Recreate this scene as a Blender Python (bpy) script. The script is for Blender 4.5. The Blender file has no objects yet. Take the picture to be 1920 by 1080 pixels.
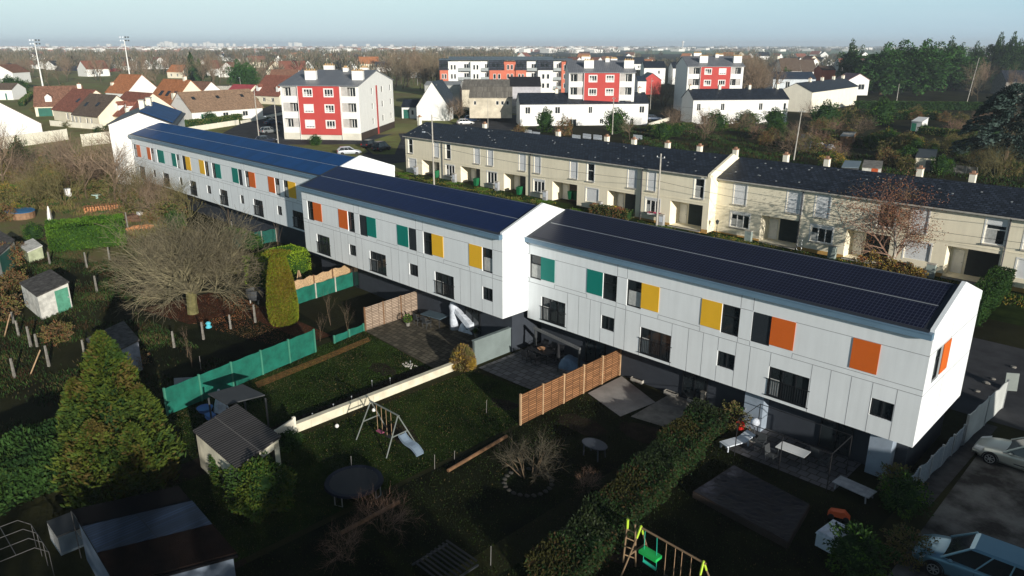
import bpy, math, random
import numpy as np
from mathutils import Vector, Matrix
R = math.radians
random.seed(7)
C = bpy.context.scene.collection
# ------------------------------------------------------------------ camera model (world: x along the long facade, y away, z up)
FL = 1388.0; HY = 84.0; CAMH = 19.5
PT = math.atan((540-HY)/FL); cP, sP = math.cos(PT), math.sin(PT)
AZ = R(44.6)
def ray(px, py):
    f = FL*cP + (540-py)*sP; u = -FL*sP + (540-py)*cP; r = (px-960)
    # camera forward = (-sin AZ, cos AZ), right = (cos AZ, sin AZ)
    return ((-math.sin(AZ)*f + math.cos(AZ)*r)/f, (math.cos(AZ)*f + math.sin(AZ)*r)/f, u/f)
def hgt(x, y=0):
    if x > -28: return 0.0
    if x > -60: return .75*(-28-x)/32
    if x > -85: return .75+.2*(-60-x)/25
    return .95
def G(px, py, dz=0.0):
    r = ray(px, py); z = 0.0
    for _ in range(6):
        t = (z+dz-CAMH)/r[2]; x, y = r[0]*t, r[1]*t; z = hgt(x, y)
    return Vector((x, y, z+dz))
def AX(px, py, x):            # point of the pixel's ray on the plane X = x
    r = ray(px, py); t = x/r[0]; return Vector((x, r[1]*t, CAMH+r[2]*t))
def AY(px, py, y):
    r = ray(px, py); t = y/r[1]; return Vector((r[0]*t, y, CAMH+r[2]*t))
def ZT(px, py, P):            # height seen at that pixel above plan point P
    f = -math.sin(AZ)*P[0] + math.cos(AZ)*P[1]
    return CAMH + ray(px, py)[2]*f
def HT(px, yb, yt): P = G(px, yb); return ZT(px, yt, P)-P.z
# ------------------------------------------------------------------ materials
MATS = {}
STREAK = set(['white_cladding', 'cream_render', 'pale_render', 'white_paint'])
def M(name, col, rough=.85, var=.12, vs=1.0, bump=0.0, bs=20.0, metal=0.0, spec=None, col2=None, det=5.0, thr=None, emis=0):
    if name in MATS: return MATS[name]
    if spec is None: spec = .04 if rough >= .88 else .25
    m = bpy.data.materials.new(name); m.use_nodes = True; nt = m.node_tree; N = nt.nodes; L = nt.links
    b = N['Principled BSDF']; b.inputs['Roughness'].default_value = rough; b.inputs['Metallic'].default_value = metal
    b.inputs['Specular IOR Level'].default_value = spec
    tc = N.new('ShaderNodeTexCoord'); nz = N.new('ShaderNodeTexNoise'); nz.inputs['Scale'].default_value = vs; nz.inputs['Detail'].default_value = det
    nz.inputs['Roughness'].default_value = .6
    L.new(tc.outputs['Object'], nz.inputs['Vector'])
    cr = N.new('ShaderNodeValToRGB'); e = cr.color_ramp.elements
    a = tuple(c*(1-var) for c in col); c2 = col2 if col2 else tuple(min(1, c*(1+var)) for c in col)
    e[0].color = (*a, 1); e[1].color = (*c2, 1)
    lo, hi = thr if thr else (.35, .65)
    e[0].position = lo; e[1].position = hi
    L.new(nz.outputs['Fac'], cr.inputs['Fac'])
    if name in STREAK:      # faint rain streaks and panel to panel tone
        mp = N.new('ShaderNodeMapping'); mp.inputs['Scale'].default_value = (2.6, 2.6, .22); n3 = N.new('ShaderNodeTexNoise'); n3.inputs['Scale'].default_value = 1.3; n3.inputs['Detail'].default_value = 6
        L.new(tc.outputs['Object'], mp.inputs[0]); L.new(mp.outputs[0], n3.inputs['Vector']); r3 = N.new('ShaderNodeMapRange'); r3.inputs[1].default_value = .35; r3.inputs[2].default_value = .7; r3.inputs[3].default_value = 1.02; r3.inputs[4].default_value = .945; L.new(n3.outputs['Fac'], r3.inputs[0])
        v3 = N.new('ShaderNodeVectorMath'); v3.operation = 'SCALE'; L.new(cr.outputs['Color'], v3.inputs[0]); L.new(r3.outputs[0], v3.inputs['Scale']); L.new(v3.outputs[0], b.inputs['Base Color'])
    else: L.new(cr.outputs['Color'], b.inputs['Base Color'])
    if bump:
        n2 = N.new('ShaderNodeTexNoise'); n2.inputs['Scale'].default_value = bs; n2.inputs['Detail'].default_value = 4
        L.new(tc.outputs['Object'], n2.inputs['Vector'])
        bp = N.new('ShaderNodeBump'); bp.inputs['Strength'].default_value = bump; bp.inputs['Distance'].default_value = .05
        L.new(n2.outputs['Fac'], bp.inputs['Height']); L.new(bp.outputs['Normal'], b.inputs['Normal'])
    MATS[name] = m; return m
def Mgrid(name, col, line, w, h, mortar, rough=.4, spec=.5, var=.1, offset=0.0, rot=(0, 0, 0), bump=0.0, swz=None, col_b=None, w2=None):
    """brick-texture material laid out in object space: w x h cells, thin lines"""
    if name in MATS: return MATS[name]
    m = bpy.data.materials.new(name); m.use_nodes = True; nt = m.node_tree; N = nt.nodes; L = nt.links
    b = N['Principled BSDF']; b.inputs['Roughness'].default_value = rough; b.inputs['Specular IOR Level'].default_value = spec
    tc = N.new('ShaderNodeTexCoord'); sp = N.new('ShaderNodeSeparateXYZ'); cb = N.new('ShaderNodeCombineXYZ')
    L.new(tc.outputs['Object'], sp.inputs[0])
    s = swz or 'XY'
    L.new(sp.outputs[s[0]], cb.inputs[0]); L.new(sp.outputs[s[1]], cb.inputs[1])
    def brick(w, h, mt, off, c1, c2, cm):
        t = N.new('ShaderNodeTexBrick'); t.offset = off; t.squash = 1; t.inputs['Scale'].default_value = 1
        t.inputs['Brick Width'].default_value = w; t.inputs['Row Height'].default_value = h; t.inputs['Mortar Size'].default_value = mt
        t.inputs['Mortar Smooth'].default_value = .1
        t.inputs['Color1'].default_value = (*c1, 1); t.inputs['Color2'].default_value = (*c2, 1); t.inputs['Mortar'].default_value = (*cm, 1)
        L.new(cb.outputs[0], t.inputs['Vector']); return t
    c1 = tuple(c*(1-var) for c in col); c2 = col_b or tuple(c*(1+var) for c in col)
    t = brick(w, h, mortar, offset, c1, c2, line); out = t.outputs['Color']
    if w2:
        t2 = brick(w2[0], w2[1], w2[2], 0, (0, 0, 0), (0, 0, 0), (1, 1, 1))
        mx = N.new('ShaderNodeMix'); mx.data_type = 'RGBA'; L.new(t2.outputs['Fac'], mx.inputs['Factor']); L.new(out, mx.inputs[6]); mx.inputs[7].default_value = (*w2[3], 1)
        out = mx.outputs[2]
    nz = N.new('ShaderNodeTexNoise'); nz.inputs['Scale'].default_value = .8; nz.inputs['Detail'].default_value = 6
    L.new(tc.outputs['Object'], nz.inputs['Vector'])
    mp = N.new('ShaderNodeMapRange'); mp.inputs[3].default_value = .75; mp.inputs[4].default_value = 1.25; L.new(nz.outputs['Fac'], mp.inputs[0])
    vm = N.new('ShaderNodeVectorMath'); vm.operation = 'SCALE'; L.new(out, vm.inputs[0]); L.new(mp.outputs[0], vm.inputs['Scale'])
    L.new(vm.outputs[0], b.inputs['Base Color'])
    if bump:
        bp = N.new('ShaderNodeBump'); bp.inputs['Strength'].default_value = bump; bp.inputs['Distance'].default_value = .03; bp.invert = True
        L.new(t.outputs['Fac'], bp.inputs['Height']); L.new(bp.outputs['Normal'], b.inputs['Normal'])
    MATS[name] = m; return m
def Mleaf(name, c1, c2, rough=.7, vs=.6, sub=.0):
    m = M(name, c1, rough, 0.0, vs, col2=c2, spec=.05, thr=(.3, .7)); return m

m_white = M('white_cladding', (.765, .805, .83), .5, .035, .35, det=8)
m_joint = M('joint_grey', (.30, .31, .33), .8)
m_gut = M('blue_grey_metal', (.13, .22, .31), .35, .08, .5, spec=.6)
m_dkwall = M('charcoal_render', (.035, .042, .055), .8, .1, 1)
m_black = M('black_metal', (.012, .014, .017), .4, .05)
m_glass = M('window_glass', (.018, .024, .028), .06, .3, .7, spec=.7)
m_curt = M('pale_curtain', (.42, .43, .42), .7, .15, 6)
m_teal = M('teal_panel', (.004, .19, .155), .45, .03)
m_oran = M('orange_panel', (.62, .13, .02), .45, .03)
m_yell = M('yellow_panel', (.80, .46, .03), .45, .03)
m_dsh = M('anthracite_shutter', (.022, .028, .035), .5, .05)
m_roofk = M('dark_roof_edge', (.03, .035, .045), .5, .1)
m_cream = M('cream_render', (.90, .83, .65), .9, .05, .4, bump=.15, bs=40)
m_creaml = M('pale_render', (.82, .78, .66), .9, .05, .5)
m_wht = M('white_paint', (.80, .80, .78), .6, .03, 2)
m_shut = M('white_roller_shutter', (.72, .74, .76), .6, .03, 2)
m_slate = Mgrid('slate_tiles', (.026, .034, .050), (.006, .008, .012), .45, .30, .05, .5, .35, .55, .5, bump=.6)
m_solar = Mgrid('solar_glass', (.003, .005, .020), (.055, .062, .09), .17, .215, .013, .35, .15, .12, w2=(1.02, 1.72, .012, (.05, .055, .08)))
m_solarm = Mgrid('solar_glass_sky_tint_mid', (.004, .013, .062), (.02, .035, .09), .17, .215, .011, .4, .12, .12, w2=(1.02, 1.72, .014, (.04, .06, .12)))  # some sky reflection of the middle roof is put into this bluer base
m_solarf = Mgrid('solar_glass_sky_tint_far', (.009, .060, .19), (.02, .08, .22), 1.02, 1.72, .012, .5, .06, .10)  # bluest copy: grazing sky reflection put into the base colour
m_conc = M('concrete', (.42, .40, .36), .9, .2, 2, bump=.2)
m_concd = M('weathered_concrete', (.22, .21, .19), .95, .3, 1.5, bump=.2)
m_ochre = M('ochre_base', (.50, .30, .10), .9, .1, 1)
m_wood = M('weathered_wood', (.30, .23, .17), .85, .25, 3)
m_metal = M('galvanised_metal', (.45, .47, .48), .4, .1, 3, metal=.6)
m_tile = Mgrid('brown_roof_tiles', (.24, .125, .085), (.09, .045, .03), .3, .28, .03, .85, .2, .3, .5, bump=.4)
m_tiler = Mgrid('red_brown_roof_tiles', (.27, .11, .075), (.12, .04, .03), .3, .28, .03, .85, .2, .3, .5, bump=.4)
m_tileo = Mgrid('orange_roof_tiles', (.44, .18, .08), (.22, .08, .03), .3, .28, .03, .85, .2, .25, .5, bump=.4)
m_tileg = Mgrid('grey_brown_roof_tiles', (.14, .105, .08), (.07, .05, .04), .3, .28, .03, .85, .2, .3, .5, bump=.4)
m_tileb = Mgrid('beige_roof_tiles', (.30, .20, .13), (.16, .10, .07), .3, .28, .03, .85, .2, .25, .5, bump=.4)
m_redw = M('red_render', (.46, .062, .055), .7, .04, .5)
m_redw2 = M('brick_red_render', (.55, .16, .10), .8, .06, .5)
m_zinc = Mgrid('standing_seam_zinc', (.17, .18, .20), (.07, .075, .085), .45, 60, .03, .45, .5, .08, bump=.5)
m_bark = M('bark', (.10, .075, .05), .95, .3, 4)
m_barkol = M('mossy_bark', (.13, .12, .055), .95, .3, 3)
m_twig = M('twigs', (.21, .155, .11), .95, .3, 1)
m_twigr = M('reddish_twigs', (.27, .17, .125), .95, .3, 1)
m_green_mesh = M('green_mesh', (.008, .115, .082), .8, .25, 1.6, det=8)
# ------------------------------------------------------------------ mesh building
class MB:
    def __init__(s): s.v = []; s.f = []; s.mi = []; s.m = 0
    def add(s, vs, fs):
        o = len(s.v); s.v.extend(vs)
        for f in fs: s.f.append([o+i for i in f]); s.mi.append(s.m)
    def quad(s, a, b, c, d): s.add([a, b, c, d], [(0, 1, 2, 3)])
    def poly(s, pts): s.add(list(pts), [tuple(range(len(pts)))])
    def box(s, x0, x1, y0, y1, z0, z1):
        s.add([(x0, y0, z0), (x1, y0, z0), (x1, y1, z0), (x0, y1, z0), (x0, y0, z1), (x1, y0, z1), (x1, y1, z1), (x0, y1, z1)],
              [(0, 3, 2, 1), (4, 5, 6, 7), (0, 1, 5, 4), (1, 2, 6, 5), (2, 3, 7, 6), (3, 0, 4, 7)])
    def hexa(s, b, t):   # bottom quad, top quad (ccw from above)
        s.add(list(b)+list(t), [(3, 2, 1, 0), (4, 5, 6, 7), (0, 1, 5, 4), (1, 2, 6, 5), (2, 3, 7, 6), (3, 0, 4, 7)])
    def prism(s, pts, vec):
        n = len(pts); s.add([tuple(p) for p in pts]+[tuple(p[i]+vec[i] for i in range(3)) for p in pts],
              [tuple(range(n))[::-1], tuple(range(n, 2*n))]+[(i, (i+1) % n, n+(i+1) % n, n+i) for i in range(n)])
    def tube(s, p, q, r, r2=None, n=6):
        p = Vector(p); q = Vector(q); r2 = r if r2 is None else r2; d = (q-p)
        if d.length < 1e-6: return
        d.normalize(); a = d.orthogonal().normalized(); b = d.cross(a)
        vs = []
        for c, rr in ((p, r), (q, r2)):
            for i in range(n):
                t = 2*math.pi*i/n; vs.append(tuple(c+a*math.cos(t)*rr+b*math.sin(t)*rr))
        s.add(vs, [(i, (i+1) % n, n+(i+1) % n, n+i) for i in range(n)]+[tuple(range(n))[::-1], tuple(range(n, 2*n))])
    def path(s, pts, r, n=6):
        for a, b in zip(pts, pts[1:]): s.tube(a, b, r, n=n)
    def lathe(s, c, prof, n=16, sx=1, sy=1):
        c = Vector(c); vs = []
        for (r, z) in prof:
            for i in range(n):
                t = 2*math.pi*i/n; vs.append((c.x+r*math.cos(t)*sx, c.y+r*math.sin(t)*sy, c.z+z))
        fs = []
        for k in range(len(prof)-1):
            for i in range(n): fs.append((k*n+i, k*n+(i+1) % n, (k+1)*n+(i+1) % n, (k+1)*n+i))
        fs.append(tuple(range(n))[::-1]); fs.append(tuple((len(prof)-1)*n+i for i in range(n)))
        s.add(vs, fs)
    def ring(s, c, R0, r, n=28, m=6, tilt=None):
        vs = []; fs = []; c = Vector(c)
        for i in range(n):
            t = 2*math.pi*i/n
            for j in range(m):
                u = 2*math.pi*j/m; rr = R0+r*math.cos(u); vs.append((c.x+rr*math.cos(t), c.y+rr*math.sin(t), c.z+r*math.sin(u)))
        for i in range(n):
            for j in range(m): fs.append((i*m+j, ((i+1) % n)*m+j, ((i+1) % n)*m+(j+1) % m, i*m+(j+1) % m))
        s.add(vs, fs)
    def blob(s, c, rx, ry, rz, n=12, m=7, jit=0.0, rnd=random):
        c = Vector(c); vs = []; fs = []
        for k in range(m+1):
            ph = math.pi*k/m
            for i in range(n):
                t = 2*math.pi*i/n; j = 1+rnd.uniform(-jit, jit)
                vs.append((c.x+rx*j*math.sin(ph)*math.cos(t), c.y+ry*j*math.sin(ph)*math.sin(t), c.z-rz*j*math.cos(ph)))
        for k in range(m):
            for i in range(n): fs.append((k*n+i, k*n+(i+1) % n, (k+1)*n+(i+1) % n, (k+1)*n+i))
        s.add(vs, fs)
    def build(s, name, mats, parent=None, smooth=False, loc=None):
        me = bpy.data.meshes.new(name)
        me.from_pydata([tuple(v) for v in s.v], [], s.f)
        if not isinstance(mats, (list, tuple)): mats = [mats]
        for m in mats: me.materials.append(m)
        if len(mats) > 1: me.polygons.foreach_set('material_index', s.mi)
        if smooth: me.polygons.foreach_set('use_smooth', [True]*len(me.polygons))
        me.update()
        o = bpy.data.objects.new(name, me); C.objects.link(o)
        if parent: o.parent = parent
        if loc is not None: o.location = loc
        return o
def npmesh(name, V, nper, mats, mi=None):
    """V: (n*nper,3) array, faces of nper verts each"""
    me = bpy.data.meshes.new(name); nv = len(V); nf = nv//nper
    me.vertices.add(nv); me.vertices.foreach_set('co', V.astype(np.float32).ravel())
    me.loops.add(nv); me.loops.foreach_set('vertex_index', np.arange(nv, dtype=np.int32))
    me.polygons.add(nf); me.polygons.foreach_set('loop_start', np.arange(0, nv, nper, dtype=np.int32))
    me.polygons.foreach_set('loop_total', np.full(nf, nper, dtype=np.int32))
    if not isinstance(mats, (list, tuple)): mats = [mats]
    for m in mats: me.materials.append(m)
    if mi is not None: me.polygons.foreach_set('material_index', mi.astype(np.int32))
    me.update(); me.validate(); return me
def mobj(name, me, parent=None, loc=(0, 0, 0)):
    o = bpy.data.objects.new(name, me); C.objects.link(o); o.parent = parent; o.location = loc; return o
def thing(name, label, cat, loc=(0, 0, 0), rz=0, group=None):
    o = bpy.data.objects.new(name, None); C.objects.link(o); o.location = loc; o.rotation_euler = (0, 0, rz)
    o['label'] = label; o['category'] = cat; o.empty_display_size = .3
    if group: o['group'] = group
    return o
def tag(o, label, cat, group=None):
    o['label'] = label; o['category'] = cat
    if group: o['group'] = group
    return o
def struct(o, label=None): 
    o['kind'] = 'structure'
    if label: o['label'] = label
    return o
def dup(root, loc, rz=0, sc=1.0, label=None, group=None):
    def cp(o, par):
        c = o.copy(); C.objects.link(c)
        if par is not None: c.parent = par
        for ch in o.children: cp(ch, c)
        return c
    r = cp(root, None); r.location = loc; r.rotation_euler = (0, 0, rz); r.scale = (sc, sc, sc) if not isinstance(sc, tuple) else sc
    if label: r['label'] = label
    if group: r['group'] = group
    return r
# local facade frame: origin (ox,oy), angle; a along wall, z up, o outward
class Fr:
    def __init__(s, ox, oy, ang=0.0): s.ox, s.oy, s.c, s.s = ox, oy, math.cos(ang), math.sin(ang)
    def p(s, a, z, o=0.0): return (s.ox+a*s.c+o*s.s, s.oy+a*s.s-o*s.c, z)
    def box(s, mb, a0, a1, z0, z1, o0, o1):
        b = [s.p(a0, z0, o1), s.p(a1, z0, o1), s.p(a1, z0, o0), s.p(a0, z0, o0)]
        t = [s.p(a0, z1, o1), s.p(a1, z1, o1), s.p(a1, z1, o0), s.p(a0, z1, o0)]
        mb.hexa(b, t)
def wallh(mb, fr, a0, a1, z0, z1, holes, dep):
    A = sorted(set([a0, a1]+[h[0] for h in holes]+[h[1] for h in holes])); Z = sorted(set([z0, z1]+[h[2] for h in holes]+[h[3] for h in holes]))
    for i in range(len(A)-1):
        for j in range(len(Z)-1):
            ca, cz = (A[i]+A[i+1])/2, (Z[j]+Z[j+1])/2
            if any(h[0] < ca < h[1] and h[2] < cz < h[3] for h in holes): continue
            mb.quad(fr.p(A[i], Z[j]), fr.p(A[i+1], Z[j]), fr.p(A[i+1], Z[j+1]), fr.p(A[i], Z[j+1]))
    for h in holes:
        b0, b1, c0, c1 = h[:4]; d = h[4] if len(h) > 4 else dep
        mb.quad(fr.p(b0, c0, 0), fr.p(b0, c1, 0), fr.p(b0, c1, -d), fr.p(b0, c0, -d))
        mb.quad(fr.p(b1, c1, 0), fr.p(b1, c0, 0), fr.p(b1, c0, -d), fr.p(b1, c1, -d))
        mb.quad(fr.p(b0, c1, 0), fr.p(b1, c1, 0), fr.p(b1, c1, -d), fr.p(b0, c1, -d))
        mb.quad(fr.p(b1, c0, 0), fr.p(b0, c0, 0), fr.p(b0, c0, -d), fr.p(b1, c0, -d))
def window(root, fr, a0, a1, z0, z1, dep=.12, fm=None, pm=None, cols=1, bars=(), fw=.06, name='window', part=True, sill=None, curtain=0.0):
    """frame ring + mullions as part, pane as its sub-part"""
    fm = fm or m_black; pm = pm or m_glass; mb = MB(); o0, o1 = -dep-.02, -dep+.05
    fr.box(mb, a0, a0+fw, z0, z1, o0, o1); fr.box(mb, a1-fw, a1, z0, z1, o0, o1)
    fr.box(mb, a0+fw, a1-fw, z0, z0+fw, o0, o1); fr.box(mb, a0+fw, a1-fw, z1-fw, z1, o0, o1)
    for k in range(1, cols):
        c = a0+(a1-a0)*k/cols; fr.box(mb, c-fw*.5, c+fw*.5, z0+fw, z1-fw, o0, o1-.003)
    for t in bars:
        z = z0+(z1-z0)*t; fr.box(mb, a0+fw, a1-fw, z-fw*.4, z+fw*.4, o0, o1-.006)
    w = mb.build(name, fm, root)
    p = MB(); p.quad(fr.p(a0+.02, z0+.02, -dep), fr.p(a1-.02, z0+.02, -dep), fr.p(a1-.02, z1-.02, -dep), fr.p(a0+.02, z1-.02, -dep)); p.build('pane', pm, w)
    if curtain:
        c = MB(); k = (a1-a0)*curtain; fr.box(c, a0+fw+.02, a0+fw+k, z0+fw, z0+fw+(z1-z0)*.55, -dep+.005, -dep+.02); c.build('curtain', m_curt, w)
    if sill:
        c = MB(); fr.box(c, a0-.08, a1+.08, z0-.1, z0, 0.002, .12); c.build('sill', sill, w)
    return w
# ------------------------------------------------------------------ the long white building, three stepped blocks
PC = {'w': None, 'd': None, 'teal': m_teal, 'orange': m_oran, 'yellow': m_yell}
def white_block(name, label, x0, x1, y0, zb, uppers, larges, smalls, gable_right, lowcuts, seed, panelmat, alt_uppers=()):
    rnd = random.Random(seed)
    gz = hgt((x0+x1)/2)
    root = thing(name, label, 'terraced building', (x0, y0, gz)); W = x1-x0; zb -= gz
    ze = zb+5.38; yr = 3.7; zr = ze+1.28; D = 7.3; f = Fr(0, 0)
    up = [(a-x0, b-x0, c-x0, s, t) for a, b, c, s, t in uppers]
    holes = []
    for a, b, c, s, t in up:
        if s in 'wd' and len(s) == 1: holes.append((a, b, zb+2.8, zb+4.39))
        else: holes.append((b, c, zb+2.8, zb+4.39))
    for a, b in larges: holes.append((a-x0, b-x0, zb+.16, zb+1.77))
    for a, b in smalls: holes.append((a-x0, b-x0, zb+.90, zb+1.77))
    mb = MB(); wallh(mb, f, 0, W, zb, ze, holes, .14)
    # right gable
    hr = [(1.0, 2.0, zb+2.8, zb+4.39)] if gable_right == 2 else []
    fr = Fr(W, 0, R(90)); wallh(mb, fr, 0, D, zb, ze, hr, .14)
    mb.add([(W, 0, ze), (W, D, ze), (W, D, ze+.15), (W, yr, zr+.12), (W, 0, ze+.12)], [(0, 1, 2, 3, 4)])
    mb.add([(0, 0, zb), (0, D, zb), (0, D, ze), (0, yr, zr), (0, 0, ze)], [(4, 3, 2, 1, 0)])
    mb.quad((W, D, zb), (0, D, zb), (0, D, ze), (W, D, ze))
    mb.quad((0, 0, zb), (0, D, zb), (W, D, zb), (W, 0, zb))          # soffit
    # rake coping standing a little above the roof
    for (ya, za, yb, zb_) in ((-.02, ze+.10, yr, zr+.12), (yr, zr+.12, D+.02, ze+.12)):
        mb.hexa([(W-.16, ya, za-.3), (W+.02, ya, za-.3), (W+.02, yb, zb_-.3), (W-.16, yb, zb_-.3)], [(W-.16, ya, za+.16), (W+.02, ya, za+.16), (W+.02, yb, zb_+.16), (W-.16, yb, zb_+.16)])
    mb.m = 1
    J = .014
    def hj(z, a0=0.0, a1=W): f.box(mb, a0, a1, z-J, z+J, -.01, .004)
    def vj(a, z0, z1): f.box(mb, a-J, a+J, z0, z1, -.01, .0035)
    def seg(z, cuts, a0=0.0, a1=W):
        cur = a0
        for c0, c1 in sorted(cuts):
            if c0 > cur: hj(z, cur, c0)
            cur = max(cur, c1)
        if cur < a1: hj(z, cur, a1)
    uc = [(a, c) for a, b, c, s, t in up]
    seg(zb+4.40, uc); seg(zb+2.79, uc); hj(zb+2.52)
    for a, b, c, s, t in up: vj(a, zb+2.55, zb+2.78); vj(c-.001, zb+2.55, zb+2.78)
    k = 0
    for a, b, c, s, t in up:
        vj(a if k % 2 == 0 else c, zb+4.43, ze); k += 1
    for a in lowcuts:
        a -= x0; z1 = zb+2.5
        inl = [(p-x0, q-x0, .16) for p, q in larges]+[(p-x0, q-x0, .90) for p, q in smalls]
        hit = [h for h in inl if h[0]-.02 < a < h[1]+.02]
        if hit: vj(a, zb+1.79, z1); 
        else: vj(a, zb, z1)
        if hit and hit[0][2] > .5: vj(a, zb, zb+.88)
    if gable_right == 2:
        fr.box(mb, 0, D, zb+2.5, zb+2.53, -.01, .004); fr.box(mb, 0, D, zb+4.42, zb+4.45, -.01, .004)
        fr.box(mb, 2.96, 2.99, zb, zb+5.3, -.01, .0035)
    mb.build('wall', [m_white, m_joint], root)
    # ground floor, set back under the upper storeys
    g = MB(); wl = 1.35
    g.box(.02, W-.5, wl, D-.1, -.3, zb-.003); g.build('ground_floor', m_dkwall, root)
    # roof
    r = MB()
    for (ya, za, yb, zz) in ((-.30, ze+.02, yr, zr), (yr, zr, D+.15, ze-.05)):
        r.hexa([(-.02, ya, za-.12), (W-.17, ya, za-.12), (W-.17, yb, zz-.12), (-.02, yb, zz-.12)], [(-.02, ya, za+.08), (W-.17, ya, za+.08), (W-.17, yb, zz+.08), (-.02, yb, zz+.08)])
    rf = r.build('roof', m_roofk, root)
    # solar array: two rows of modules on the front slope
    sl = math.atan2(zr-ze, yr+.28); sy0, sy1 = .02, yr-.12
    ln = (sy1-sy0)/math.cos(sl)
    ar = MB(); half = ln/2
    ar.box(.35, W-.45, 0, half-.05, 0, .05); ar.box(.35, W-.45, half+.05, ln, 0, .05)
    o = ar.build('solar_panels', panelmat, root); o.location = (0, sy0, ze+.16+.02*math.tan(sl)); o.rotation_euler = (sl, 0, 0)
    rl = MB(); rl.box(.35, W-.45, half-.035, half+.035, -.02, .045); rl.box(.35, W-.45, ln+.01, ln+.05, -.02, .045)
    o = rl.build('mounting_rail', m_metal, root); o.location = (0, sy0, ze+.16); o.rotation_euler = (sl, 0, 0)
    # gutter and snow fence line
    gt = MB(); f.box(gt, -.05, W+.02, ze-.16, ze+.10, .005, .32); f.box(gt, -.05, W+.02, ze+.10, ze+.13, .005, .36)
    gt.build('gutter', m_gut, root)
    # windows and coloured panels
    for a, b, c, s, t in up:
        wl_ = s in ('w', 'd'); wa, wb = (a, b) if wl_ else (b, c); pa, pb = (b, c) if wl_ else (a, b); kind = s if wl_ else t; col = t if wl_ else s
        z0, z1 = zb+2.8, zb+4.39
        if kind == 'd':
            s_ = MB(); f.box(s_, wa, wb, z0, z1, -.08, -.03)
            n = 16
            for i in range(n): f.box(s_, wa+.02, wb-.02, z0+.03+i*(z1-z0-.05)/n, z0+.03+(i+.75)*(z1-z0-.05)/n, -.03, -.022)
            s_.build('closed_shutter', m_dsh, root)
        else:
            window(root, f, wa, wb, z0, z1, .12, cols=1, bars=(.62,), fw=.07, curtain=rnd.choice([0, .9, .85, .5]))
        p = MB(); f.box(p, pa+.005, pb, z0+.12, z1, .006, .035); p.build('coloured_panel', PC[col], root)
    for a, b in larges:
        a -= x0; b -= x0; w = window(root, f, a, b, zb+.16, zb+1.77, .12, cols=3 if b-a > 1.6 else 2, bars=(.97,), fw=.07, curtain=rnd.choice([0, .25, .35]))
        rr = MB()
        n = max(9, int((b-a)/.12))
        for i in range(n+1):
            x = a+.02+(b-a-.04)*i/n; f.box(rr, x-.012, x+.012, zb+.2, zb+1.1, .01, .03)
        for z in (zb+.2, zb+1.1): f.box(rr, a-.1, b+.1, z-.018, z+.018, .012, .045)
        rr.build('railing', m_black, root)
    for a, b in smalls:
        window(root, f, a-x0, b-x0, zb+.9, zb+1.77, .12, cols=2, fw=.06)
    if gable_right == 2:
        window(root, fr, 1.0, 2.0, zb+2.8, zb+4.39, .12, cols=1, bars=(.62,), fw=.07)
        p = MB(); fr.box(p, 2.0, 3.1, zb+2.92, zb+4.39, .006, .035); p.build('coloured_panel', m_oran, root)
    return root
def lampglobe(root, x, y, z, rx, ry, rz):
    l = MB(); l.tube((x-rx, y-ry-.12, z-rz), (x-rx, y-ry+.1, z-rz), .03); m = l.build('wall_lamp', m_black, root)
    l = MB(); l.blob((x-rx, y-ry-.15, z-rz), .12, .12, .12); l.build('globe', m_wht, m, smooth=True)
O_, T_, Y_ = 'orange', 'teal', 'yellow'
def cuts(a, b, st, rnd): 
    o = []; x = a+1.1
    while x < b-.5: o.append(x); x += rnd.choice(st)
    return o
rc = random.Random(3)
b3 = white_block('terraced_block', 'nearest block of the white terrace, with the big white gable end at its right', -31.4, -7.75, 33.3, 2.42,
    [(-31.25, -30.25, -29.1, 'w', T_), (-26.5, -25.33, -24.3, T_, 'w'), (-23.6, -22.58, -21.4, 'w', Y_), (-18.75, -17.57, -16.55, Y_, 'w'), (-15.87, -14.86, -13.64, 'd', O_)],
    [(-30.2, -28.17), (-22.53, -20.47), (-14.72, -12.65)], [(-25.35, -24.38), (-17.6, -16.6), (-9.77, -8.78)], 2,
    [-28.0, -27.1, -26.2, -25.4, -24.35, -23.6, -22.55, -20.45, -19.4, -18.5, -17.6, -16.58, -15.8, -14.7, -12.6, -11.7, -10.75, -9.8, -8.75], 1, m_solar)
p = MB(); p.box(-10.93+31.4, -9.73+31.4, -.035, -.006, 2.42+2.92, 2.42+4.39); p.build('coloured_panel', m_oran, b3)
b2 = white_block('terraced_block', 'middle block of the white terrace, standing forward of its two neighbours', -55.1, -31.4, 31.0, 2.93,
    [(-54.35, -53.4, -52.15, 'w', O_), (-49.66, -48.43, -47.53, O_, 'w'), (-46.86, -45.84, -44.7, 'd', T_), (-42.1, -40.84, -39.95, T_, 'd'), (-39.2, -38.22, -37.05, 'w', Y_), (-34.45, -33.25, -32.3, Y_, 'w')],
    [(-53.24, -51.3), (-45.73, -43.7), (-38.06, -36.07)], [(-48.5, -47.58), (-40.9, -39.9), (-33.26, -32.3)], 1,
    [-54.3, -50.6, -49.6, -48.6, -47.5, -46.7, -43.0, -42.1, -41.0, -39.9, -39.0, -35.4, -34.4, -33.3, -32.3], 2, m_solarm)
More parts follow.
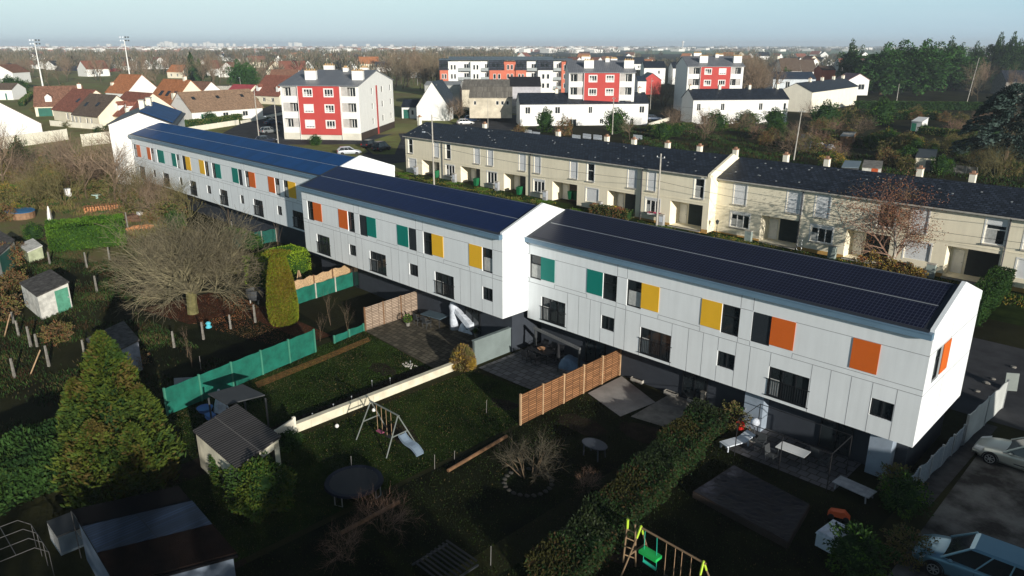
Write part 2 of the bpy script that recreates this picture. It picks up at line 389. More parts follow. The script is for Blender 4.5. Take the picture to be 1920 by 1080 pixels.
b1 = white_block('terraced_block', 'farthest and longest block of the white terrace, partly behind the thicket', -99.7, -55.1, 33.3, 3.38,
    [(-99.4, -98.2, -97.1, 'w', O_), (-94.9, -93.84, -92.85, O_, 'w'), (-92.0, -91.55, -89.8, 'w', T_), (-87.5, -86.33, -85.45, T_, 'w'), (-84.65, -83.72, -82.5, 'd', Y_), (-80.2, -78.97, -78, Y_, 'w'), (-77.2, -76.3, -75.1, 'w', T_), (-72.5, -71.2, -70.4, T_, 'd'), (-69.8, -68.93, -67.7, 'w', O_), (-65.1, -63.9, -63, O_, 'w'), (-62.3, -61.4, -60.1, 'w', Y_)],
    [(-98.5, -96.6), (-91, -89.2), (-83.45, -81.75), (-76, -74.2), (-68.6, -66.7), (-61.1, -59.2)], [(-94, -93.2), (-86.25, -85.5), (-79.05, -78.1), (-71.35, -70.6), (-63.9, -63.05)], 1,
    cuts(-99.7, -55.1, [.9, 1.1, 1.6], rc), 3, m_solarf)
for (x, y) in ((1347, 726), (1626, 824), (1511, 690)): 
    P = AY(x, y, 34.3); lampglobe(b3, P.x, 34.5, 2.12, -31.4, 33.3, 0)
for (x, y) in ((912, 594), (922, 597), (779, 546)):
    P = AY(x, y, 32.1); lampglobe(b2, P.x, 32.2, 2.75, -55.1, 31.0, hgt(-43))
# storage doors below the overhang
def lowdoor(root, rx, ry, rz, x0, x1, y, z1, gz=0):
    d = MB(); d.box(x0-rx, x1-rx, y-ry, y-ry+.7, gz-rz, z1-rz); o = d.build('store_cupboard', M('pale_blue_door', (.28, .34, .42), .6), root)
    h = MB(); h.box(x0-rx+.08, x0-rx+.12, y-ry-.04, y-ry, 1.0, 1.15); h.build('handle', m_metal, o)
lowdoor(b3, -31.4, 33.3, 0, -16.15, -15.1, 34.0, 2.37); lowdoor(b3, -31.4, 33.3, 0, -9.75, -8.75, 34.0, 2.37)
for (xa, rt, rx, ry) in ((-27.5, b3, -31.4, 33.3), (-20.3, b3, -31.4, 33.3), (-12.3, b3, -31.4, 33.3), (-51, b2, -55.1, 31.0), (-36.5, b2, -55.1, 31.0)):
    window(rt, Fr(0, 1.34), xa-rx, xa-rx+1.6, .15, 2.1, -.03, cols=2, name='patio_door')
# white gabled house at the far end
P0 = (-99.8, 31.0)
r0 = thing('gable_house', 'tall white gable house with solar roof and two chimneys, left end of the terrace', 'house', (-101.8-18*math.cos(R(-26)), 31.6-18*math.sin(R(-26)), .95), R(-26))
mb = MB(); ez = 9.05; rz_ = 10.45; Wd = 18.0; Dp = 7.5
for xx, rev in ((Wd, 0), (0, 1)):
    q = [(xx, 0, 0), (xx, Dp, 0), (xx, Dp, ez-.3), (xx, 3.6, rz_), (xx, 0, ez)]
    mb.add(q if not rev else q[::-1], [(0, 1, 2, 3, 4)])
mb.quad((0, 0, 0), (Wd, 0, 0), (Wd, 0, ez), (0, 0, ez)); mb.quad((Wd, Dp, 0), (0, Dp, 0), (0, Dp, ez-.3), (Wd, Dp, ez-.3)); mb.build('wall', m_wht, r0)
mb = MB()
for ya, za, yb, zb_ in ((-.2, ez-.05, 3.6, rz_), (3.6, rz_, Dp+.3, ez-.4)):
    mb.hexa([(-.2, ya, za), (Wd+.1, ya, za), (Wd+.1, yb, zb_), (-.2, yb, zb_)], [(-.2, ya, za+.15), (Wd+.1, ya, za+.15), (Wd+.1, yb, zb_+.15), (-.2, yb, zb_+.15)])
rf = mb.build('roof', m_roofk, r0)
mb = MB(); sl = math.atan2(-(rz_-ez+.35), Dp+.3-3.6); mb.box(.3, Wd-.3, .1, 4.1, 0, .05); o = mb.build('solar_panels', m_solarf, r0); o.location = (0, 3.6, rz_+.2); o.rotation_euler = (sl, 0, 0)
for (cx, cy) in ((11.5, 3.4), (7.0, 3.8)):
    mb = MB(); mb.box(cx-.75, cx+.75, cy-.3, cy+.3, rz_-.6, rz_+1.1); c = mb.build('chimney', m_creaml, rf)
    mb = MB(); mb.box(cx-.82, cx+.82, cy-.36, cy+.36, rz_+1.1, rz_+1.2); mb.build('chimney_cap', m_conc, c)
mb = MB(); mb.box(3.9, 4.3, Dp, Dp+1.2, 0, 0.01); 
# ------------------------------------------------------------------ the cream terraces behind
def cream_row(label, s0, n, pitch, y0, b, spec, xend, seed):
    rnd = random.Random(seed); root = thing('terraced_houses', label, 'terraced houses', (s0, y0, 0)); W = xend-s0; f = Fr(0, 0); D = 8.2
    ze = b+6.12; zr = ze+1.62; yr = 4.3; holes = []; gar = []
    lows = []; ups = []
    for k in range(n):
        s = k*pitch; lo0, lo1, u0, u1, g0, g1, v0, v1 = spec
        if s+lo1 < W: lows.append((s+lo0, s+lo1))
        if s+u1 < W: ups.append((s+u0, s+u1))
        if s+g1 < W: gar.append((s+g0, s+g1))
        if s+v1 < W: ups.append((s+v0, s+v1))
    for a, c in lows: holes.append((a, c, b+1.1, b+2.72))
    for a, c in ups: holes.append((a, c, b+3.55, b+5.68))
    for a, c in gar: holes.append((a, c, b+.12, b+2.85, 1.9))
    mb = MB(); wallh(mb, f, 0, W, b, ze, holes, .16)
    q = [(W, 0, b), (W, D, b), (W, D, ze), (W, yr, zr), (W, 0, ze)]; mb.add(q, [(0, 1, 2, 3, 4)])
    q = [(0, 0, b), (0, D, b), (0, D, ze), (0, yr, zr), (0, 0, ze)]; mb.add(q, [(4, 3, 2, 1, 0)])
    mb.quad((W, D, b), (0, D, b), (0, D, ze), (W, D, ze))
    f.box(mb, 0, W, b+3.12, b+3.2, 0, .03)
    mb.box(W-.25, W+.03, -.05, yr, ze-.1, ze-.02)
    for (ya, za, yb, zz) in ((-.2, ze+.02, yr, zr+.08), (yr, zr+.08, D+.2, ze+.02)):
        mb.hexa([(W-.28, ya, za-.25), (W+.03, ya, za-.25), (W+.03, yb, zz-.25), (W-.28, yb, zz-.25)], [(W-.28, ya, za+.14), (W+.03, ya, za+.14), (W+.03, yb, zz+.14), (W-.28, yb, zz+.14)])
    mb.build('wall', m_cream, root)
    mb = MB(); f.box(mb, 0, W, b-.6, b+.3, -.1, .025)
    keep = MB()
    cur = 0.0
    for a, c in gar+[(W, W)]:
        if a > cur: f.box(keep, cur, a, b-.6, b+.32, -.1, .03)
        cur = c
    for a, c in gar: f.box(keep, a, c, b-.6, b+.115, -.1, .25)
    keep.build('plinth', m_ochre, root)
    r = MB()
    for (ya, za, yb, zz) in ((-.35, ze-.08, yr, zr), (yr, zr, D+.3, ze-.08)):
        r.hexa([(-.15, ya, za-.05), (W-.29, ya, za-.05), (W-.29, yb, zz-.05), (-.15, yb, zz-.05)], [(-.15, ya, za+.08), (W-.29, ya, za+.08), (W-.29, yb, zz+.08), (-.15, yb, zz+.08)])
    rf = r.build('roof', m_slate, root)
    sl = (zr-ze+.08)/(yr+.35)
    for i in range(int(W*.75)):
        v = MB()
        x = rnd.uniform(.5, W-.8); y = rnd.uniform(.2, yr-.4); z = ze-.08+(y+.35)*sl+.08
        v.box(x-.07, x+.07, y-.06, y+.08, z-.03, z+.06); v.build('roof_vent', m_metal, rf)
    g = MB(); f.box(g, -.1, W-.3, ze-.18, ze-.06, .30, .43); g.build('gutter', m_conc, root)
    for i, (a, c) in enumerate(lows):
        k = rnd.random()
        if k < .25:
            s_ = MB(); f.box(s_, a, c, b+1.1, b+2.72, -.13, -.09)
            for j in range(14): f.box(s_, a+.03, c-.03, b+1.13+j*.112, b+1.21+j*.112, -.09, -.082)
            s_.build('roller_shutter', m_shut, root)
        else: window(root, f, a, c, b+1.1, b+2.55 if k < .6 else b+2.72, .12, m_wht, m_glass, 3, fw=.09, sill=m_conc, curtain=rnd.choice([0, .3, .6]))
        if .25 <= k < .6:
            s_ = MB(); f.box(s_, a, c, b+2.55, b+2.72, -.14, -.03); s_.build('shutter_box', m_shut, root)
        t = MB()
        for (p0, p1, q0, q1) in ((a-.13, a, b+1.0, b+2.72), (c, c+.13, b+1.0, b+2.72), (a-.13, c+.13, b+2.72, b+2.85)): f.box(t, p0, p1, q0, q1, .001, .018)
        t.build('window_surround', m_wht, root)
    for i, (a, c) in enumerate(ups):
        k = rnd.random(); z0, z1 = b+3.55, b+5.68
        cut = 0 if k > .62 else (1.0 if k < .35 else rnd.choice([.25, .5, .55]))
        if cut < 1: window(root, f, a, c, z0, z1, .13, m_wht, m_glass, 1, bars=(.6,), fw=.09, sill=m_conc, curtain=rnd.choice([0, 0, .5]))
        if cut > 0:
            s_ = MB(); zz = z1-(z1-z0)*cut; f.box(s_, a+.02, c-.02, zz+.01, z1, -.09, -.06)
            m = int((z1-zz)/.12)
            for j in range(m): f.box(s_, a+.03, c-.03, zz+.02+j*.12, zz+.11+j*.12, -.06, -.052)
            s_.build('roller_shutter', m_shut, root)
            if cut == 1: s_ = MB(); f.box(s_, a-.08, c+.08, z0-.1, z0, .002, .12); s_.build('sill', m_conc, root)
        t = MB()
        for (p0, p1, q0, q1) in ((a-.12, a, z0-.05, z1), (c, c+.12, z0-.05, z1), (a-.12, c+.12, z1, z1+.1)): f.box(t, p0, p1, q0, q1, .001, .018)
        t.build('window_surround', m_wht, root)
    for i, (a, c) in enumerate(gar):
        bk = MB(); f.box(bk, a-.1, c+.1, b+.1, b+2.9, -2.05, -1.9); bk.build('porch_wall', m_creaml, root)
        fl = MB(); f.box(fl, a, c, b+.02, b+.115, -1.9, .35); fl.build('porch_floor', m_conc, root)
        g_ = MB(); f.box(g_, a+1.25, c-.02, b+.12, b+2.83, -1.89, -1.83)
        for j in range(1, 5): 
            z = b+.12+j*.5; f.box(g_, a+1.3, c-.07, z-.01, z+.01, -1.83, -1.815)
        gm = [M('dark_green_garage', (.018, .032, .035), .6), M('dark_grey_garage', (.03, .037, .042), .6), M('brown_garage', (.08, .055, .035), .6)][rnd.choice([0, 1, 0, 1, 2])]
        g_.build('garage_door', gm, root)
        d = MB(); f.box(d, a+.15, a+1.0, b+.12, b+2.25, -1.89, -1.84); f.box(d, a+.3, a+.85, b+1.3, b+2.05, -1.84, -1.83); dd = d.build('front_door', m_wht, root)
        h = MB(); f.box(h, a+.88, a+.96, b+1.1, b+1.15, -1.84, -1.79); h.build('handle', m_metal, dd)
    for k in range(1, n):
        if k*pitch < W and k % 2 == 1 or k == 3:
            pass
    return root, ze, zr, yr, D
spl = (.62, 2.5, .7, 1.78, 3.88, 7.9, 6.7, 7.85)
rl_, zeL, zrL, yrL, DL = cream_row('far left run of the cream terrace with slate roof, ending at the stepped gable', -91.3, 6, 8.68, 69.5, .38, spl, -39.3, 5)
rr_, zeR, zrR, yrR, DR = cream_row('right run of the cream terrace with a lower slate roof, behind the birch tree', -39.3, 5, 8.65, 71.0, .05, (1.83, 3.95, 1.95, 3.35, 5.2, 9.2, 7.75, 9.3), 2.0, 8)
def parts_at(root, x, y, z, fn, name, mat):
    mb = MB(); fn(mb, x-root.location.x, y-root.location.y, z-root.location.z); return mb.build(name, mat, root)
for root, xs, y, b, ze in ((rl_, [-82.62, -65.2, -47.9], 69.5, .38, zeL), (rr_, [-30.0, -12.55], 71.0, .05, zeR)):
    for x in xs:
        parts_at(root, x, y-.08, 0, lambda mb, a, c, z: (mb.tube((a, c, b-.3), (a, c, ze-.2), .055), mb.tube((a, c, ze-.2), (a, c-.35, ze-.12), .05)), 'downpipe', M('dark_pipe', (.10, .10, .11), .5))
def chim(root, x, y, z0, z1, w=.25):
    mb = MB(); a, c = x-root.location.x, y-root.location.y; mb.box(a-w, a+w, c-w, c+w, z0, z1); o = mb.build('chimney', m_creaml, root)
    k = MB(); k.box(a-w*1.15, a+w*1.15, c-w*1.15, c+w*1.15, z1, z1+.1); k.box(a-w*.5, a+w*.5, c-w*.5, c+w*.5, z1+.1, z1+.3); k.build('chimney_cap', M('terracotta_cap', (.35, .2, .13), .8), o)
for px, py in ((785, 228), (907, 240), (1045, 250), (1136, 262), (1187, 268), (1250, 275), (1310, 282)): P = AY(px, py, 75.0); chim(rl_, P.x, 75.2, 7.0, 8.6)
for px, py in ((1377, 292), (1472, 300), (1549, 307), (1723, 328), (1822, 338)): P = AY(px, py, 76.6); chim(rr_, P.x, 76.8, 6.7, 8.4)
o = MB(); x = -76.5+.0
# ------------------------------------------------------------------ generic gabled house on two pixel base corners
def house(label, P0, P1, depth, he, hr, wall, roof, cat='house', name='house', gable='x', ov=.25, wins=(), rwins=(), doors=(), chims=(), sky=(), dorm=(), ground=None, wallm2=None, lwins=()):
    """P0,P1 front base corners; gable 'x' = ridge parallel to the front, 'y' = ridge runs away from it"""
    P0 = Vector(P0); P1 = Vector(P1); d = P1-P0; W = math.hypot(d.x, d.y); ang = math.atan2(d.y, d.x); z0 = min(P0.z, P1.z)
    root = thing(name, label, cat, (P0.x, P0.y, z0), ang); f = Fr(0, 0); fr = Fr(W, 0, R(90)); D = depth
    H = [(a*W, b*W, c, e) for a, b, c, e in wins]+[(a*W, b*W, c, e) for a, b, c, e in doors]
    mb = MB(); wallh(mb, f, 0, W, -1, he, H, .15); wallh(mb, fr, 0, D, -1, he, [(a*D, b*D, c, e) for a, b, c, e in rwins], .15)
    fl_ = Fr(0, D, R(-90)); wallh(mb, fl_, 0, D, -1, he, [(a*D, b*D, c, e) for a, b, c, e in lwins], .15)
    mb.quad((W, D, -1), (0, D, -1), (0, D, he), (W, D, he))
    if gable == 'x':
        for x in (0, W): mb.add([(x, 0, he), (x, D, he), (x, D/2, hr)], [(0, 1, 2)])
    else:
        for y in (0, D): mb.add([(0, y, he), (W, y, he), (W/2, y, hr)], [(0, 1, 2)])
    mb.build('wall', wall, root)
    r = MB(); T = .14
    if gable == 'x':
        s = (hr-he)/(D/2); zo = he-ov*s
        for (ya, za, yb, zb_) in ((-ov, zo, D/2, hr), (D/2, hr, D+ov, zo)):
            r.hexa([(-ov*.5, ya, za), (W+ov*.5, ya, za), (W+ov*.5, yb, zb_), (-ov*.5, yb, zb_)], [(-ov*.5, ya, za+T), (W+ov*.5, ya, za+T), (W+ov*.5, yb, zb_+T), (-ov*.5, yb, zb_+T)])
    else:
        s = (hr-he)/(W/2); zo = he-ov*s
        for (xa, za, xb, zb_) in ((-ov, zo, W/2, hr), (W/2, hr, W+ov, zo)):
            r.hexa([(xa, -ov*.5, za), (xb, -ov*.5, zb_), (xb, D+ov*.5, zb_), (xa, D+ov*.5, za)], [(xa, -ov*.5, za+T), (xb, -ov*.5, zb_+T), (xb, D+ov*.5, zb_+T), (xa, D+ov*.5, za+T)])
    rf = r.build('roof', roof, root)
    for a, b, c, e in wins: window(root, f, a*W, b*W, c, e, .12, m_wht, m_glass, 2 if (b-a)*W > .8 else 1, fw=.08)
    for a, b, c, e in rwins: window(root, fr, a*D, b*D, c, e, .12, m_wht, m_glass, 2 if (b-a)*D > .8 else 1, fw=.08)
    for a, b, c, e in lwins: window(root, fl_, a*D, b*D, c, e, .12, m_wht, m_glass, 2 if (b-a)*D > .8 else 1, fw=.08)
    for a, b, c, e in doors:
        dm = MB(); f.box(dm, a*W, b*W, c, e, -.14, -.08)
        for j in range(1, 4): f.box(dm, a*W+.1, b*W-.1, c+(e-c)*j/4-.02, c+(e-c)*j/4+.02, -.08, -.065)
        dm.build('door', M('green_door', (.02, .12, .09), .6), root)
    for (a, t, w, hh) in chims:
        x = a*W; y = t*D; z = hr-abs(y-D/2)*(hr-he)/(D/2) if gable == 'x' else hr-abs(x-W/2)*(hr-he)/(W/2)
        c_ = MB(); c_.box(x-w, x+w, y-.35, y+.35, z-.4, z+hh); co = c_.build('chimney', m_creaml, rf)
        c_ = MB(); c_.box(x-w*1.1, x+w*1.1, y-.4, y+.4, z+hh, z+hh+.1)
        n = max(1, int(w*2))
        for i in range(n): xx = x-w+(i+.5)*2*w/n; c_.tube((xx, y, z+hh+.1), (xx, y, z+hh+.4), .11)
        c_.build('chimney_cap', M('terracotta_cap', (.35, .2, .13), .8), co)
    for (a, t, w) in sky:
        h_ = w*1.1; s_ = MB(); y = min(.62, t*.4)*D/2; sl = (hr-he)/(D/2); z = he+y*sl+T
        y2 = y+h_*math.cos(math.atan(sl)); z2 = z+h_*math.sin(math.atan(sl)); x = a*W
        s_.hexa([(x, y, z-.02), (x+w, y, z-.02), (x+w, y2, z2-.02), (x, y2, z2-.02)], [(x, y, z+.07), (x+w, y, z+.07), (x+w, y2, z2+.07), (x, y2, z2+.07)])
        s_.build('roof_window', m_glass, rf)
    for (a, w) in dorm:
        x = a*W; sl = (hr-he)/(D/2); y = D*.08; z = he+y*sl+T; h1 = 1.3
        dm = MB(); dm.box(x-w/2, x+w/2, y, y+h1/sl+.3, z-.2, z+h1)
        dm.add([(x-w/2, y, z+h1), (x+w/2, y, z+h1), (x, y, z+h1+.7)], [(0, 1, 2)])
        do = dm.build('dormer', m_wht, root)
        dr = MB(); L = (h1+.7)/sl+.3
        for sg in (-1, 1): dr.hexa([(x+sg*(w/2+.15), y-.15, z+h1-.1), (x, y-.15, z+h1+.72), (x, y+L, z+h1+.72), (x+sg*(w/2+.15), y+L, z+h1-.1)][::sg], [(x+sg*(w/2+.15), y-.15, z+h1), (x, y-.15, z+h1+.82), (x, y+L, z+h1+.82), (x+sg*(w/2+.15), y+L, z+h1)][::sg])
        dr.build('dormer_roof', roof, do)
        dg = MB(); dg.quad((x-w*.32, y-.01, z+.1), (x+w*.32, y-.01, z+.1), (x+w*.32, y-.01, z+1.1), (x-w*.32, y-.01, z+1.1)); dg.build('pane', m_shut, do)
    return root
# ------------------------------------------------------------------ terrain, roads, lawns
def proj(P):
    f0 = -math.sin(AZ)*P[0]+math.cos(AZ)*P[1]; r0 = math.cos(AZ)*P[0]+math.sin(AZ)*P[1]; z = P[2]-CAMH
    f = f0*cP-z*sP; u = f0*sP+z*cP; return 960+FL*r0/f, 540-FL*u/f
def LINE(P0, ang, px):
    P0 = Vector(P0); lo, hi = 0.0, 120.0
    for _ in range(40):
        m = (lo+hi)/2; q = (P0.x+m*math.cos(ang), P0.y+m*math.sin(ang), P0.z)
        if proj(q)[0] < px: lo = m
        else: hi = m
    return Vector((P0.x+lo*math.cos(ang), P0.y+lo*math.sin(ang), P0.z))
def HP(px, py, d): r = ray(px, py); return Vector((r[0]*d, r[1]*d, CAMH+r[2]*d))
XB = [-85.0, -60.0, -28.0]
def sheet(name, pts, dz, mat, kind='structure', label=None, sub=None):
    polys = []
    def clip(pg, a, side):
        out = []
        for i in range(len(pg)):
            p, q = pg[i], pg[(i+1) % len(pg)]; ip = (p[0] >= a) if side > 0 else (p[0] <= a); iq = (q[0] >= a) if side > 0 else (q[0] <= a)
            if ip: out.append(p)
            if ip != iq: t = (a-p[0])/(q[0]-p[0]); out.append((a, p[1]+t*(q[1]-p[1])))
        return out
    pg = [(p[0], p[1]) for p in pts]; B = [-1e6]+XB+[1e6]; mb = MB()
    for a, b in zip(B, B[1:]):
        c = clip(clip(pg, a, 1), b, -1) if len(pg) > 2 else []
        if len(c) > 2: mb.add([(x, y, hgt(x)+dz) for x, y in c], [tuple(range(len(c)))])
    me = mb.build(name, mat)
    # make sure faces look up
    for p in me.data.polygons:
        if p.normal.z < 0: p.flip()
    me['kind'] = kind
    if label: me['label'] = label
    return me
m_ground = M('rough_winter_grass', (.018, .018, .009), .95, .3, .12, bump=.6, bs=4.0, col2=(.034, .036, .014), det=12)
m_est = M('sunlit_estate_grass', (.25, .205, .10), .95, .3, .08, bump=.6, bs=3.0, col2=(.20, .23, .08), det=12)  # low sun caught by the blades is put into this raised albedo
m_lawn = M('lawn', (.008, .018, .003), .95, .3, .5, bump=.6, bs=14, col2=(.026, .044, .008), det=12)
m_lawn2 = M('shaded_lawn', (.007, .009, .004), .95, .3, .5, bump=.6, bs=14, col2=(.014, .018, .006), det=12)  # darker copy of the lawn, garden shade put into its colour
m_verge = M('sunlit_verge_grass', (.20, .18, .075), .95, .3, .3, bump=.4, bs=5, col2=(.20, .23, .07), det=9)  # sunlight on the verge blades put into the colour
m_soil = M('dark_soil', (.022, .017, .012), .95, .4, 1.3, bump=.8, bs=8, det=9)
m_litter = M('leaf_litter', (.10, .035, .018), .95, .3, 3.0, bump=.8, bs=12, col2=(.04, .022, .012), det=9)
m_litter2 = M('ochre_leaf_litter', (.30, .16, .06), .95, .3, 5.0, bump=.8, bs=12, col2=(.10, .05, .02), det=9)
m_asph = M('asphalt', (.045, .047, .052), .9, .15, .5, bump=.2, bs=30, col2=(.062, .064, .07))
m_gravel = M('car_park_gravel', (.05, .048, .046), .95, .3, .5, bump=.8, bs=16, col2=(.15, .15, .145), det=12, thr=(.4, .62))
m_path = M('pale_path', (.30, .28, .24), .95, .2, .8, bump=.2)
m_pave = Mgrid('paving_slabs', (.095, .095, .105), (.035, .033, .03), .5, .5, .03, .85, .3, .3, .5, bump=.4)
m_pave2 = Mgrid('mossy_paving', (.085, .075, .055), (.03, .028, .02), .4, .4, .03, .9, .2, .4, .5, bump=.4)
m_field = M('green_field', (.13, .24, .13), .95, .2, .004, col2=(.20, .25, .15))
m_fieldb = M('brown_field', (.17, .13, .09), .95, .2, .003, col2=(.12, .13, .07))
xs = [-9300]+XB+[2900]; g = MB()
for a, b in zip(xs, xs[1:]):
    g.add([(a, -390, hgt(a)), (b, -390, hgt(b+1e-6) if b > -28.1 else hgt(b)), (b, 9300, hgt(b)), (a, 9300, hgt(a))], [(0, 1, 2, 3)])
struct(g.build('ground', m_ground))
def GP(*pts): return [G(*p) for p in pts]
sheet('rough_ground', [(-9000, 28), (-100.5, 28), (-100.5, 41.5), (-54.6, 41.5), (-54.6, 44), (-92, 60), (-92.5, 80), (-110, 110), (-230, 300), (-2500, 2500), (-9000, 9000)], .012, m_est)
sheet('rough_ground', [(-260, 18), (-100, 14), (-86, 14), (-62, 22), (-58, 30.5), (-100.4, 31), (-100.4, 28), (-260, 28)], .013, M('sunlit_thicket_floor', (.26, .20, .11), .95, .3, .5, bump=.8, bs=5, col2=(.16, .17, .06), det=12))  # floor colour raised to hold the low sunlight on it
sheet('lawn', [(-41.0, 9.5), (-33.6, 9.5), (-32.9, 26.8), (-41.6, 27.3)], .02, m_lawn)
sheet('lawn', [(-32.0, 10.0), (-25.0, 9.0), (-24.75, 34.6), (-28.2, 29.0), (-31.6, 28.4)], .02, m_lawn)
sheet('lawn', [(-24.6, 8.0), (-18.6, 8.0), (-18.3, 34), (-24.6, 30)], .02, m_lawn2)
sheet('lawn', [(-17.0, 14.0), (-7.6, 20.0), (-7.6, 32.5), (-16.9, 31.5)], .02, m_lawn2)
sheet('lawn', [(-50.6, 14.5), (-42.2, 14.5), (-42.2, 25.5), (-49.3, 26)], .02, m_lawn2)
sheet('patio', [(-41.6, 27.35), (-32.9, 26.85), (-32.9, 33), (-41.6, 33)], .05, m_pave2)
sheet('patio', [(-31.6, 29.0), (-24.85, 29.3), (-24.85, 35), (-31.6, 35)], .05, m_pave)
sheet('concrete_slab', [(-24.5, 31.2), (-21.4, 30.2), (-21.0, 33.0), (-24.5, 34.5)], .05, M('pale_screed', (.30, .29, .28), .9, .15, 1, bump=.2))
sheet('patio', [(-21.0, 30.6), (-18.6, 31.0), (-18.6, 34.6), (-21.0, 34.6)], .045, m_concd)
sheet('patio', [(-15.6, 31.2), (-10.1, 31.2), (-10.1, 34.6), (-15.6, 34.6)], .05, m_pave)
sheet('flower_bed', [(-50.8, 22.6), (-42.4, 23.4), (-42.4, 25.2), (-50.8, 24.6)], .03, m_litter)
sheet('flower_bed', [(-56.5, 17.5), (-51.0, 19.0), (-51.0, 22.5), (-56.5, 23)], .03, m_litter)
LS = [(p.x, p.y) for p in GP((478, 718), (600, 670), (690, 633), (695, 640), (604, 679), (484, 728))]
sheet('leaf_strip', LS, .035, m_litter2)
rw_ = random.Random(12)
for (cx, cy, ra, rb_) in ((-28.6, 20.5, 1.6, .8), (-35.5, 24.6, 1.3, .7), (-22.5, 28.0, 1.8, .9), (-27.0, 26.8, 1.0, .6), (-37.5, 15.0, 1.5, .9), (-14.6, 21.0, 1.5, .8), (-19.6, 29.6, 1.5, 1.0)):
    sheet('worn_patch', [(cx+ra*math.cos(t*.45)*rw_.uniform(.7, 1.15), cy+rb_*math.sin(t*.45)*rw_.uniform(.7, 1.15)) for t in range(14)], .028, m_soil)
sheet('flower_bed', [(-33.4, 9.5), (-32.9, 9.5), (-32.9, 26.6), (-34.3, 26.6)], .03, m_soil)
sheet('parking', [(-6.3, 18), (12, 10), (12, 47), (-6.3, 42)], .02, m_gravel)
sheet('access_lane', [(-99, 44), (14, 44), (14, 57), (-99, 57)], .02, m_asph)
sheet('verge', [(-92, 62.0), (4, 62.0), (4, 71), (-39, 71), (-39.3, 69.5), (-92, 69.5)], .02, m_lawn)
sheet('terrace_strip', [(-9.0, 33.5), (-6.6, 33.0), (-6.3, 43.5), (-7.5, 43.5), (-7.5, 34)], .03, M('dark_paving', (.05, .05, .052), .9, .3, 1.5, bump=.4))
sheet('footpath', [(-37.5, 3.0), (-36.4, 3.0), (-34.2, 11.2), (-20.0, 8.0), (-20, 9), (-35.5, 12.5)], .015, m_soil)
sheet('street', GP((300, 247), (470, 214), (512, 196), (540, 204), (552, 262), (760, 250), (760, 262), (790, 300), (640, 320), (400, 300)), .03, m_asph)
sheet('verge', GP((395, 262), (470, 222), (400, 232), (330, 245)), .05, m_verge)
sheet('verge', GP((535, 272), (678, 271), (690, 285), (660, 300), (520, 296)), .06, m_verge)
sheet('verge', GP((678, 270), (746, 249), (752, 262), (740, 290), (700, 290)), .055, m_verge)
sheet('parking', GP((838, 236), (905, 214), (975, 216), (975, 262), (842, 262)), .035, m_asph)
sheet('verge', GP((846, 234), (905, 214), (925, 209), (975, 214), (975, 198), (870, 200), (838, 222)), .05, m_verge)
sheet('green_field', GP((1180, 101.5), (2100, 103), (2100, 94.5), (1180, 93.5)), .3, m_field)
sheet('brown_field', GP((1250, 93), (2100, 94), (2100, 90.5), (1300, 90)), .4, m_fieldb)
sheet('green_field', GP((880, 94.5), (1180, 94.8), (1180, 90.5), (880, 90.2)), .5, m_field)
sheet('green_field', GP((1400, 108), (2100, 110), (2100, 104), (1400, 103)), .25, m_field)
sheet('green_field', GP((300, 97), (620, 97), (640, 93), (320, 93)), .5, m_fieldb)
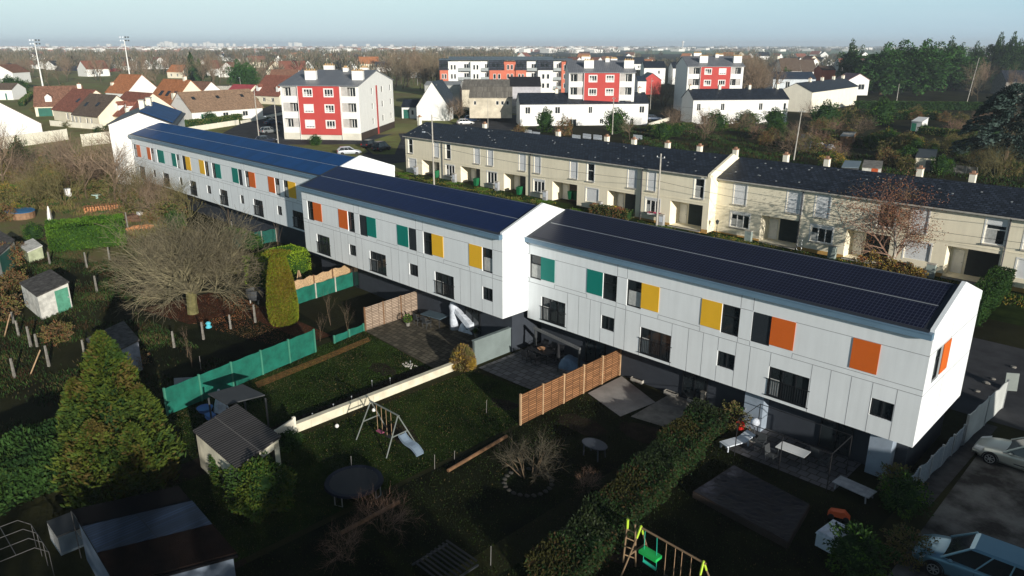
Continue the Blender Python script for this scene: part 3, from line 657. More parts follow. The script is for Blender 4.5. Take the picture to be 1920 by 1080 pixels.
# ------------------------------------------------------------------ apartment blocks with red centre bays
def apt(label, pl, pr, d, hgt_eave=11.9, dep=17.0, nfl=3, seed=0, d2=None):
    rnd = random.Random(seed); A = HP(*pl, d2 or d); B = HP(*pr, d); W = (B-A).xy.length; z0 = A.z-hgt_eave
    root = thing('apartment_block', label, 'apartment block', (A.x, A.y, z0), math.atan2(B.y-A.y, B.x-A.x)); f = Fr(0, 0); fr = Fr(W, 0, R(90)); he = hgt_eave; hr = he+2.5; D = dep
    a1, a2, a3 = .23*W, .765*W, .965*W; hb = 2.7; fh = (he-hb)/3
    holes = []; red = MB(); f2 = Fr(0, -.35)
    for k in range(3):
        z = hb+k*fh; holes += [(.3, a1-.15, z+1.05, z+fh-.3, 1.2), (a2+.15, a3-.1, z+1.05, z+fh-.3, 1.2)]
    mb = MB(); wallh(mb, f, 0, W, -3, he, holes, .2)
    gw = []
    for k in range(3):
        z = hb+k*fh; gw += [(D*.33, D*.33+1.0, z+.9, z+2.3), (D*.62, D*.62+1.2, z+.9, z+2.3), (D*.88, D*.88+1.2, z+.9, z+2.3)]
    wallh(mb, fr, 0, D, hb, he, gw, .15)
    for x in (0, W): mb.add([(x, 0, he), (x, D, he), (x, D*.5, hr)], [(0, 1, 2)])
    mb.quad((0, 0, -3), (0, D, -3), (0, D, he), (0, 0, he)); mb.quad((W, D, -3), (0, D, -3), (0, D, he), (W, D, he))
    mb.build('wall', m_wht, root)
    b = MB(); f.box(b, -.02, W+.02, -3, hb-.1, 0.003, .06); b.build('base_wall', M('pale_base_render', (.62, .60, .52), .9, .1, .5), root)
    b = MB(); fr.box(b, .1, D, -3, hb, -.05, .02); b.build('base_wall', M('dark_brown_base', (.06, .045, .038), .9, .1, 1), root)
    rh = []
    for k in range(3):
        z = hb+k*fh; rh += [(a1+1.2, a1+3.0, z+1.0, z+2.45), (a2-3.2, a2-1.4, z+1.0, z+2.45)]
    wallh(red, f2, a1, a2, hb-.4, he-.1, rh, .15)
    red.quad(f2.p(a1, hb-.4), f2.p(a1, he-.1), f2.p(a1, he-.1, -.4), f2.p(a1, hb-.4, -.4)); red.quad(f2.p(a2, he-.1), f2.p(a2, hb-.4), f2.p(a2, hb-.4, -.4), f2.p(a2, he-.1, -.4))
    red.quad(f2.p(a1, hb-.4), f2.p(a2, hb-.4), f2.p(a2, hb-.4, -.4), f2.p(a1, hb-.4, -.4)); red.build('red_bay', m_redw, root)
    s_ = MB(); fr.box(s_, D*.46, D*.46+1.0, .5, he-.5, .003, .05); s_.build('red_strip', m_redw, root)
    for h in rh:
        if rnd.random() < .3:
            s_ = MB(); f2.box(s_, h[0], h[1], h[2]+.25, h[3], -.1, -.05); s_.build('roller_shutter', m_shut, root)
            window(root, f2, h[0], h[1], h[2], h[3], .14, m_wht, m_glass, 3, fw=.09)
        else: window(root, f2, h[0], h[1], h[2], h[3], .12, m_wht, m_glass, 3, fw=.11, bars=(.22,), curtain=rnd.choice([0, .4, .9]))
        t = MB()
        for (p0, p1, q0, q1) in ((h[0]-.14, h[0], h[2]-.14, h[3]+.14), (h[1], h[1]+.14, h[2]-.14, h[3]+.14), (h[0], h[1], h[3], h[3]+.14), (h[0], h[1], h[2]-.14, h[2])): f2.box(t, p0, p1, q0, q1, .002, .03)
        t.build('window_surround', m_wht, root)
    for h in gw: window(root, fr, h[0], h[1], h[2], h[3], .1, m_wht, m_glass, 1, fw=.09, curtain=rnd.choice([0, .9]))
    for h in holes:
        l = MB(); f.box(l, h[0], h[1], h[2]-1.0, h[3], -1.3, -1.2); l.build('loggia_wall', M('loggia_grey', (.25, .24, .23), .9), root)
        l = MB(); n = 14; sp_ = (h[1]-h[0])*.45; s0 = h[0] if rnd.random() < .6 else h[1]-sp_
        for i in range(n): f.box(l, s0+sp_*i/n, s0+sp_*(i+.8)/n, h[2], h[3], -.14, -.1)
        l.build('sun_screen', M('pale_screen', (.52, .50, .48), .7), root)
        l = MB(); f.box(l, h[0]-.03, h[1]+.03, h[2]-1.0, h[2], .001, .08); l.build('balcony_front', m_wht, root)
        window(root, f, h[0]+(h[1]-h[0])*(.5 if s0 == h[0] else .05), h[1]-(h[1]-h[0])*(.12 if s0 == h[0] else .5), h[2]-.9, h[3]-.1, 1.14, m_wht, m_glass, 2, fw=.1)
    for a in (a1-.02, a2+.06):
        pp = MB(); pp.tube(f.p(a, 1.0, .42), f.p(a, he-.1, .42), .06); pp.build('downpipe', m_wht, root)
    r = MB()
    for (ya, za, yb, zz) in ((-.5, he-.1, D/2, hr), (D/2, hr, D+.4, he-.1)): r.hexa([(-.2, ya, za), (W+.2, ya, za), (W+.2, yb, zz), (-.2, yb, zz)], [(-.2, ya, za+.18), (W+.2, ya, za+.18), (W+.2, yb, zz+.18), (-.2, yb, zz+.18)])
    rf = r.build('roof', m_zinc, root)
    for (a, t, w_, h_) in ((.31, .17, 1.15, 1.9), (.92, .17, 1.15, 1.9), (.30, .62, 1.1, 1.6), (.62, .45, .5, .9), (.75, .70, .8, 1.5)):
        x, y = a*W, t*D; z = he+(1-abs(y-D/2)/(D/2))*(hr-he)
        c_ = MB(); c_.box(x-w_, x+w_, y-.5, y+.5, z-.5, z+h_); ch_ = c_.build('chimney', m_wht, rf)
        c_ = MB(); c_.box(x-w_-.08, x+w_+.08, y-.58, y+.58, z+h_, z+h_+.12)
        for i in range(4): c_.tube((x-w_+.3+i*(2*w_-.6)/3, y, z+h_+.12), (x-w_+.3+i*(2*w_-.6)/3, y, z+h_+.4), .14)
        c_.build('chimney_cap', M('ochre_cap', (.45, .30, .15), .9), ch_)
    return root
apt('red and white flats nearest the camera, its whole front and bright right gable showing', (524.5, 160), (671.5, 160), 153, 12.0, 25, 3, 1, 155)
apt('red and white flats with ribbed zinc roof behind the leftmost white garden terrace', (1067, 136), (1191, 136), 184, 12.0, 14, 3, 2)
apt('smallest and farthest red and white flats, right of the red gabled house', (1290, 124.5), (1395, 124.5), 218, 12.0, 16, 3, 3)
# long stepped building with mansard roofs
def long_building():
    d = 280.0; A = HP(824, 120, d); B = HP(1053, 120, d); W = (B-A).xy.length; zt = HP(940, 112, d).z; H = 11.5; z0 = zt-H
    root = thing('apartment_building', 'long brick and white apartment building with dark mansard roofs and stacked balconies', 'apartment building', (A.x, A.y, z0), math.atan2(B.y-A.y, B.x-A.x)); f = Fr(0, 0)
    k = W/(1720-165)
    segs = [(165, 275, 'brick', 0, 1), (275, 400, 'white', 0, 0), (400, 560, 'balc', -1.6, 0), (560, 690, 'white', 0, 0), (690, 800, 'balc', -1.6, 0), (800, 985, 'brick', 0.6, 1), (985, 1135, 'brick', 0, 2), (1135, 1270, 'brick', .6, 1), (1270, 1420, 'balc', -1.6, 0), (1420, 1610, 'white', .6, 1), (1610, 1720, 'balc', -1.6, 0), (1720, 1835, 'brick', .5, 2)]
    for (a, b, kind, o, man) in segs:
        a = (a-165)*k; b = (b-165)*k; wm = m_redw2 if kind == 'brick' else m_wht; ht = H-.7 if man == 2 else (H-3.6 if man == 1 else H-.6)
        mb = MB(); f.box(mb, a, b-.004, -4, ht, -12, o); mb.build('wall', wm, root)
        w = b-a
        if kind == 'balc':
            for j in range(3):
                z = j*3.2+1.2; s_ = MB(); f.box(s_, a+.1, b-.1, z, z+.2, o, .3); f.box(s_, a+.1, b-.1, z+.2, z+1.1, .22, .28); s_.build('balcony', M('grey_balcony', (.32, .35, .36), .7), root)
                window(root, f, a+w*.45, a+w*.85, z+.3, z+2.5, -o-.06, m_wht, m_glass, 2, fw=.12)
        else:
            for j in range(3):
                z = j*3.2+1.6
                if z+1.7 > ht: continue
                for t in ((.3, .42), (.62, .74)): window(root, f, a+w*t[0]-.2, a+w*t[1]+.2, z, z+1.8, -o-.06, m_wht, m_glass, 1, fw=.12)
        if man == 1:
            mb = MB(); mb.hexa([f.p(a-.2, ht, o+.2), f.p(b+.2, ht, o+.2), f.p(b+.2, ht, -11), f.p(a-.2, ht, -11)], [f.p(a-.2, H-.2, o-1.2), f.p(b+.2, H-.2, o-1.2), f.p(b+.2, H-.2, -11), f.p(a-.2, H-.2, -11)]); mr = mb.build('mansard_roof', m_slate, root)
            for t in (.32, .62):
                mb = MB(); f.box(mb, a+w*t-.45, a+w*t+.45, ht+.9, ht+2.3, o-1.4, o-.25); mb.build('dormer_window', m_glass, mr)
    mb = MB(); f.box(mb, -.3, W+4, H-.18, H+.3, -12.4, -.9); f.box(mb, 3, W-3, H+.3, H+1.0, -10, -4); mb.build('roof', M('blue_grey_roof', (.05, .075, .10), .5), root)
long_building()
# ------------------------------------------------------------------ white garden terraces
def rw(*a): return a
WT = [(.04, .08, 3.4, 5.0), (.27, .31, 3.4, 5.0), (.93, .97, 3.4, 5.0), (.53, .56, 3.4, 5.0)]
WL = [(.13, .16, .9, 2.1), (.38, .44, .4, 2.1), (.62, .65, .9, 2.1), (.86, .89, .3, 2.0)]
A = HP(975, 197, 181); B = HP(1216, 194, 184); A.z = B.z = .4
house('leftmost of the white garden terraces, with evergreen bushes against its bright front', A, B, 8.5, 5.7, 7.9, m_wht, m_slate, 'terraced houses', 'terraced_houses', wins=WT+WL, chims=((.30, .5, .35, 1.0), (.62, .5, .35, 1.0), (.96, .5, .35, 1.2)))
A = G(1297, 232.5); B = LINE(A, R(50), 1474); 
house('middle white garden terrace with grey shaded gable at its left and four small chimneys', A, B, 9.0, ZT(1297, 187, A)-A.z, ZT(1277, 172, A)-A.z+.3, m_wht, m_slate, 'terraced houses', 'terraced_houses', wins=[(.04, .08, 3.2, 4.9), (.29, .33, 3.2, 4.9), (.69, .73, 3.2, 4.9), (.95, .98, 3.2, 4.9), (.10, .15, .4, 2.0), (.2, .23, .9, 2.0), (.5, .53, .3, 2.1), (.6, .63, .9, 2), (.8, .84, .3, 2.1)], chims=((.02, .5, .3, 1.0), (.33, .5, .3, 1.0), (.65, .5, .3, 1.0), (.95, .5, .3, 1.2)))
A = HP(1523.5, 172.7, 218); B = HP(1609, 162.5, 250); hh = A.z; A.z = B.z = .9
house('rear white garden terrace seen end on, plain cream gable facing the camera', A, B, 9.5, hh-.9, hh+1.4, m_creaml, m_slate, 'terraced houses', 'terraced_houses', chims=((.25, .5, .5, 1.0), (.5, .5, .5, 1.0), (.75, .5, .5, 1.0), (.97, .5, .6, 1.0)))
# ------------------------------------------------------------------ houses of the left hand estate
AN = R(13)
def hb(label, base, rpx, depth, he, hr, wall, roof, ang=AN, **kw):
    P0 = G(*base); return house(label, P0, LINE(P0, ang, rpx), depth, he, hr, wall, roof, ang and 'house', **kw)
m_cr2 = M('ivory_render', (.76, .70, .56), .9, .05, .5)
house('large plain white gable filling the left edge, crossed by thin tree shadows', G(82, 258)+Vector((1.9, -21.5, 0)), G(82, 258), 16, 2.9, 10.3, m_wht, m_tileg, gable='y')
def he_(label, px, W, ang, depth, he, hr, wall, roof, **kw):
    P = G(px[0], px[1], he); P.z -= he; a = R(ang)
    if px[2] == 'R': P = P-Vector((W*math.cos(a), W*math.sin(a), 0))
    return house(label, P, (P.x+W*math.cos(a), P.y+W*math.sin(a), P.z), depth, he, hr, wall, roof, ov=.4, **kw)
he_('brown roofed cottage with two white dormers and a green garage, farthest left of the estate', (64, 198, 'L'), 11.5, 66, 10, 2.9, 7.6, m_cr2, m_tile, dorm=((.30, 1.6), (.74, 1.6)), doors=((.06, .35, 0, 2.2),), wins=((.62, .75, .3, 2.2),), chims=((.95, .45, .5, 1.0),))
he_('reddish roofed cottage with one skylight, between the dormer cottage and the grey roof', (139, 208, 'R'), 12, 8, 12, 2.9, 7.6, m_cr2, m_tiler, wins=((.6, .7, .6, 2.2), (.8, .9, 0.2, 2.3)), sky=((.7, .9, 1.2),))
he_('grey brown roofed cottage with two skylights and a white right gable', (136, 212.5, 'L'), 11.8, 10, 10, 2.9, 7.2, m_cr2, m_tileg, wins=((.05, .14, .6, 2.2), (.22, .30, .6, 2.2), (.5, .56, 0.2, 2.2), (.66, .74, .6, 2.2)), sky=((.18, .9, 1.1), (.6, 1.0, 1.1)))
he_('red brown roofed house with two narrow dormers, just behind the tall white gable house', (195, 213, 'L'), 12.2, 7, 12.5, 2.9, 7.7, m_cr2, m_tiler, dorm=((.42, .9), (.76, .9)), chims=((.85, .05, .3, 1.3),))
hb('pinkish orange roofed house with white gable, behind the red brown dormer house', (200, 188), 240, 13, 2.8, 8.6, m_wht, m_tileo, chims=((.05, .2, .6, .8),))
he_('bright orange roofed house with three skylights', (325, 195, 'R'), 14, 8, 12, 2.9, 9.0, m_cr2, m_tileo, sky=((.25, .7, 1.6), (.5, .7, 1.6), (.75, .7, 1.6)), chims=((.8, .5, .5, 1.0), (.9, .1, .6, 1.6)))
hb('small brown roofed house with white gable to the right of the orange roof', (343, 189), 379, 9, 2.8, 6.4, m_wht, m_tile)
he_('long beige roofed bungalow with grey left gable, skylights and a white front', (359, 209, 'L'), 20, 96, 11, 2.9, 7.2, m_wht, m_tileb, doors=((.12, .15, 0, 2.1),), wins=((.2, .28, .8, 2.1), (.42, .5, .8, 2.1), (.7, .78, .8, 2.1)), sky=((.12, 1.4, .9), (.45, 1.4, .9), (.8, 1.4, .9)))
he_('red roofed house with round topped dormers, left of the nearest flats', (470.7, 177, 'L'), 13, 15, 15, 2.9, 8.8, m_cr2, m_tiler, wins=((.1, .2, .8, 2.1), (.4, .5, .8, 2.1), (.7, .8, .8, 2.1)), dorm=((.15, 1.2), (.85, 1.2)))
P0 = G(505, 175)
house('brown roofed house with white end wall half hidden behind the nearest flats', P0, LINE(P0, R(40), 556), 9, 4.5, 9.0, m_wht, m_tile)
P0 = G(430, 182)
house('low carmine roofed outhouse beside the red roofed house', P0, LINE(P0, R(20), 470), 6, 2.6, 4.4, m_cr2, M('carmine_roof', (.35, .06, .07), .7))
P0 = G(782, 226)
house('dark roofed house with white gable wall on the right of the nearest flats', P0, LINE(P0, R(38), 842), 13, 3.6, 9.6, m_wht, m_slate, gable='y', chims=((.15, .35, .4, 1.0),))
P0 = G(754, 222)
house('low white annexe with a dark garage in front of the dark roofed house', P0, LINE(P0, R(38), 782), 6, 3.0, 4.6, m_wht, m_slate, doors=((.1, .5, 0, 2.3),), wins=((.62, .8, .9, 2.2),))
# sheds and hangars
m_fibro = Mgrid('fibre_cement_roof', (.24, .22, .19), (.12, .11, .09), .3, 3, .06, .9, .2, .3, bump=.5)
A = HP(866, 168, 222); B = HP(955, 163, 222)
house('long low hangar with a curved grey roof in front of the mansard building', (A.x, A.y, A.z-5), (B.x, B.y, A.z-5), 22, 5, 7.3, M('dirty_cream', (.55, .50, .40), .9, .2, .5), m_fibro, 'hangar', 'hangar')
A = HP(880, 183, 190); B = HP(960, 185, 190)
house('small workshop with fibre cement roof and a row of dark square windows', (A.x, A.y, A.z-4), (B.x, B.y, A.z-4), 12, 4, 6.2, M('dirty_cream', (.55, .50, .40), .9), m_fibro, 'workshop', 'workshop', wins=((.1, .16, 2.2, 3.2), (.62, .69, 2.2, 3.2), (.74, .81, 2.2, 3.2), (.86, .93, 2.2, 3.2)))
A = HP(955, 162, 236); B = HP(1014, 160, 236)
house('grey hangar with black roof between the workshop and the flats', (A.x, A.y, A.z-5), (B.x, B.y, A.z-5), 18, 5, 7.4, M('grey_sheet_wall', (.42, .42, .46), .7), M('black_felt', (.03, .03, .035), .9), 'hangar', 'hangar')
A = HP(796, 160, 240); B = HP(862, 160, 240)
house('wide grey industrial shed behind the dark roofed house', (A.x, A.y, A.z-6), (B.x, B.y, A.z-6), 16, 6, 6.8, M('grey_cladding', (.36, .37, .36), .8), M('grey_sheet_roof', (.30, .31, .31), .7), 'shed', 'industrial_shed')
# right hand background buildings
A = HP(1206, 150, 300); B = HP(1240, 148, 300)
house('bright red gabled house between the two farther flats', (A.x, A.y, A.z-6), (B.x, B.y, A.z-6), 12, 6, 8.5, m_redw, M('dark_slate_plain', (.03, .045, .07), .5), gable='y')
A = HP(1196, 152, 292); B = HP(1212, 152, 292)
house('white lean building beside the bright red gabled house', (A.x, A.y, A.z-6), (B.x, B.y, A.z-6), 10, 6, 7.6, m_wht, M('dark_slate_plain', (.03, .045, .07), .5))
A = HP(1208, 127, 340); B = HP(1248, 127, 340)
house('white house with dark roof left of the tall green cypress', (A.x, A.y, A.z-6), (B.x, B.y, A.z-6), 10, 6, 8.6, m_wht, m_slate, wins=((.3, .4, 1, 2.4), (.65, .75, 3.4, 4.8)))
A = HP(1262, 128, 345); B = HP(1285, 128, 345)
house('white house with dark roof right of the tall green cypress', (A.x, A.y, A.z-6), (B.x, B.y, A.z-6), 10, 6, 8.4, m_wht, m_slate, wins=((.2, .5, 1, 2.4),))
A = HP(1450, 148, 300); B = HP(1530, 146, 300)
house('pale low terrace with blue black roof right of the farthest flats', (A.x, A.y, A.z-5), (B.x, B.y, A.z-5), 10, 5, 7.4, M('bluish_white', (.55, .60, .64), .8), M('dark_slate_plain', (.03, .045, .07), .5), wins=((.3, .4, 1, 4), (.5, .55, 1, 3)))
A = HP(1466, 133, 390); B = HP(1502, 133, 390)
house('brown roofed house with tall chimney at the left of the far pair', (A.x, A.y, A.z-5), (B.x, B.y, A.z-5), 14, 5, 11, m_wht, m_tileg, chims=((.0, .5, .6, 1.0),))
A = HP(1504, 134, 392); B = HP(1532, 134, 392)
house('brown roofed house at the right of the far pair', (A.x, A.y, A.z-5), (B.x, B.y, A.z-5), 14, 5, 10.5, m_wht, m_tileg)
A = HP(1541, 138, 330); B = HP(1566, 138, 330)
house('small brick pink house behind the rear white terrace', (A.x, A.y, A.z-5), (B.x, B.y, A.z-5), 9, 6.5, 8, m_redw2, m_tileg)
A = HP(1592, 150, 285); B = HP(1630, 152, 285)
house('white bungalow with a pink edged gable beside the tall conifers', (A.x, A.y, A.z-4.5), (B.x, B.y, A.z-4.5), 12, 4.5, 6.6, m_wht, M('pinkish_roof', (.35, .2, .2), .7), gable='y', wins=((.5, .8, 1, 3),))
P0 = G(1882, 178)
house('grey roofed house half hidden by trees at the right edge', P0, LINE(P0, R(40), 1985), 10, 5.0, 9.0, m_concd, m_slate, chims=((.5, .5, .4, 1.0),), name='house')
A = HP(190, 141, 560); B = HP(222, 141, 560)
house('dark red barn at the right end of the distant white row', (A.x, A.y, A.z-6), (B.x, B.y, A.z-6), 16, 6, 10.5, M('barn_red', (.36, .03, .035), .8), M('barn_red_roof', (.28, .05, .04), .8), 'barn', 'barn', gable='y')
A = HP(100, 134, 575); B = HP(190, 134, 575)
house('distant long white row with dark roof, left of the dark red barn', (A.x, A.y, A.z-7), (B.x, B.y, A.z-7), 14, 7, 10.5, m_wht, m_slate, wins=tuple((.08+.11*i, .12+.11*i, 1, 5) for i in range(8)))
A = HP(-25, 136, 330); B = HP(24, 141, 330)
house('white gabled house with brown roof at the upper left edge', (A.x, A.y, A.z-3.5), (B.x, B.y, A.z-3.5), 12, 3.5, 6.6, m_wht, m_tile, gable='y')
A = HP(-10, 168, 270); B = HP(22, 170, 270)
house('low white house with green shutters at the left edge below the brown roofed gable', (A.x, A.y, A.z-3.5), (B.x, B.y, A.z-3.5), 8, 3.5, 5.5, m_wht, m_tileg, doors=((.55, .65, 0, 2.2),))

# ------------------------------------------------------------------ vegetation
rng = np.random.default_rng(11)
def unit(a): return a/np.maximum(np.linalg.norm(a, axis=1, keepdims=True), 1e-9)
def segs_mesh(name, segs, mats, sides=3, mi=None):
    S = np.array([s[:8] for s in segs], dtype=float); p = S[:, 0:3]; q = S[:, 3:6]; r0 = S[:, 6:7]; r1 = S[:, 7:8]
    d = unit(q-p); ref = np.where(np.abs(d[:, 2:3]) > .9, [[1., 0, 0]], [[0, 0, 1.]]); a = unit(np.cross(d, ref)); b = np.cross(d, a)
    quads = []
    cs = [(math.cos(2*math.pi*i/sides), math.sin(2*math.pi*i/sides)) for i in range(sides)]
    for i in range(sides):
        c0, s0 = cs[i]; c1, s1 = cs[(i+1) % sides]
        quads.append(np.stack([p+(a*c0+b*s0)*r0, p+(a*c1+b*s1)*r0, q+(a*c1+b*s1)*r1, q+(a*c0+b*s0)*r1], 1))
    V = np.stack(quads, 1).reshape(-1, 3); m = None
    if mi is not None: m = np.repeat(np.array(mi), sides)
    return npmesh(name, V, 4, mats, m)
def leaf_v(P, N, L, W):
    n = len(P); N = unit(N); rv = rng.normal(size=(n, 3)); s = unit(np.cross(N, rv)); L = np.broadcast_to(np.asarray(L, float).reshape(-1, 1), (n, 1)); W = np.broadcast_to(np.asarray(W, float).reshape(-1, 1), (n, 1))
    a = P-N*L*.5; b = P+N*L*.5
    return np.stack([a-s*W*.25, a+s*W*.25, P+s*W*.5+N*L*.1, b, P-s*W*.5+N*L*.1], 1).reshape(-1, 3)
def leaf_mesh(name, P, N, L, W, mats, w=(.5, .3, .2), clump=None):
    V = leaf_v(P, N, L, W); k = len(mats)
    if clump is None: mi = rng.choice(k, size=len(P), p=np.array(w[:k])/sum(w[:k]))
    else:
        c = np.sin(P[:, 0]*clump+3)*np.sin(P[:, 1]*clump*1.1+1)*np.sin(P[:, 2]*clump*1.3)+rng.normal(0, .35, len(P)); t = np.argsort(np.argsort(c))/len(P)
        mi = np.searchsorted(np.cumsum(np.array(w[:k])/sum(w[:k])), t); mi = np.clip(mi, 0, k-1)
    return npmesh(name, V, 5, mats, mi)
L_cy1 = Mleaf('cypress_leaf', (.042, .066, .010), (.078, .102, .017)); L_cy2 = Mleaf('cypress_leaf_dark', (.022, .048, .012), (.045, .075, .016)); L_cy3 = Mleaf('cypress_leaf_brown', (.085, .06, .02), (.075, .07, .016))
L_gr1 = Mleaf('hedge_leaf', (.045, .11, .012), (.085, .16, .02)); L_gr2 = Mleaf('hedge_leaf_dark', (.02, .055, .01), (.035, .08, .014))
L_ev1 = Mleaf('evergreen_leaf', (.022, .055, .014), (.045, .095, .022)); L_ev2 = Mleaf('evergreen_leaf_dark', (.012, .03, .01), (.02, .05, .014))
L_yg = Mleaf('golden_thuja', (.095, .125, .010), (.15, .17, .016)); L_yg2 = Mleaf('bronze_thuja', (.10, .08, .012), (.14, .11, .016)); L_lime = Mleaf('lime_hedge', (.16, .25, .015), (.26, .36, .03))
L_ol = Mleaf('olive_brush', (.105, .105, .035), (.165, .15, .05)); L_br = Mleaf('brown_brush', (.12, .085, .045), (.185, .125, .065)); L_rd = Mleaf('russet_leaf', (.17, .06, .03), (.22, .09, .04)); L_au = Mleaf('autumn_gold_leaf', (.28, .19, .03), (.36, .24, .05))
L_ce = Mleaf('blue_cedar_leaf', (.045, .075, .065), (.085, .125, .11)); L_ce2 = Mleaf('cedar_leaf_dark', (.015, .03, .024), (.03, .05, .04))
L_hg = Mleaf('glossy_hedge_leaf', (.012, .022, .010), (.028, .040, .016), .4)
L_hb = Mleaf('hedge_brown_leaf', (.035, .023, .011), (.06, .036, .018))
L_ho = Mleaf('hedge_olive_leaf', (.026, .028, .009), (.045, .044, .014))
L_fg = Mleaf('bright_conifer_leaf', (.035, .10, .025), (.06, .15, .04))
def sph(n): return unit(rng.normal(size=(n, 3)))
def part(root, name, me): o = bpy.data.objects.new(name, me); C.objects.link(o); o.parent = root; return o
# --- bare branching
def grow(segs, rnd, p, d, ln, r, lev, mx, nch, wig, up, spread, ratio, tips, nseg=4):
    p = np.array(p, float); d = np.array(d, float); d /= np.linalg.norm(d)
    st = ln/nseg
    for i in range(nseg):
        d = d+rnd.normal(0, wig, 3)+np.array([0, 0, up]); d /= np.linalg.norm(d)
        q = p+d*st; r1 = r*(1-.55/nseg) if lev < mx else r*(1-.8/nseg)
        segs.append((*p, *q, r, r1, lev)); p, r = q, r1
        if lev < mx and i >= (1 if lev == 0 else 0):
            for _ in range(nch[lev] if i < nseg-1 else nch[lev]+1):
                if rnd.random() < .9:
                    sd_ = rnd.normal(0, 1, 3); sd_ -= d*sd_.dot(d); sd_ /= np.linalg.norm(sd_)
                    nd = d*(1-spread*.5)+sd_*spread
                    grow(segs, rnd, p, nd, ln*ratio*rnd.uniform(.7, 1.15), max(r*.62, .0055), lev+1, mx, nch, wig, up, spread, ratio, tips, nseg if lev == 0 else max(2, nseg-1))
    if lev == mx: tips.append((p, d))
def bare_tree(kind, seed, h=9.0, mtr=None, mtw=None, leaves=None):
    rnd = np.random.default_rng(seed); segs = []; tips = []
    if kind == 'tree': grow(segs, rnd, (0, 0, -.2), (0, 0, 1), h*.55, h*.018, 0, 3, [2, 2, 2], .10, .06, .62, .62, tips, 5)
    elif kind == 'tall': grow(segs, rnd, (0, 0, -.2), (0, 0, 1), h*.75, h*.014, 0, 3, [2, 2, 2], .06, .14, .5, .42, tips, 6)
    elif kind == 'brush':
        for k in range(11):
            a = rnd.uniform(0, 6.28); grow(segs, rnd, (math.cos(a)*.25, math.sin(a)*.25, -.1), (math.cos(a)*rnd.uniform(.2, 1), math.sin(a)*rnd.uniform(.2, 1), 1), h*.55, .035, 0, 2, [2, 3], .14, .05, .6, .62, tips, 4)
    elif kind == 'sapling':
        for k in range(4):
            a = rnd.uniform(0, 6.28); grow(segs, rnd, (0, 0, -.1), (math.cos(a)*.2, math.sin(a)*.2, 1), h*.6, .02, 0, 2, [1, 1], .08, .1, .4, .5, tips, 3)
    root_s = [s for s in segs if s[8] == 0]; tw = [s for s in segs if s[8] > 0]
    root = thing('bare_tree', '', 'tree'); m1 = mtr or m_bark; m2 = mtw or m_twig
    t = part(root, 'trunk', segs_mesh('trunk', root_s, m1, 6)); c = part(root, 'crown', segs_mesh('crown', tw, m2, 3))
    if leaves:
        T = np.array([t_[0] for t_ in tips]); n = leaves[1]; P = T[rng.integers(0, len(T), n)]+rng.normal(0, leaves[2], (n, 3)); 
        lf = part(root, 'leaves', leaf_mesh('leaves', P, sph(n)-np.array([0, 0, .6]), leaves[3], leaves[3]*.7, leaves[0], clump=1.2))
    return root
PROTO = {}
def proto(key, fn):
    if key not in PROTO: PROTO[key] = [fn(), False]
    return PROTO[key]
def plant(key, fn, loc, rz=None, sc=1.0, label='', cat='tree', group=None, name=None):
    pr = proto(key, fn); rz = random.uniform(0, 6.28) if rz is None else rz
    if not pr[1]:
        o = pr[0]; pr[1] = True; o.location = loc; o.rotation_euler = (0, 0, rz); o.scale = sc if isinstance(sc, tuple) else (sc,)*3
        o['label'] = label
        if group: o['group'] = group
    else:
        o = dup(pr[0], loc, rz, sc, label)
        if group: o['group'] = group
        elif 'group' in o: del o['group']
    o['category'] = cat
    if name: o.name = name
    return o
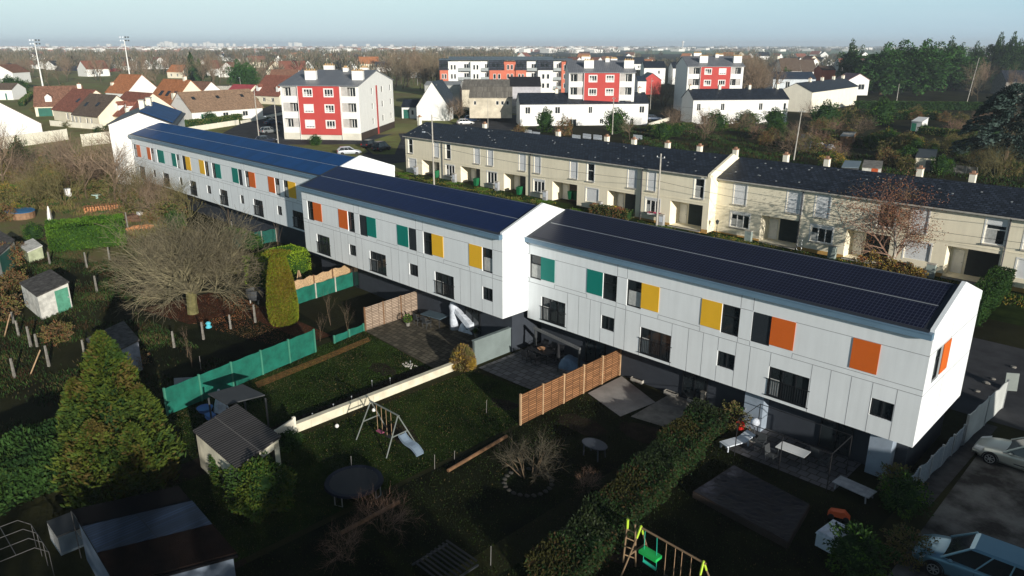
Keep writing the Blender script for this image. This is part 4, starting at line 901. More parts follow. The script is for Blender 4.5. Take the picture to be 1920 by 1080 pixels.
def leafy(shape, n, rx, ry, rz, ls, mats, w=(.5, .3, .2), core=None, clump=1.5, lump=.18, name='shrub', cat='shrub', zc=None, aspect=.5, droop=0.0, trunk=None):
    """foliage scattered through a lumpy shell; shape ell | box | cone"""
    root = thing(name, '', cat); u = sph(n)
    if shape == 'ell':
        k = 1+lump*(np.sin(u[:, 0]*5+1)*np.sin(u[:, 1]*6+2)+.6*np.sin(u[:, 2]*9+u[:, 0]*7)); rr = k*rng.uniform(.62, 1.02, n)**.6
        P = u*np.array([rx, ry, rz])*rr[:, None]; P[:, 2] += zc if zc is not None else rz*.9; N = u+rng.normal(0, .5, (n, 3))
    elif shape == 'box':
        f_ = rng.integers(0, 5, n); A = np.array([ry*2*rz*2, ry*2*rz*2, rx*2*rz*2, rx*2*rz*2, rx*4*ry]); f_ = rng.choice(5, n, p=A/A.sum()); P = rng.uniform(-1, 1, (n, 3)); N = rng.normal(0, .6, (n, 3))
        for i, (ax, sg) in enumerate(((0, -1), (0, 1), (1, -1), (1, 1), (2, 1))): m = f_ == i; P[m, ax] = sg*rng.uniform(.85, 1.0, m.sum()); N[m, ax] += sg*1.2
        P = P*np.array([rx, ry, rz]); P[:, 2] += rz
        wob = lump*(np.sin(P[:, 0]*1.7+1)+np.sin(P[:, 1]*2.1)+np.sin(P[:, 0]*4.3+P[:, 2]*3)*.5); P = P+unit(N)*wob[:, None]*.5
    else:
        t = rng.uniform(0, 1, n)**1.25; th = rng.uniform(0, 6.283, n); env = (1-t)**.75*(.35+.65*np.minimum(1, (t+.06)*7)); k = 1+lump*(np.sin(th*3+t*9)+np.sin(th*5-t*17)*.7)
        rr = env*k*rng.uniform(.6, 1.03, n)**.7; P = np.stack([rr*np.cos(th)*rx, rr*np.sin(th)*ry, t*rz*2], 1); N = np.stack([np.cos(th), np.sin(th), np.full(n, .5-droop)], 1)+rng.normal(0, .45, (n, 3))
    part(root, 'crown' if cat == 'tree' else 'foliage', leaf_mesh('foliage', P, N, ls*rng.uniform(.6, 1.3, n), ls*aspect, mats, w, clump))
    if core is not None:
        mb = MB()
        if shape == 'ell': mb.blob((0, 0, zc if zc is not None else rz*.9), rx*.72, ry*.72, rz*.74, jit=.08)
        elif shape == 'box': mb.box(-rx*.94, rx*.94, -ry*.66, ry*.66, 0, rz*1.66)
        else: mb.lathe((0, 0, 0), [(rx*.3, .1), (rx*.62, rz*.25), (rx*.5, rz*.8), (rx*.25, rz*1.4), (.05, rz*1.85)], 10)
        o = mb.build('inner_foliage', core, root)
    if trunk: mb = MB(); mb.tube((0, 0, -.2), (0, 0, trunk[1]), trunk[0], trunk[0]*.5, 8); mb.build('trunk', m_bark, root)
    return root
# the big round bare tree in the left gardens
def round_tree():
    rnd = np.random.default_rng(5); segs = []; tips = []; root = thing('bare_tree', 'big spreading bare tree with a thick pale trunk, in the middle of the left gardens', 'tree')
    segs.append((0, 0, -.2, .05, 0, 1.0, .42, .36, 0)); segs.append((.05, 0, 1.0, .1, .05, 1.9, .36, .38, 0))
    for k in range(20):
        a = 2*math.pi*k/20+rnd.uniform(-.25, .25); e = rnd.choice([.2, .5, .9, 1.5, 2.4]); d = np.array([math.cos(a), math.sin(a), e])
        grow(segs, rnd, (.1+math.cos(a)*.2, math.sin(a)*.2, 1.75), d, rnd.uniform(2.6, 3.5)*(1.1 if e < 1 else 1.0), .105, 1, 4, [0, 2, 3, 3], .13, .045, .54, .66, tips, 4)
    t = [s for s in segs if s[8] == 0]; c = [s for s in segs if s[8] > 0]
    part(root, 'trunk', segs_mesh('trunk', t, m_barkol, 10)); mi = [0 if s[8] < 4 else 1 for s in c]; c = [s if s[8] < 4 else (*s[:6], .009, .006, s[8]) for s in c]
    part(root, 'crown', segs_mesh('crown', c, [M('olive_limbs', (.19, .17, .105), .95, .3, 2), M('olive_twigs', (.155, .135, .09), .95, .3, .6)], 3, mi)); return root
rt = round_tree(); P = G(362, 588); rt.location = P; rt.scale = (1.0, 1.0, .95)
# big cypress, bottom left: several leaders
def cypress():
    root = thing('cypress', 'large green and bronze cypress with several tops, at the lower left', 'tree'); Ps = []; Ns = []
    for (cx, cy, h, rx, n) in ((0, 0, 7.9, 2.5, 13000), (-1.5, -.9, 5.6, 1.7, 6000), (1.5, .5, 5.2, 1.7, 5000), (-2.4, .6, 4.2, 1.4, 4500), (.6, -1.9, 4.2, 1.9, 6000), (2.2, -.9, 3.9, 1.4, 4000)):
        t = rng.uniform(0, 1, n)**1.2; th = rng.uniform(0, 6.283, n); env = (1-t)**.62*(.5+.5*np.minimum(1, t*6)); lump = 1+.16*np.sin(th*4+t*13)+.16*np.sin(th*7-t*31)+.1*np.sin(t*60+th*3)
        rr = env*lump*rng.uniform(.5, 1.05, n)**.6*rx; Ps.append(np.stack([cx+rr*np.cos(th), cy+rr*np.sin(th), t*h+.1], 1)); Ns.append(np.stack([np.cos(th)*.8, np.sin(th)*.8, np.full(n, .55)], 1)+rng.normal(0, .4, (n, 3)))
    P = np.concatenate(Ps); N = np.concatenate(Ns); n = len(P)
    part(root, 'crown', leaf_mesh('crown', P, N, .30*rng.uniform(.5, 1.3, n), .11, [L_cy2, L_cy1, L_cy3], (.32, .5, .18), clump=1.5))
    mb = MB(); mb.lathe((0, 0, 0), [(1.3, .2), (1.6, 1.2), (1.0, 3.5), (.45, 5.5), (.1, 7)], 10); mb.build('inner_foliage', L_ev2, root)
    mb = MB(); mb.tube((0, 0, -.2), (0, 0, 3), .25, .15, 8); mb.build('trunk', m_bark, root); return root
cy = cypress(); cy.scale = (.84, .84, .93); cy.location = G(238, 900); cy.rotation_euler = (0, 0, .4)
# conical golden thuja
th_ = leafy('cone', 9000, .5, .5, 2, .1, [L_yg, L_yg2], (.6, .4)); 
def thuja():
    root = thing('thuja', 'bullet shaped golden conifer clipped smooth, beside the green mesh fence', 'tree'); n = 16000; t = rng.uniform(0, 1, n); a = rng.uniform(0, 6.283, n)
    prof = np.interp(t, [0, .05, .25, .6, .9, 1], [.82, 1.0, 1.08, .92, .62, .5]); rr = prof*rng.uniform(.9, 1.03, n); P = np.stack([rr*np.cos(a), rr*np.sin(a), t*5.2], 1)
    m = int(n*.06); P[:m, :2] *= np.sqrt(rng.uniform(0, 1, m))[:, None]; P[:m, 2] = 5.2+.1*rng.uniform(0, 1, m)
    N = np.stack([np.cos(a), np.sin(a), np.full(n, .9)], 1)+rng.normal(0, .4, (n, 3))
    part(root, 'crown', leaf_mesh('crown', P, N, .12, .07, [L_yg, L_yg2], (.55, .45), clump=1.1))
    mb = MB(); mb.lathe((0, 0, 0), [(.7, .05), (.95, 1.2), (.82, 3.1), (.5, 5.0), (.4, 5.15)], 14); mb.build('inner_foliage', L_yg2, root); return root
bpy.data.objects.remove(th_.children[0]); bpy.data.objects.remove(th_)
tj = thuja(); tj.location = G(533, 606)
def hedge(label, a, b, wdt, h, mats, w, n, ls, core, name='hedge', lump=.12, clump=1.5):
    a = Vector(a); b = Vector(b); d = b-a; L_ = d.xy.length
    o = leafy('box', n, L_/2, wdt/2, h/2, ls, mats, w, core, clump, lump, name, 'hedge'); o.location = ((a.x+b.x)/2, (a.y+b.y)/2, min(a.z, b.z)); o.rotation_euler = (0, 0, math.atan2(d.y, d.x)); o['label'] = label; return o
hedge('lime green square topped hedge block behind the golden conifer', G(478, 540), G(568, 512), 2.6, 2.5, [L_lime, L_gr1, L_gr2], (.6, .3, .1), 9000, .13, L_gr2, lump=.1)
hedge('thick bright green box hedge beside the blue pool, far left', G(95, 470), G(238, 455)+Vector((0, 0, 0)), 2.6, 2.7, [L_gr1, L_gr2], (.75, .25), 9000, .2, L_gr2, lump=.12)
hA, hB = G(1030, 1095, .6), G(1335, 782, .6)
hedge('long loose mixed leaf hedge running from the white terrace to the bottom edge', (hA.x, hA.y, 0), (hB.x, hB.y, 0), 1.9, 1.25, [L_hg, L_ev2, L_hb, L_ho], (.44, .28, .08, .20), 30000, .12, L_ev2, lump=.28, clump=1.0)
hedge('ragged conifer hedge at the bottom left corner', G(-40, 960), G(160, 868), 2.4, 2.3, [L_ev1, L_cy2, L_ev2], (.4, .3, .3), 9000, .22, L_ev2, lump=.3)
b_ = leafy('ell', 7500, 1.7, 1.5, 1.35, .17, [L_cy1, L_gr2, L_cy2], (.45, .25, .3), L_ev2, 2.0, .2, 'conifer_bush', 'shrub'); b_.location = G(492, 955); b_.scale = (.85, .85, .9); b_['label'] = 'rounded green bush, the lower right of the pair beside the corrugated shed'
b_ = leafy('ell', 5000, 1.2, 1.1, 1.0, .17, [L_cy1, L_gr2, L_cy2], (.5, .2, .3), L_ev2, 2.0, .25, 'conifer_bush', 'shrub'); b_.location = G(442, 905); b_.scale = (.85, .85, .8); b_['label'] = 'yellowish green bush, the upper left of the pair beside the corrugated shed'
b_ = leafy('ell', 1500, .65, .6, .5, .12, [L_ev1, L_ev2], (.5, .5), L_ev2, 2.0, .2, 'bush', 'shrub'); b_.location = G(543, 842); b_['label'] = 'small dark bush against the cream wall stub'
# ochre grass bush
def tuft():
    root = thing('ornamental_bush', 'golden ochre upright bush at the corner of the low white wall', 'shrub'); n = 5200; u = sph(n); u[:, 2] = np.abs(u[:, 2]); P = u*np.array([.85, .85, 1.5])*rng.uniform(.3, 1, n)[:, None]**.5; P[:, 2] += .1
    part(root, 'foliage', leaf_mesh('foliage', P, u*[1, 1, 1.5]+rng.normal(0, .3, (n, 3)), .22, .05, [L_au, L_br, L_ol], (.35, .4, .25), clump=3)); return root
o = tuft(); o.location = G(868, 690)
# ring planted bare bush
def rb():
    o = bare_tree('brush', 77, 2.4, m_bark, M('pale_twigs', (.085, .075, .055), .9, .3, 2)); return o
o = rb(); o.location = G(990, 893); o.name = 'bare_bush'; o['label'] = 'small rounded bare bush inside a ring of stones on the dark lawn'; o['category'] = 'shrub'
L_rdb = Mleaf('dull_russet_leaf', (.17, .085, .055), (.24, .12, .08))
# birch in front of the cream terrace
o = bare_tree('tree', 31, 8.6, M('birch_bark', (.42, .38, .32), .8, .3, 4), m_twigr, ([L_rdb, L_rd, L_br], 6500, .28, .10)); o.location = (AY(1676, 505, 67.6).x, 67.6, 0); o.name = 'birch'; o.scale = (1.2, 1.2, 1.0)
o['label'] = 'tall thinning birch with russet leaves in front of the right cream terrace'
for (px, py, s, lab) in ((1630, 505, 1.0, 'bronze leaved bush under the left of the birch'), (1665, 508, .9, 'golden bush at the foot of the birch'), (1700, 500, .8, 'brownish bush under the right of the birch')):
    o = leafy('ell', 2600, 1.9*s, 1.5*s, 1.5*s, .22, [L_br, L_au, L_ol, L_rd], (.35, .25, .25, .15), None, 1.5, .3, 'bush', 'shrub'); P = AY(px, py, 66.0); o.location = (P.x, 66.8, 0); o.scale = (.8, .8, .75); o['label'] = lab
# thicket at the left
def T1(): return bare_tree('brush', 1, 5.0, m_bark, m_twig)
def T2(): return bare_tree('brush', 2, 5.0, m_barkol, M('olive_twig', (.15, .13, .06), .95, .3, 1))
def T3(): return bare_tree('brush', 3, 5.0, m_bark, m_twigr)
def T4(): return bare_tree('tree', 4, 8.0)
def T5(): return bare_tree('tall', 5, 13.0, m_bark, m_twig)
def T6(): return bare_tree('tree', 6, 12.0, m_bark, M('brown_twigs', (.19, .155, .105), .95, .3, .3))
def S1(): return leafy('ell', 2200, 1.6, 1.6, 1.4, .2, [L_ol, L_br, L_ev1], (.5, .3, .2), None, 1.8, .35)
def S2(): return leafy('ell', 2200, 1.5, 1.5, 1.5, .2, [L_ev1, L_ev2, L_gr1], (.5, .3, .2), L_ev2, 1.8, .3)
def S3(): return leafy('ell', 2200, 1.5, 1.5, 1.3, .18, [L_br, L_rd, L_ol], (.4, .2, .4), None, 1.8, .35)
def S4(): return leafy('ell', 1800, 1.4, 1.4, 1.2, .2, [L_au, L_ol, L_gr1], (.3, .5, .2), None, 1.8, .35)
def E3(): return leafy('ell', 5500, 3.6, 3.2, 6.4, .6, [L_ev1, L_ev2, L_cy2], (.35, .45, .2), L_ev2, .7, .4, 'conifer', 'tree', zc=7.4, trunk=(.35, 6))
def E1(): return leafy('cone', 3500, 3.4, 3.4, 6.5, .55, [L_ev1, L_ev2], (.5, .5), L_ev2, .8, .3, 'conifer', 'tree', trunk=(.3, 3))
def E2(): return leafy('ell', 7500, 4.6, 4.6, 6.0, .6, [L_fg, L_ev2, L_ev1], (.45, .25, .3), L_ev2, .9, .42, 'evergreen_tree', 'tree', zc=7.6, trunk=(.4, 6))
rs = random.Random(21)
tk = [(30, 330), (75, 318), (110, 330), (150, 335), (195, 338), (230, 345), (262, 372), (300, 380), (330, 392), (185, 300), (150, 305), (215, 380), (170, 372), (125, 378), (85, 372), (40, 392), (15, 300), (60, 350), (250, 405), (205, 350), (275, 350), (315, 410), (355, 405), (0, 360), (130, 350), (240, 330), (165, 352), (285, 395), (225, 310), (100, 300)]
for i, (x, y) in enumerate(tk):
    k, fn = [('T1', T1), ('T2', T2), ('T3', T3), ('T4', T4)][rs.choice([0, 0, 1, 1, 2, 3])]
    plant(k, fn, G(x+rs.uniform(-8, 8), y+rs.uniform(-6, 6)), sc=rs.uniform(.8, 1.25), label='leafless tangled shrub or small tree in the overgrown thicket left of the far white block', cat='tree', group='bare growth of the left thicket')
for i in range(100):
    x = rs.uniform(0, 345); y = rs.uniform(300, 425)
    if x > 250 and y < 350: continue
    if 60 < x < 250 and y > 385: continue
    k, fn = [('S1', S1), ('S3', S3), ('S4', S4), ('S1', S1)][rs.randrange(4)]
    plant(k, fn, G(x, y), sc=rs.uniform(.5, .95), label='olive brown bush growing in the overgrown thicket left of the far white block', cat='shrub', group='bushes of the left thicket')
for (x, y, s, sz, lab) in ((42, 318, .8, 1.7, 'narrow upright dark green conifer in the left thicket'), (95, 318, .8, .9, 'bright green rounded bush beside the narrow conifer in the thicket'), (330, 430, .6, .7, 'green bush at the foot of the far white block'), (64, 450, .55, .6, 'small round green bush beside the blue covered pool'), (475, 470, .6, .6, 'low green shrub beside the dark green netting'), (440, 458, .8, .6, 'spreading green shrub under the far white block')):
    plant('S2', S2, G(x, y), sc=(s, s, sz), label=lab, cat='shrub', name='bush')
for (x, y, s) in ((25, 545, .7), (5, 600, .8), (110, 640, .55), (15, 500, .8), (250, 690, .5), (290, 560, .5), (45, 480, .5)):
    plant('S3', S3, G(x, y), sc=s, label='brown autumn bush among the posts and sheds of the left gardens', cat='shrub', group='brown bushes of the left gardens')
for (x, y, s, lab) in ((620, 610, .42, 'thin sapling nearest the golden conifer, beside the green mesh'), (655, 632, .4, 'thin sapling in the small plot, right of the other one'), (600, 640, .3, 'tiny staked sapling in the small plot'), (560, 455, .5, 'small bare tree against the far white block'), (520, 465, .55, 'bare young tree in front of the far white block, right of the first window'), (430, 425, .75, 'bare tree rising before the far white block'), (352, 670, .3, 'knee high bare shrub on the dark lawn'), (360, 690, .22, 'very small bare shrub beside a white stake')):
    plant('SP', lambda: bare_tree('sapling', 9, 5.0, m_bark, m_twig), G(x, y), sc=s*1.4, label=lab, name='sapling')
for (x, y, s, lab) in ((650, 1050, .38, 'dark bare bush near the bottom, left of the wood beam'), (1100, 925, .25, 'small straw coloured bush beside the long hedge'), (720, 1000, .4, 'low bare bush close to the short wood beam')):
    plant('T3', T3, G(x, y), sc=s, label=lab, cat='shrub', name='bare_bush')
for (x, y, s, lab) in ((1680, 925, .5, 'dark leafy bush beside the pale slab, under the right end of the terrace'), (1690, 960, .6, 'dark bush at the lower end of the corrugated fence'), (1700, 1050, .5, 'dark bush near the white storage box'), (1600, 1075, .7, 'dark bush at the bottom edge near the blue car'), (1375, 800, .5, 'yellow green bush beside the pale store cupboard')):
    plant('S1' if s == .5 else 'S2', S1 if s == .5 else S2, G(x, y), sc=s, label=lab, cat='shrub', name='bush')
# ---- vegetation behind the houses on the right
for (x, y, s, sz, k, lab) in ((1022, 248, .9, 1.2, 'S2', 'dark green bush, leftmost in front of the leftmost white garden terrace'), (1155, 250, 1.3, 1.2, 'S2', 'largest dark evergreen bush in front of the leftmost white garden terrace'), (1058, 254, .8, 1, 'S3', 'russet bush in front of the leftmost white garden terrace'), (975, 262, .7, .8, 'S3', 'reddish bush at the left corner of the leftmost white garden terrace'),
    (1340, 245, 1.3, 1, 'S2', 'dark bush left of a pair in front of the middle garden terrace'), (1400, 240, 1.4, .9, 'S2', 'wide dark bush in front of the middle garden terrace'), (1450, 238, 1.3, 1, 'S2', 'rounded dark bush at the right corner of the middle garden terrace'), (1545, 240, 1.6, 1.4, 'S2', 'tall bush at the foot of the rear terrace gable'), (1590, 232, 1.5, 1, 'S1', 'olive bush in front of the rear terrace'), (1650, 235, 1.5, 1.5, 'S2', 'feathery green bush left of the white and green hut'), (1660, 268, .8, .8, 'S4', 'bright yellow green bush in the allotments'), (1712, 277, .9, .7, 'S4', 'low golden bush above the pale hut'), (1560, 318, 1.0, .8, 'S4', 'yellow green hedge bush just behind the right cream roof')):
    fn = dict(S1=S1, S2=S2, S3=S3, S4=S4)[k]; plant(k, fn, G(x, y), sc=(s*1.3, s*1.3, sz*1.5), label=lab, cat='shrub', name='bush')
for i in range(95):
    x = rs.uniform(1240, 1900); y = rs.uniform(222, 335)
    if x < 1480 and y < 238: continue
    if y > 285+(x-1380)*.11: continue
    k, fn = [('S1', S1), ('S2', S2), ('S3', S3), ('T1', T1), ('T3', T3)][rs.randrange(5)]
    plant(k, fn, G(x, y), sc=rs.uniform(.6, 1.3), label='unkempt garden bush in the shaded allotments behind the cream terraces', cat='shrub', group='bushes of the allotments')
hedge('long dark clipped hedge below the tall conifers at the right', G(1600, 203), G(1870, 208), 3, 2.4, [L_ev1, L_gr2, L_cy2], (.4, .3, .3), 6000, .5, L_ev2)
hedge('second dark hedge nearer the allotments, right of the rear terrace', G(1620, 222), G(1760, 225), 3, 2.2, [L_ev1, L_gr2, L_ol], (.4, .4, .2), 5000, .5, L_ev2)
hedge('clipped yew like hedge beside the right end of the terrace lane', G(1815, 610), G(1880, 540), 1.6, 2.0, [L_ev1, L_ev2, L_cy2], (.4, .4, .2), 6000, .14, L_ev2)
hedge('low flowering hedge before the garden fence of the left cream terrace', (-53.5, 67.6, .7), (-47.9, 67.6, .7), 1.2, 1.1, [L_rd, L_ol, L_ev2], (.3, .4, .3), 2500, .16, L_ev2)
# cedar at the right edge
def cedar():
    root = thing('cedar', 'big blue grey cedar with drooping tiers at the right edge', 'tree'); Ps = []; Ns = []
    for k in range(70):
        z = 1.5+11*(k/70)**.9+rng.uniform(-.4, .4); a = rng.uniform(0, 6.283); L_ = 7.5*(1-(z/14.5)**1.6)+1; n = 230; t = rng.uniform(.1, 1, n)**.7
        x = t*L_; sp_ = .9*t*rng.normal(0, .55, n)*1.2; zz = z+.9*np.sin(t*2.2)-t*t*1.2+rng.normal(0, .12, n); P = np.stack([x*math.cos(a)-sp_*math.sin(a), x*math.sin(a)+sp_*math.cos(a), zz], 1); Ps.append(P); Ns.append(np.tile([[math.cos(a), math.sin(a), -.1]], (n, 1))+rng.normal(0, .35, (n, 3)))
    P = np.concatenate(Ps); part(root, 'crown', leaf_mesh('crown', P, np.concatenate(Ns), .55, .2, [L_ce, L_ce2], (.45, .55), clump=1.2)); mb = MB(); mb.tube((0, 0, -.2), (0, 0, 13), .5, .08, 8); mb.build('trunk', m_bark, root); return root
o = cedar(); o.location = G(1880, 318); o.scale = (1.05, 1.05, 1.05)
for i, (x, y, s) in enumerate(((1840, 330, .9), (1870, 335, 1), (1800, 300, 1.1))):
    plant('T2', T2, G(x, y), sc=s*1.2, label='bare tangled small tree under the drooping cedar', group='small trees under the cedar')
# tall conifers on the right skyline
for (x, d, h, k, lab) in ((1590, 330, 17.5, 'E3', 'dark ragged pine standing alone left of the green conifers'), (1655, 300, 16.5, 'E2', 'first tall green conifer, left of the skyline clump'), (1688, 305, 17.5, 'E2', 'second tall green conifer of the skyline clump'), (1725, 300, 17.5, 'E2', 'third tall green conifer of the skyline clump'), (1755, 335, 17, 'E2', 'fourth tall green conifer of the skyline clump'), (1790, 330, 15.5, 'E2', 'lower green conifer at the right end of the skyline clump'), (1632, 310, 13, 'E2', 'lower green conifer at the left end of the skyline clump'), (1773, 345, 18.5, 'E3', 'dark spire showing above the green skyline clump'), (1822, 390, 17, 'E3', 'dark pine behind the skyline clump, left of three'), (1860, 400, 20.5, 'E3', 'tallest dark pine near the right edge of the sky'), (1885, 385, 20.5, 'E3', 'dark pine second from the right edge'), (1912, 390, 18.5, 'E3', 'dark pine at the right edge of the skyline'), (1228, 345, 12, 'E1', 'tall green cypress between two white houses'), (362, 420, 15, 'E1', 'green conifer right of the second floodlight mast'), (377, 400, 10, 'E2', 'broad green conifer below the pointed one near the floodlight'), (448, 330, 11, 'E2', 'green evergreen behind the beige bungalow, left of two'), (468, 325, 10, 'E2', 'yellow green evergreen behind the beige bungalow, right of two'), (1470, 340, 8, 'E2', 'small dark evergreen beside the blue black roofed terrace')):
    P = HP(x, 150, d); P.z = hgt(P.x); hh = 13.0 if k == 'E1' else 13.6
    plant(k, dict(E1=E1, E2=E2, E3=E3)[k], P, sc=(h/hh*(1.5 if x > 1600 and k == 'E2' else .9),)*2+(h/hh,), label=lab, name='conifer')
# bare trees at middle distance
def row(n, x0, x1, d0, d1, h0, h1, label, group, keys=('T5', 'T6', 'T4')):
    for i in range(n):
        x = rs.uniform(x0, x1); d = rs.uniform(d0, d1); P = HP(x, 140, d); P.z = hgt(P.x); k = rs.choice(keys); b = dict(T4=8.0, T5=13.0, T6=12.0)[k]
        plant(k, dict(T4=T4, T5=T5, T6=T6)[k], P, sc=rs.uniform(h0, h1)/b*1.1, label=label, group=group)
row(60, -20, 530, 330, 560, 8, 13, 'bare winter tree in the belt beyond the red and orange roofed estate', 'bare trees behind the left estate')
row(22, 725, 830, 300, 420, 11, 15, 'bare brown tree in the dense stand left of the long mansard building', 'bare trees beside the mansard building')
row(14, 1395, 1455, 250, 330, 10, 15, 'bare golden brown tree right of the farthest flats', 'bare trees right of the farthest flats')
row(6, 1340, 1380, 330, 380, 14, 16, 'bare tree crown showing above the roof of the farthest flats', 'bare trees behind the farthest flats')
row(9, 1825, 1935, 250, 340, 8, 11, 'bare grey tree in front of the dark pines at the right edge', 'bare trees under the pines')
row(5, 1215, 1255, 215, 260, 6, 9, 'bare tree between the leftmost and middle white garden terraces', 'bare trees between the garden terraces')
for (x, y, s, lab) in ((862, 232, .9, 'bare tree right of the dark roofed house'), (890, 222, .7, 'bare tree in front of the small workshop'), (845, 228, .7, 'smaller bare tree beside the dark roofed house gable'), (1320, 262, .9, 'bare pale tree before the middle garden terrace'), (1180, 262, .6, 'bare bush between the cream roof and the leftmost garden terrace')):
    plant('T4', T4, G(x, y), sc=s, label=lab)
for (x, y, s, lab) in ((505, 232, .45, 'clipped bush by the street left of the nearest flats'), (592, 273, .55, 'square clipped bush in front of the nearest flats'), (395, 233, .8, 'green hedge bush by the beige bungalow garden wall'), (455, 222, .7, 'green hedge bush right of the bungalow gate'), (95, 212, .8, 'green bush by the green garage of the dormer cottage'), (20, 175, 1.8, 'dark evergreen beside the low white house at the left edge'), (40, 178, 1.6, 'olive green tree right of the low white house at the left edge')):
    plant('S2', S2, G(x, y), sc=s*1.3, label=lab, cat='shrub', name='bush')
# far woods, villages and the city on the horizon: masses nobody could count
def far_mass(name, label, n, px0, px1, d0, d1, h0, h1, per, size, mats, w, wid=5.0, gap=.0):
    x = rng.uniform(px0, px1, n); d = d0*(d1/d0)**rng.uniform(0, 1, n); f0 = (x-960)/1461.0
    X = (-math.sin(AZ)+math.cos(AZ)*f0)*d; Y = (math.cos(AZ)+math.sin(AZ)*f0)*d; Hh = rng.uniform(h0, h1, n)
    if gap: keep = np.sin(X*.011+1)*np.sin(Y*.013+2)+.35*np.sin(X*.031)+.35*np.sin(Y*.037) > gap-.6; X, Y, Hh, d = X[keep], Y[keep], Hh[keep], d[keep]
    n = len(X); u = sph(n*per); r = rng.uniform(.3, 1, n*per)**.5; k = np.repeat(np.arange(n), per); w_ = np.repeat(wid*rng.uniform(.6, 1.3, n), per)
    P = np.stack([X[k]+u[:, 0]*r*w_, Y[k]+u[:, 1]*r*w_, .95+Hh[k]*(.55+.48*u[:, 2]*r)], 1); s = size*np.maximum(1, (d[k]/700)**.6)
    me = leaf_mesh(name, P, u*[1, 1, .6]+np.array([0, 0, 1.3]), s*2.8, s*.42, mats, w); o = mobj(name, me); o['kind'] = 'stuff'; o['label'] = label; return o
W1 = M('far_bare_wood', (.155, .14, .105), .95, .3, .01, col2=(.20, .18, .135)); W2 = M('far_dark_wood', (.075, .085, .045), .95, .3, .01); W3 = M('far_russet_wood', (.18, .135, .095), .95, .3, .01)
far_mass('woodland', 'brown leafless woods beyond the left estate', 1500, -60, 960, 430, 1500, 8, 14, 90, 1.0, [W1, W2, W3], (.6, .22, .18), gap=.3)
far_mass('woodland', 'brown leafless woods behind the flats on the right', 420, 940, 1980, 480, 1300, 5, 9, 80, 1.0, [W1, W2, W3], (.45, .4, .15), gap=.5)
far_mass('woodland', 'hazy woods on the far plain', 1000, -100, 2050, 1600, 6500, 6, 10, 24, 1.6, [W1, W2], (.45, .55), 14, gap=.62)
# scattered far houses
def far_house(wall, roof, seed):
    o = house('', (0, 0, 0), (10, 0, 0), 8, 3.2, 6.4, wall, roof, wins=((.2, .3, .8, 2.2), (.6, .7, .8, 2.2))); return o
FHK = [('fa', m_wht, m_tiler, 'reddish'), ('fb', m_cr2, m_tile, 'brown'), ('fc', m_wht, m_slate, 'dark grey'), ('fd', m_cr2, m_tileo, 'orange')]
for i in range(210):
    x = rs.uniform(-20, 1000) if i % 3 else rs.uniform(1000, 1950); d = rs.uniform(420, 1300) if i % 3 else rs.uniform(560, 1200); P = HP(x, 120, d); P.z = .95
    k, wm, rm, cn = FHK[rs.choice([0, 1, 0, 2, 3, 2])]
    plant(k, lambda: far_house(wm, rm, 1), P, rz=rs.uniform(-.2, 1.2)+(1.57 if rs.random() < .4 else 0), sc=rs.uniform(.9, 1.5), label='far off pale house with %s roof among the bare woods' % cn, cat='house', group='far houses with %s roofs' % cn, name='house')
def far_boxes(name, label, n, px0, px1, d0, d1, w0, w1, h0, h1, mats, up=0):
    mb = MB()
    for i in range(n):
        x = rs.uniform(px0, px1); d = rs.uniform(d0, d1); P = HP(x, 90, d); w_ = rs.uniform(w0, w1); l_ = rs.uniform(w0, w1); h_ = rs.uniform(h0, h1); mb.m = rs.randrange(len(mats)); mb.box(P.x-w_/2, P.x+w_/2, P.y-l_/2, P.y+l_/2, .5, .95+h_)
    o = mb.build(name, mats); o['kind'] = 'stuff'; o['label'] = label
FW = M('far_white_wall', (.80, .78, .74), .9); FG = M('far_grey_roof', (.30, .27, .26), .9); FR_ = M('far_red_roof', (.35, .17, .12), .9)
far_boxes('town', 'mass of small pale houses of the far town', 2600, -60, 1150, 1800, 6800, 10, 34, 5, 10, [FW, FG, FR_, FW, FW])
far_boxes('town', 'white sheds and roofs scattered over the far right plain', 170, 1000, 1980, 2200, 6500, 14, 60, 5, 9, [FW, FW, FG])
mb = MB(); mb.box(-9, 9, -7, 7, 0, 30); proto_t = mb.build('tower_block', FW)
first = True
for i, (x, h_) in enumerate([(305, 38), (314, 42), (322, 36), (352, 28), (366, 30), (385, 34), (392, 43), (404, 26), (415, 27), (428, 30), (440, 25), (232, 26), (205, 24), (90, 26), (545, 34), (556, 36), (562, 30), (500, 22), (515, 24), (330, 30), (343, 33), (378, 27), (460, 24), (480, 22), (185, 20), (665, 22), (690, 24), (712, 22), (735, 20), (640, 20), (300, 26), (398, 30)]):
    P = HP(x, 88, rs.uniform(4600, 6200)); P.z = .9; sc = (rs.uniform(.7, 1.9), rs.uniform(.8, 1.4), h_/30)
    o = proto_t if first else proto_t.copy()
    if not first: C.objects.link(o)
    first = False; o.location = P; o.scale = sc; o.rotation_euler = (0, 0, .8); tag(o, 'tiny white tower block of the city on the horizon', 'tower block', 'tower blocks of the far city')
P = HP(1280, 88, 4200); mb = MB(); mb.lathe((0, 0, 0), [(5, 0), (3.2, 6), (3.0, 24), (6.5, 30), (7, 36), (5, 38)], 14); o = mb.build('water_tower', FW, loc=(P.x, P.y, .9)); tag(o, 'slim white water tower on the horizon right of centre', 'water tower')

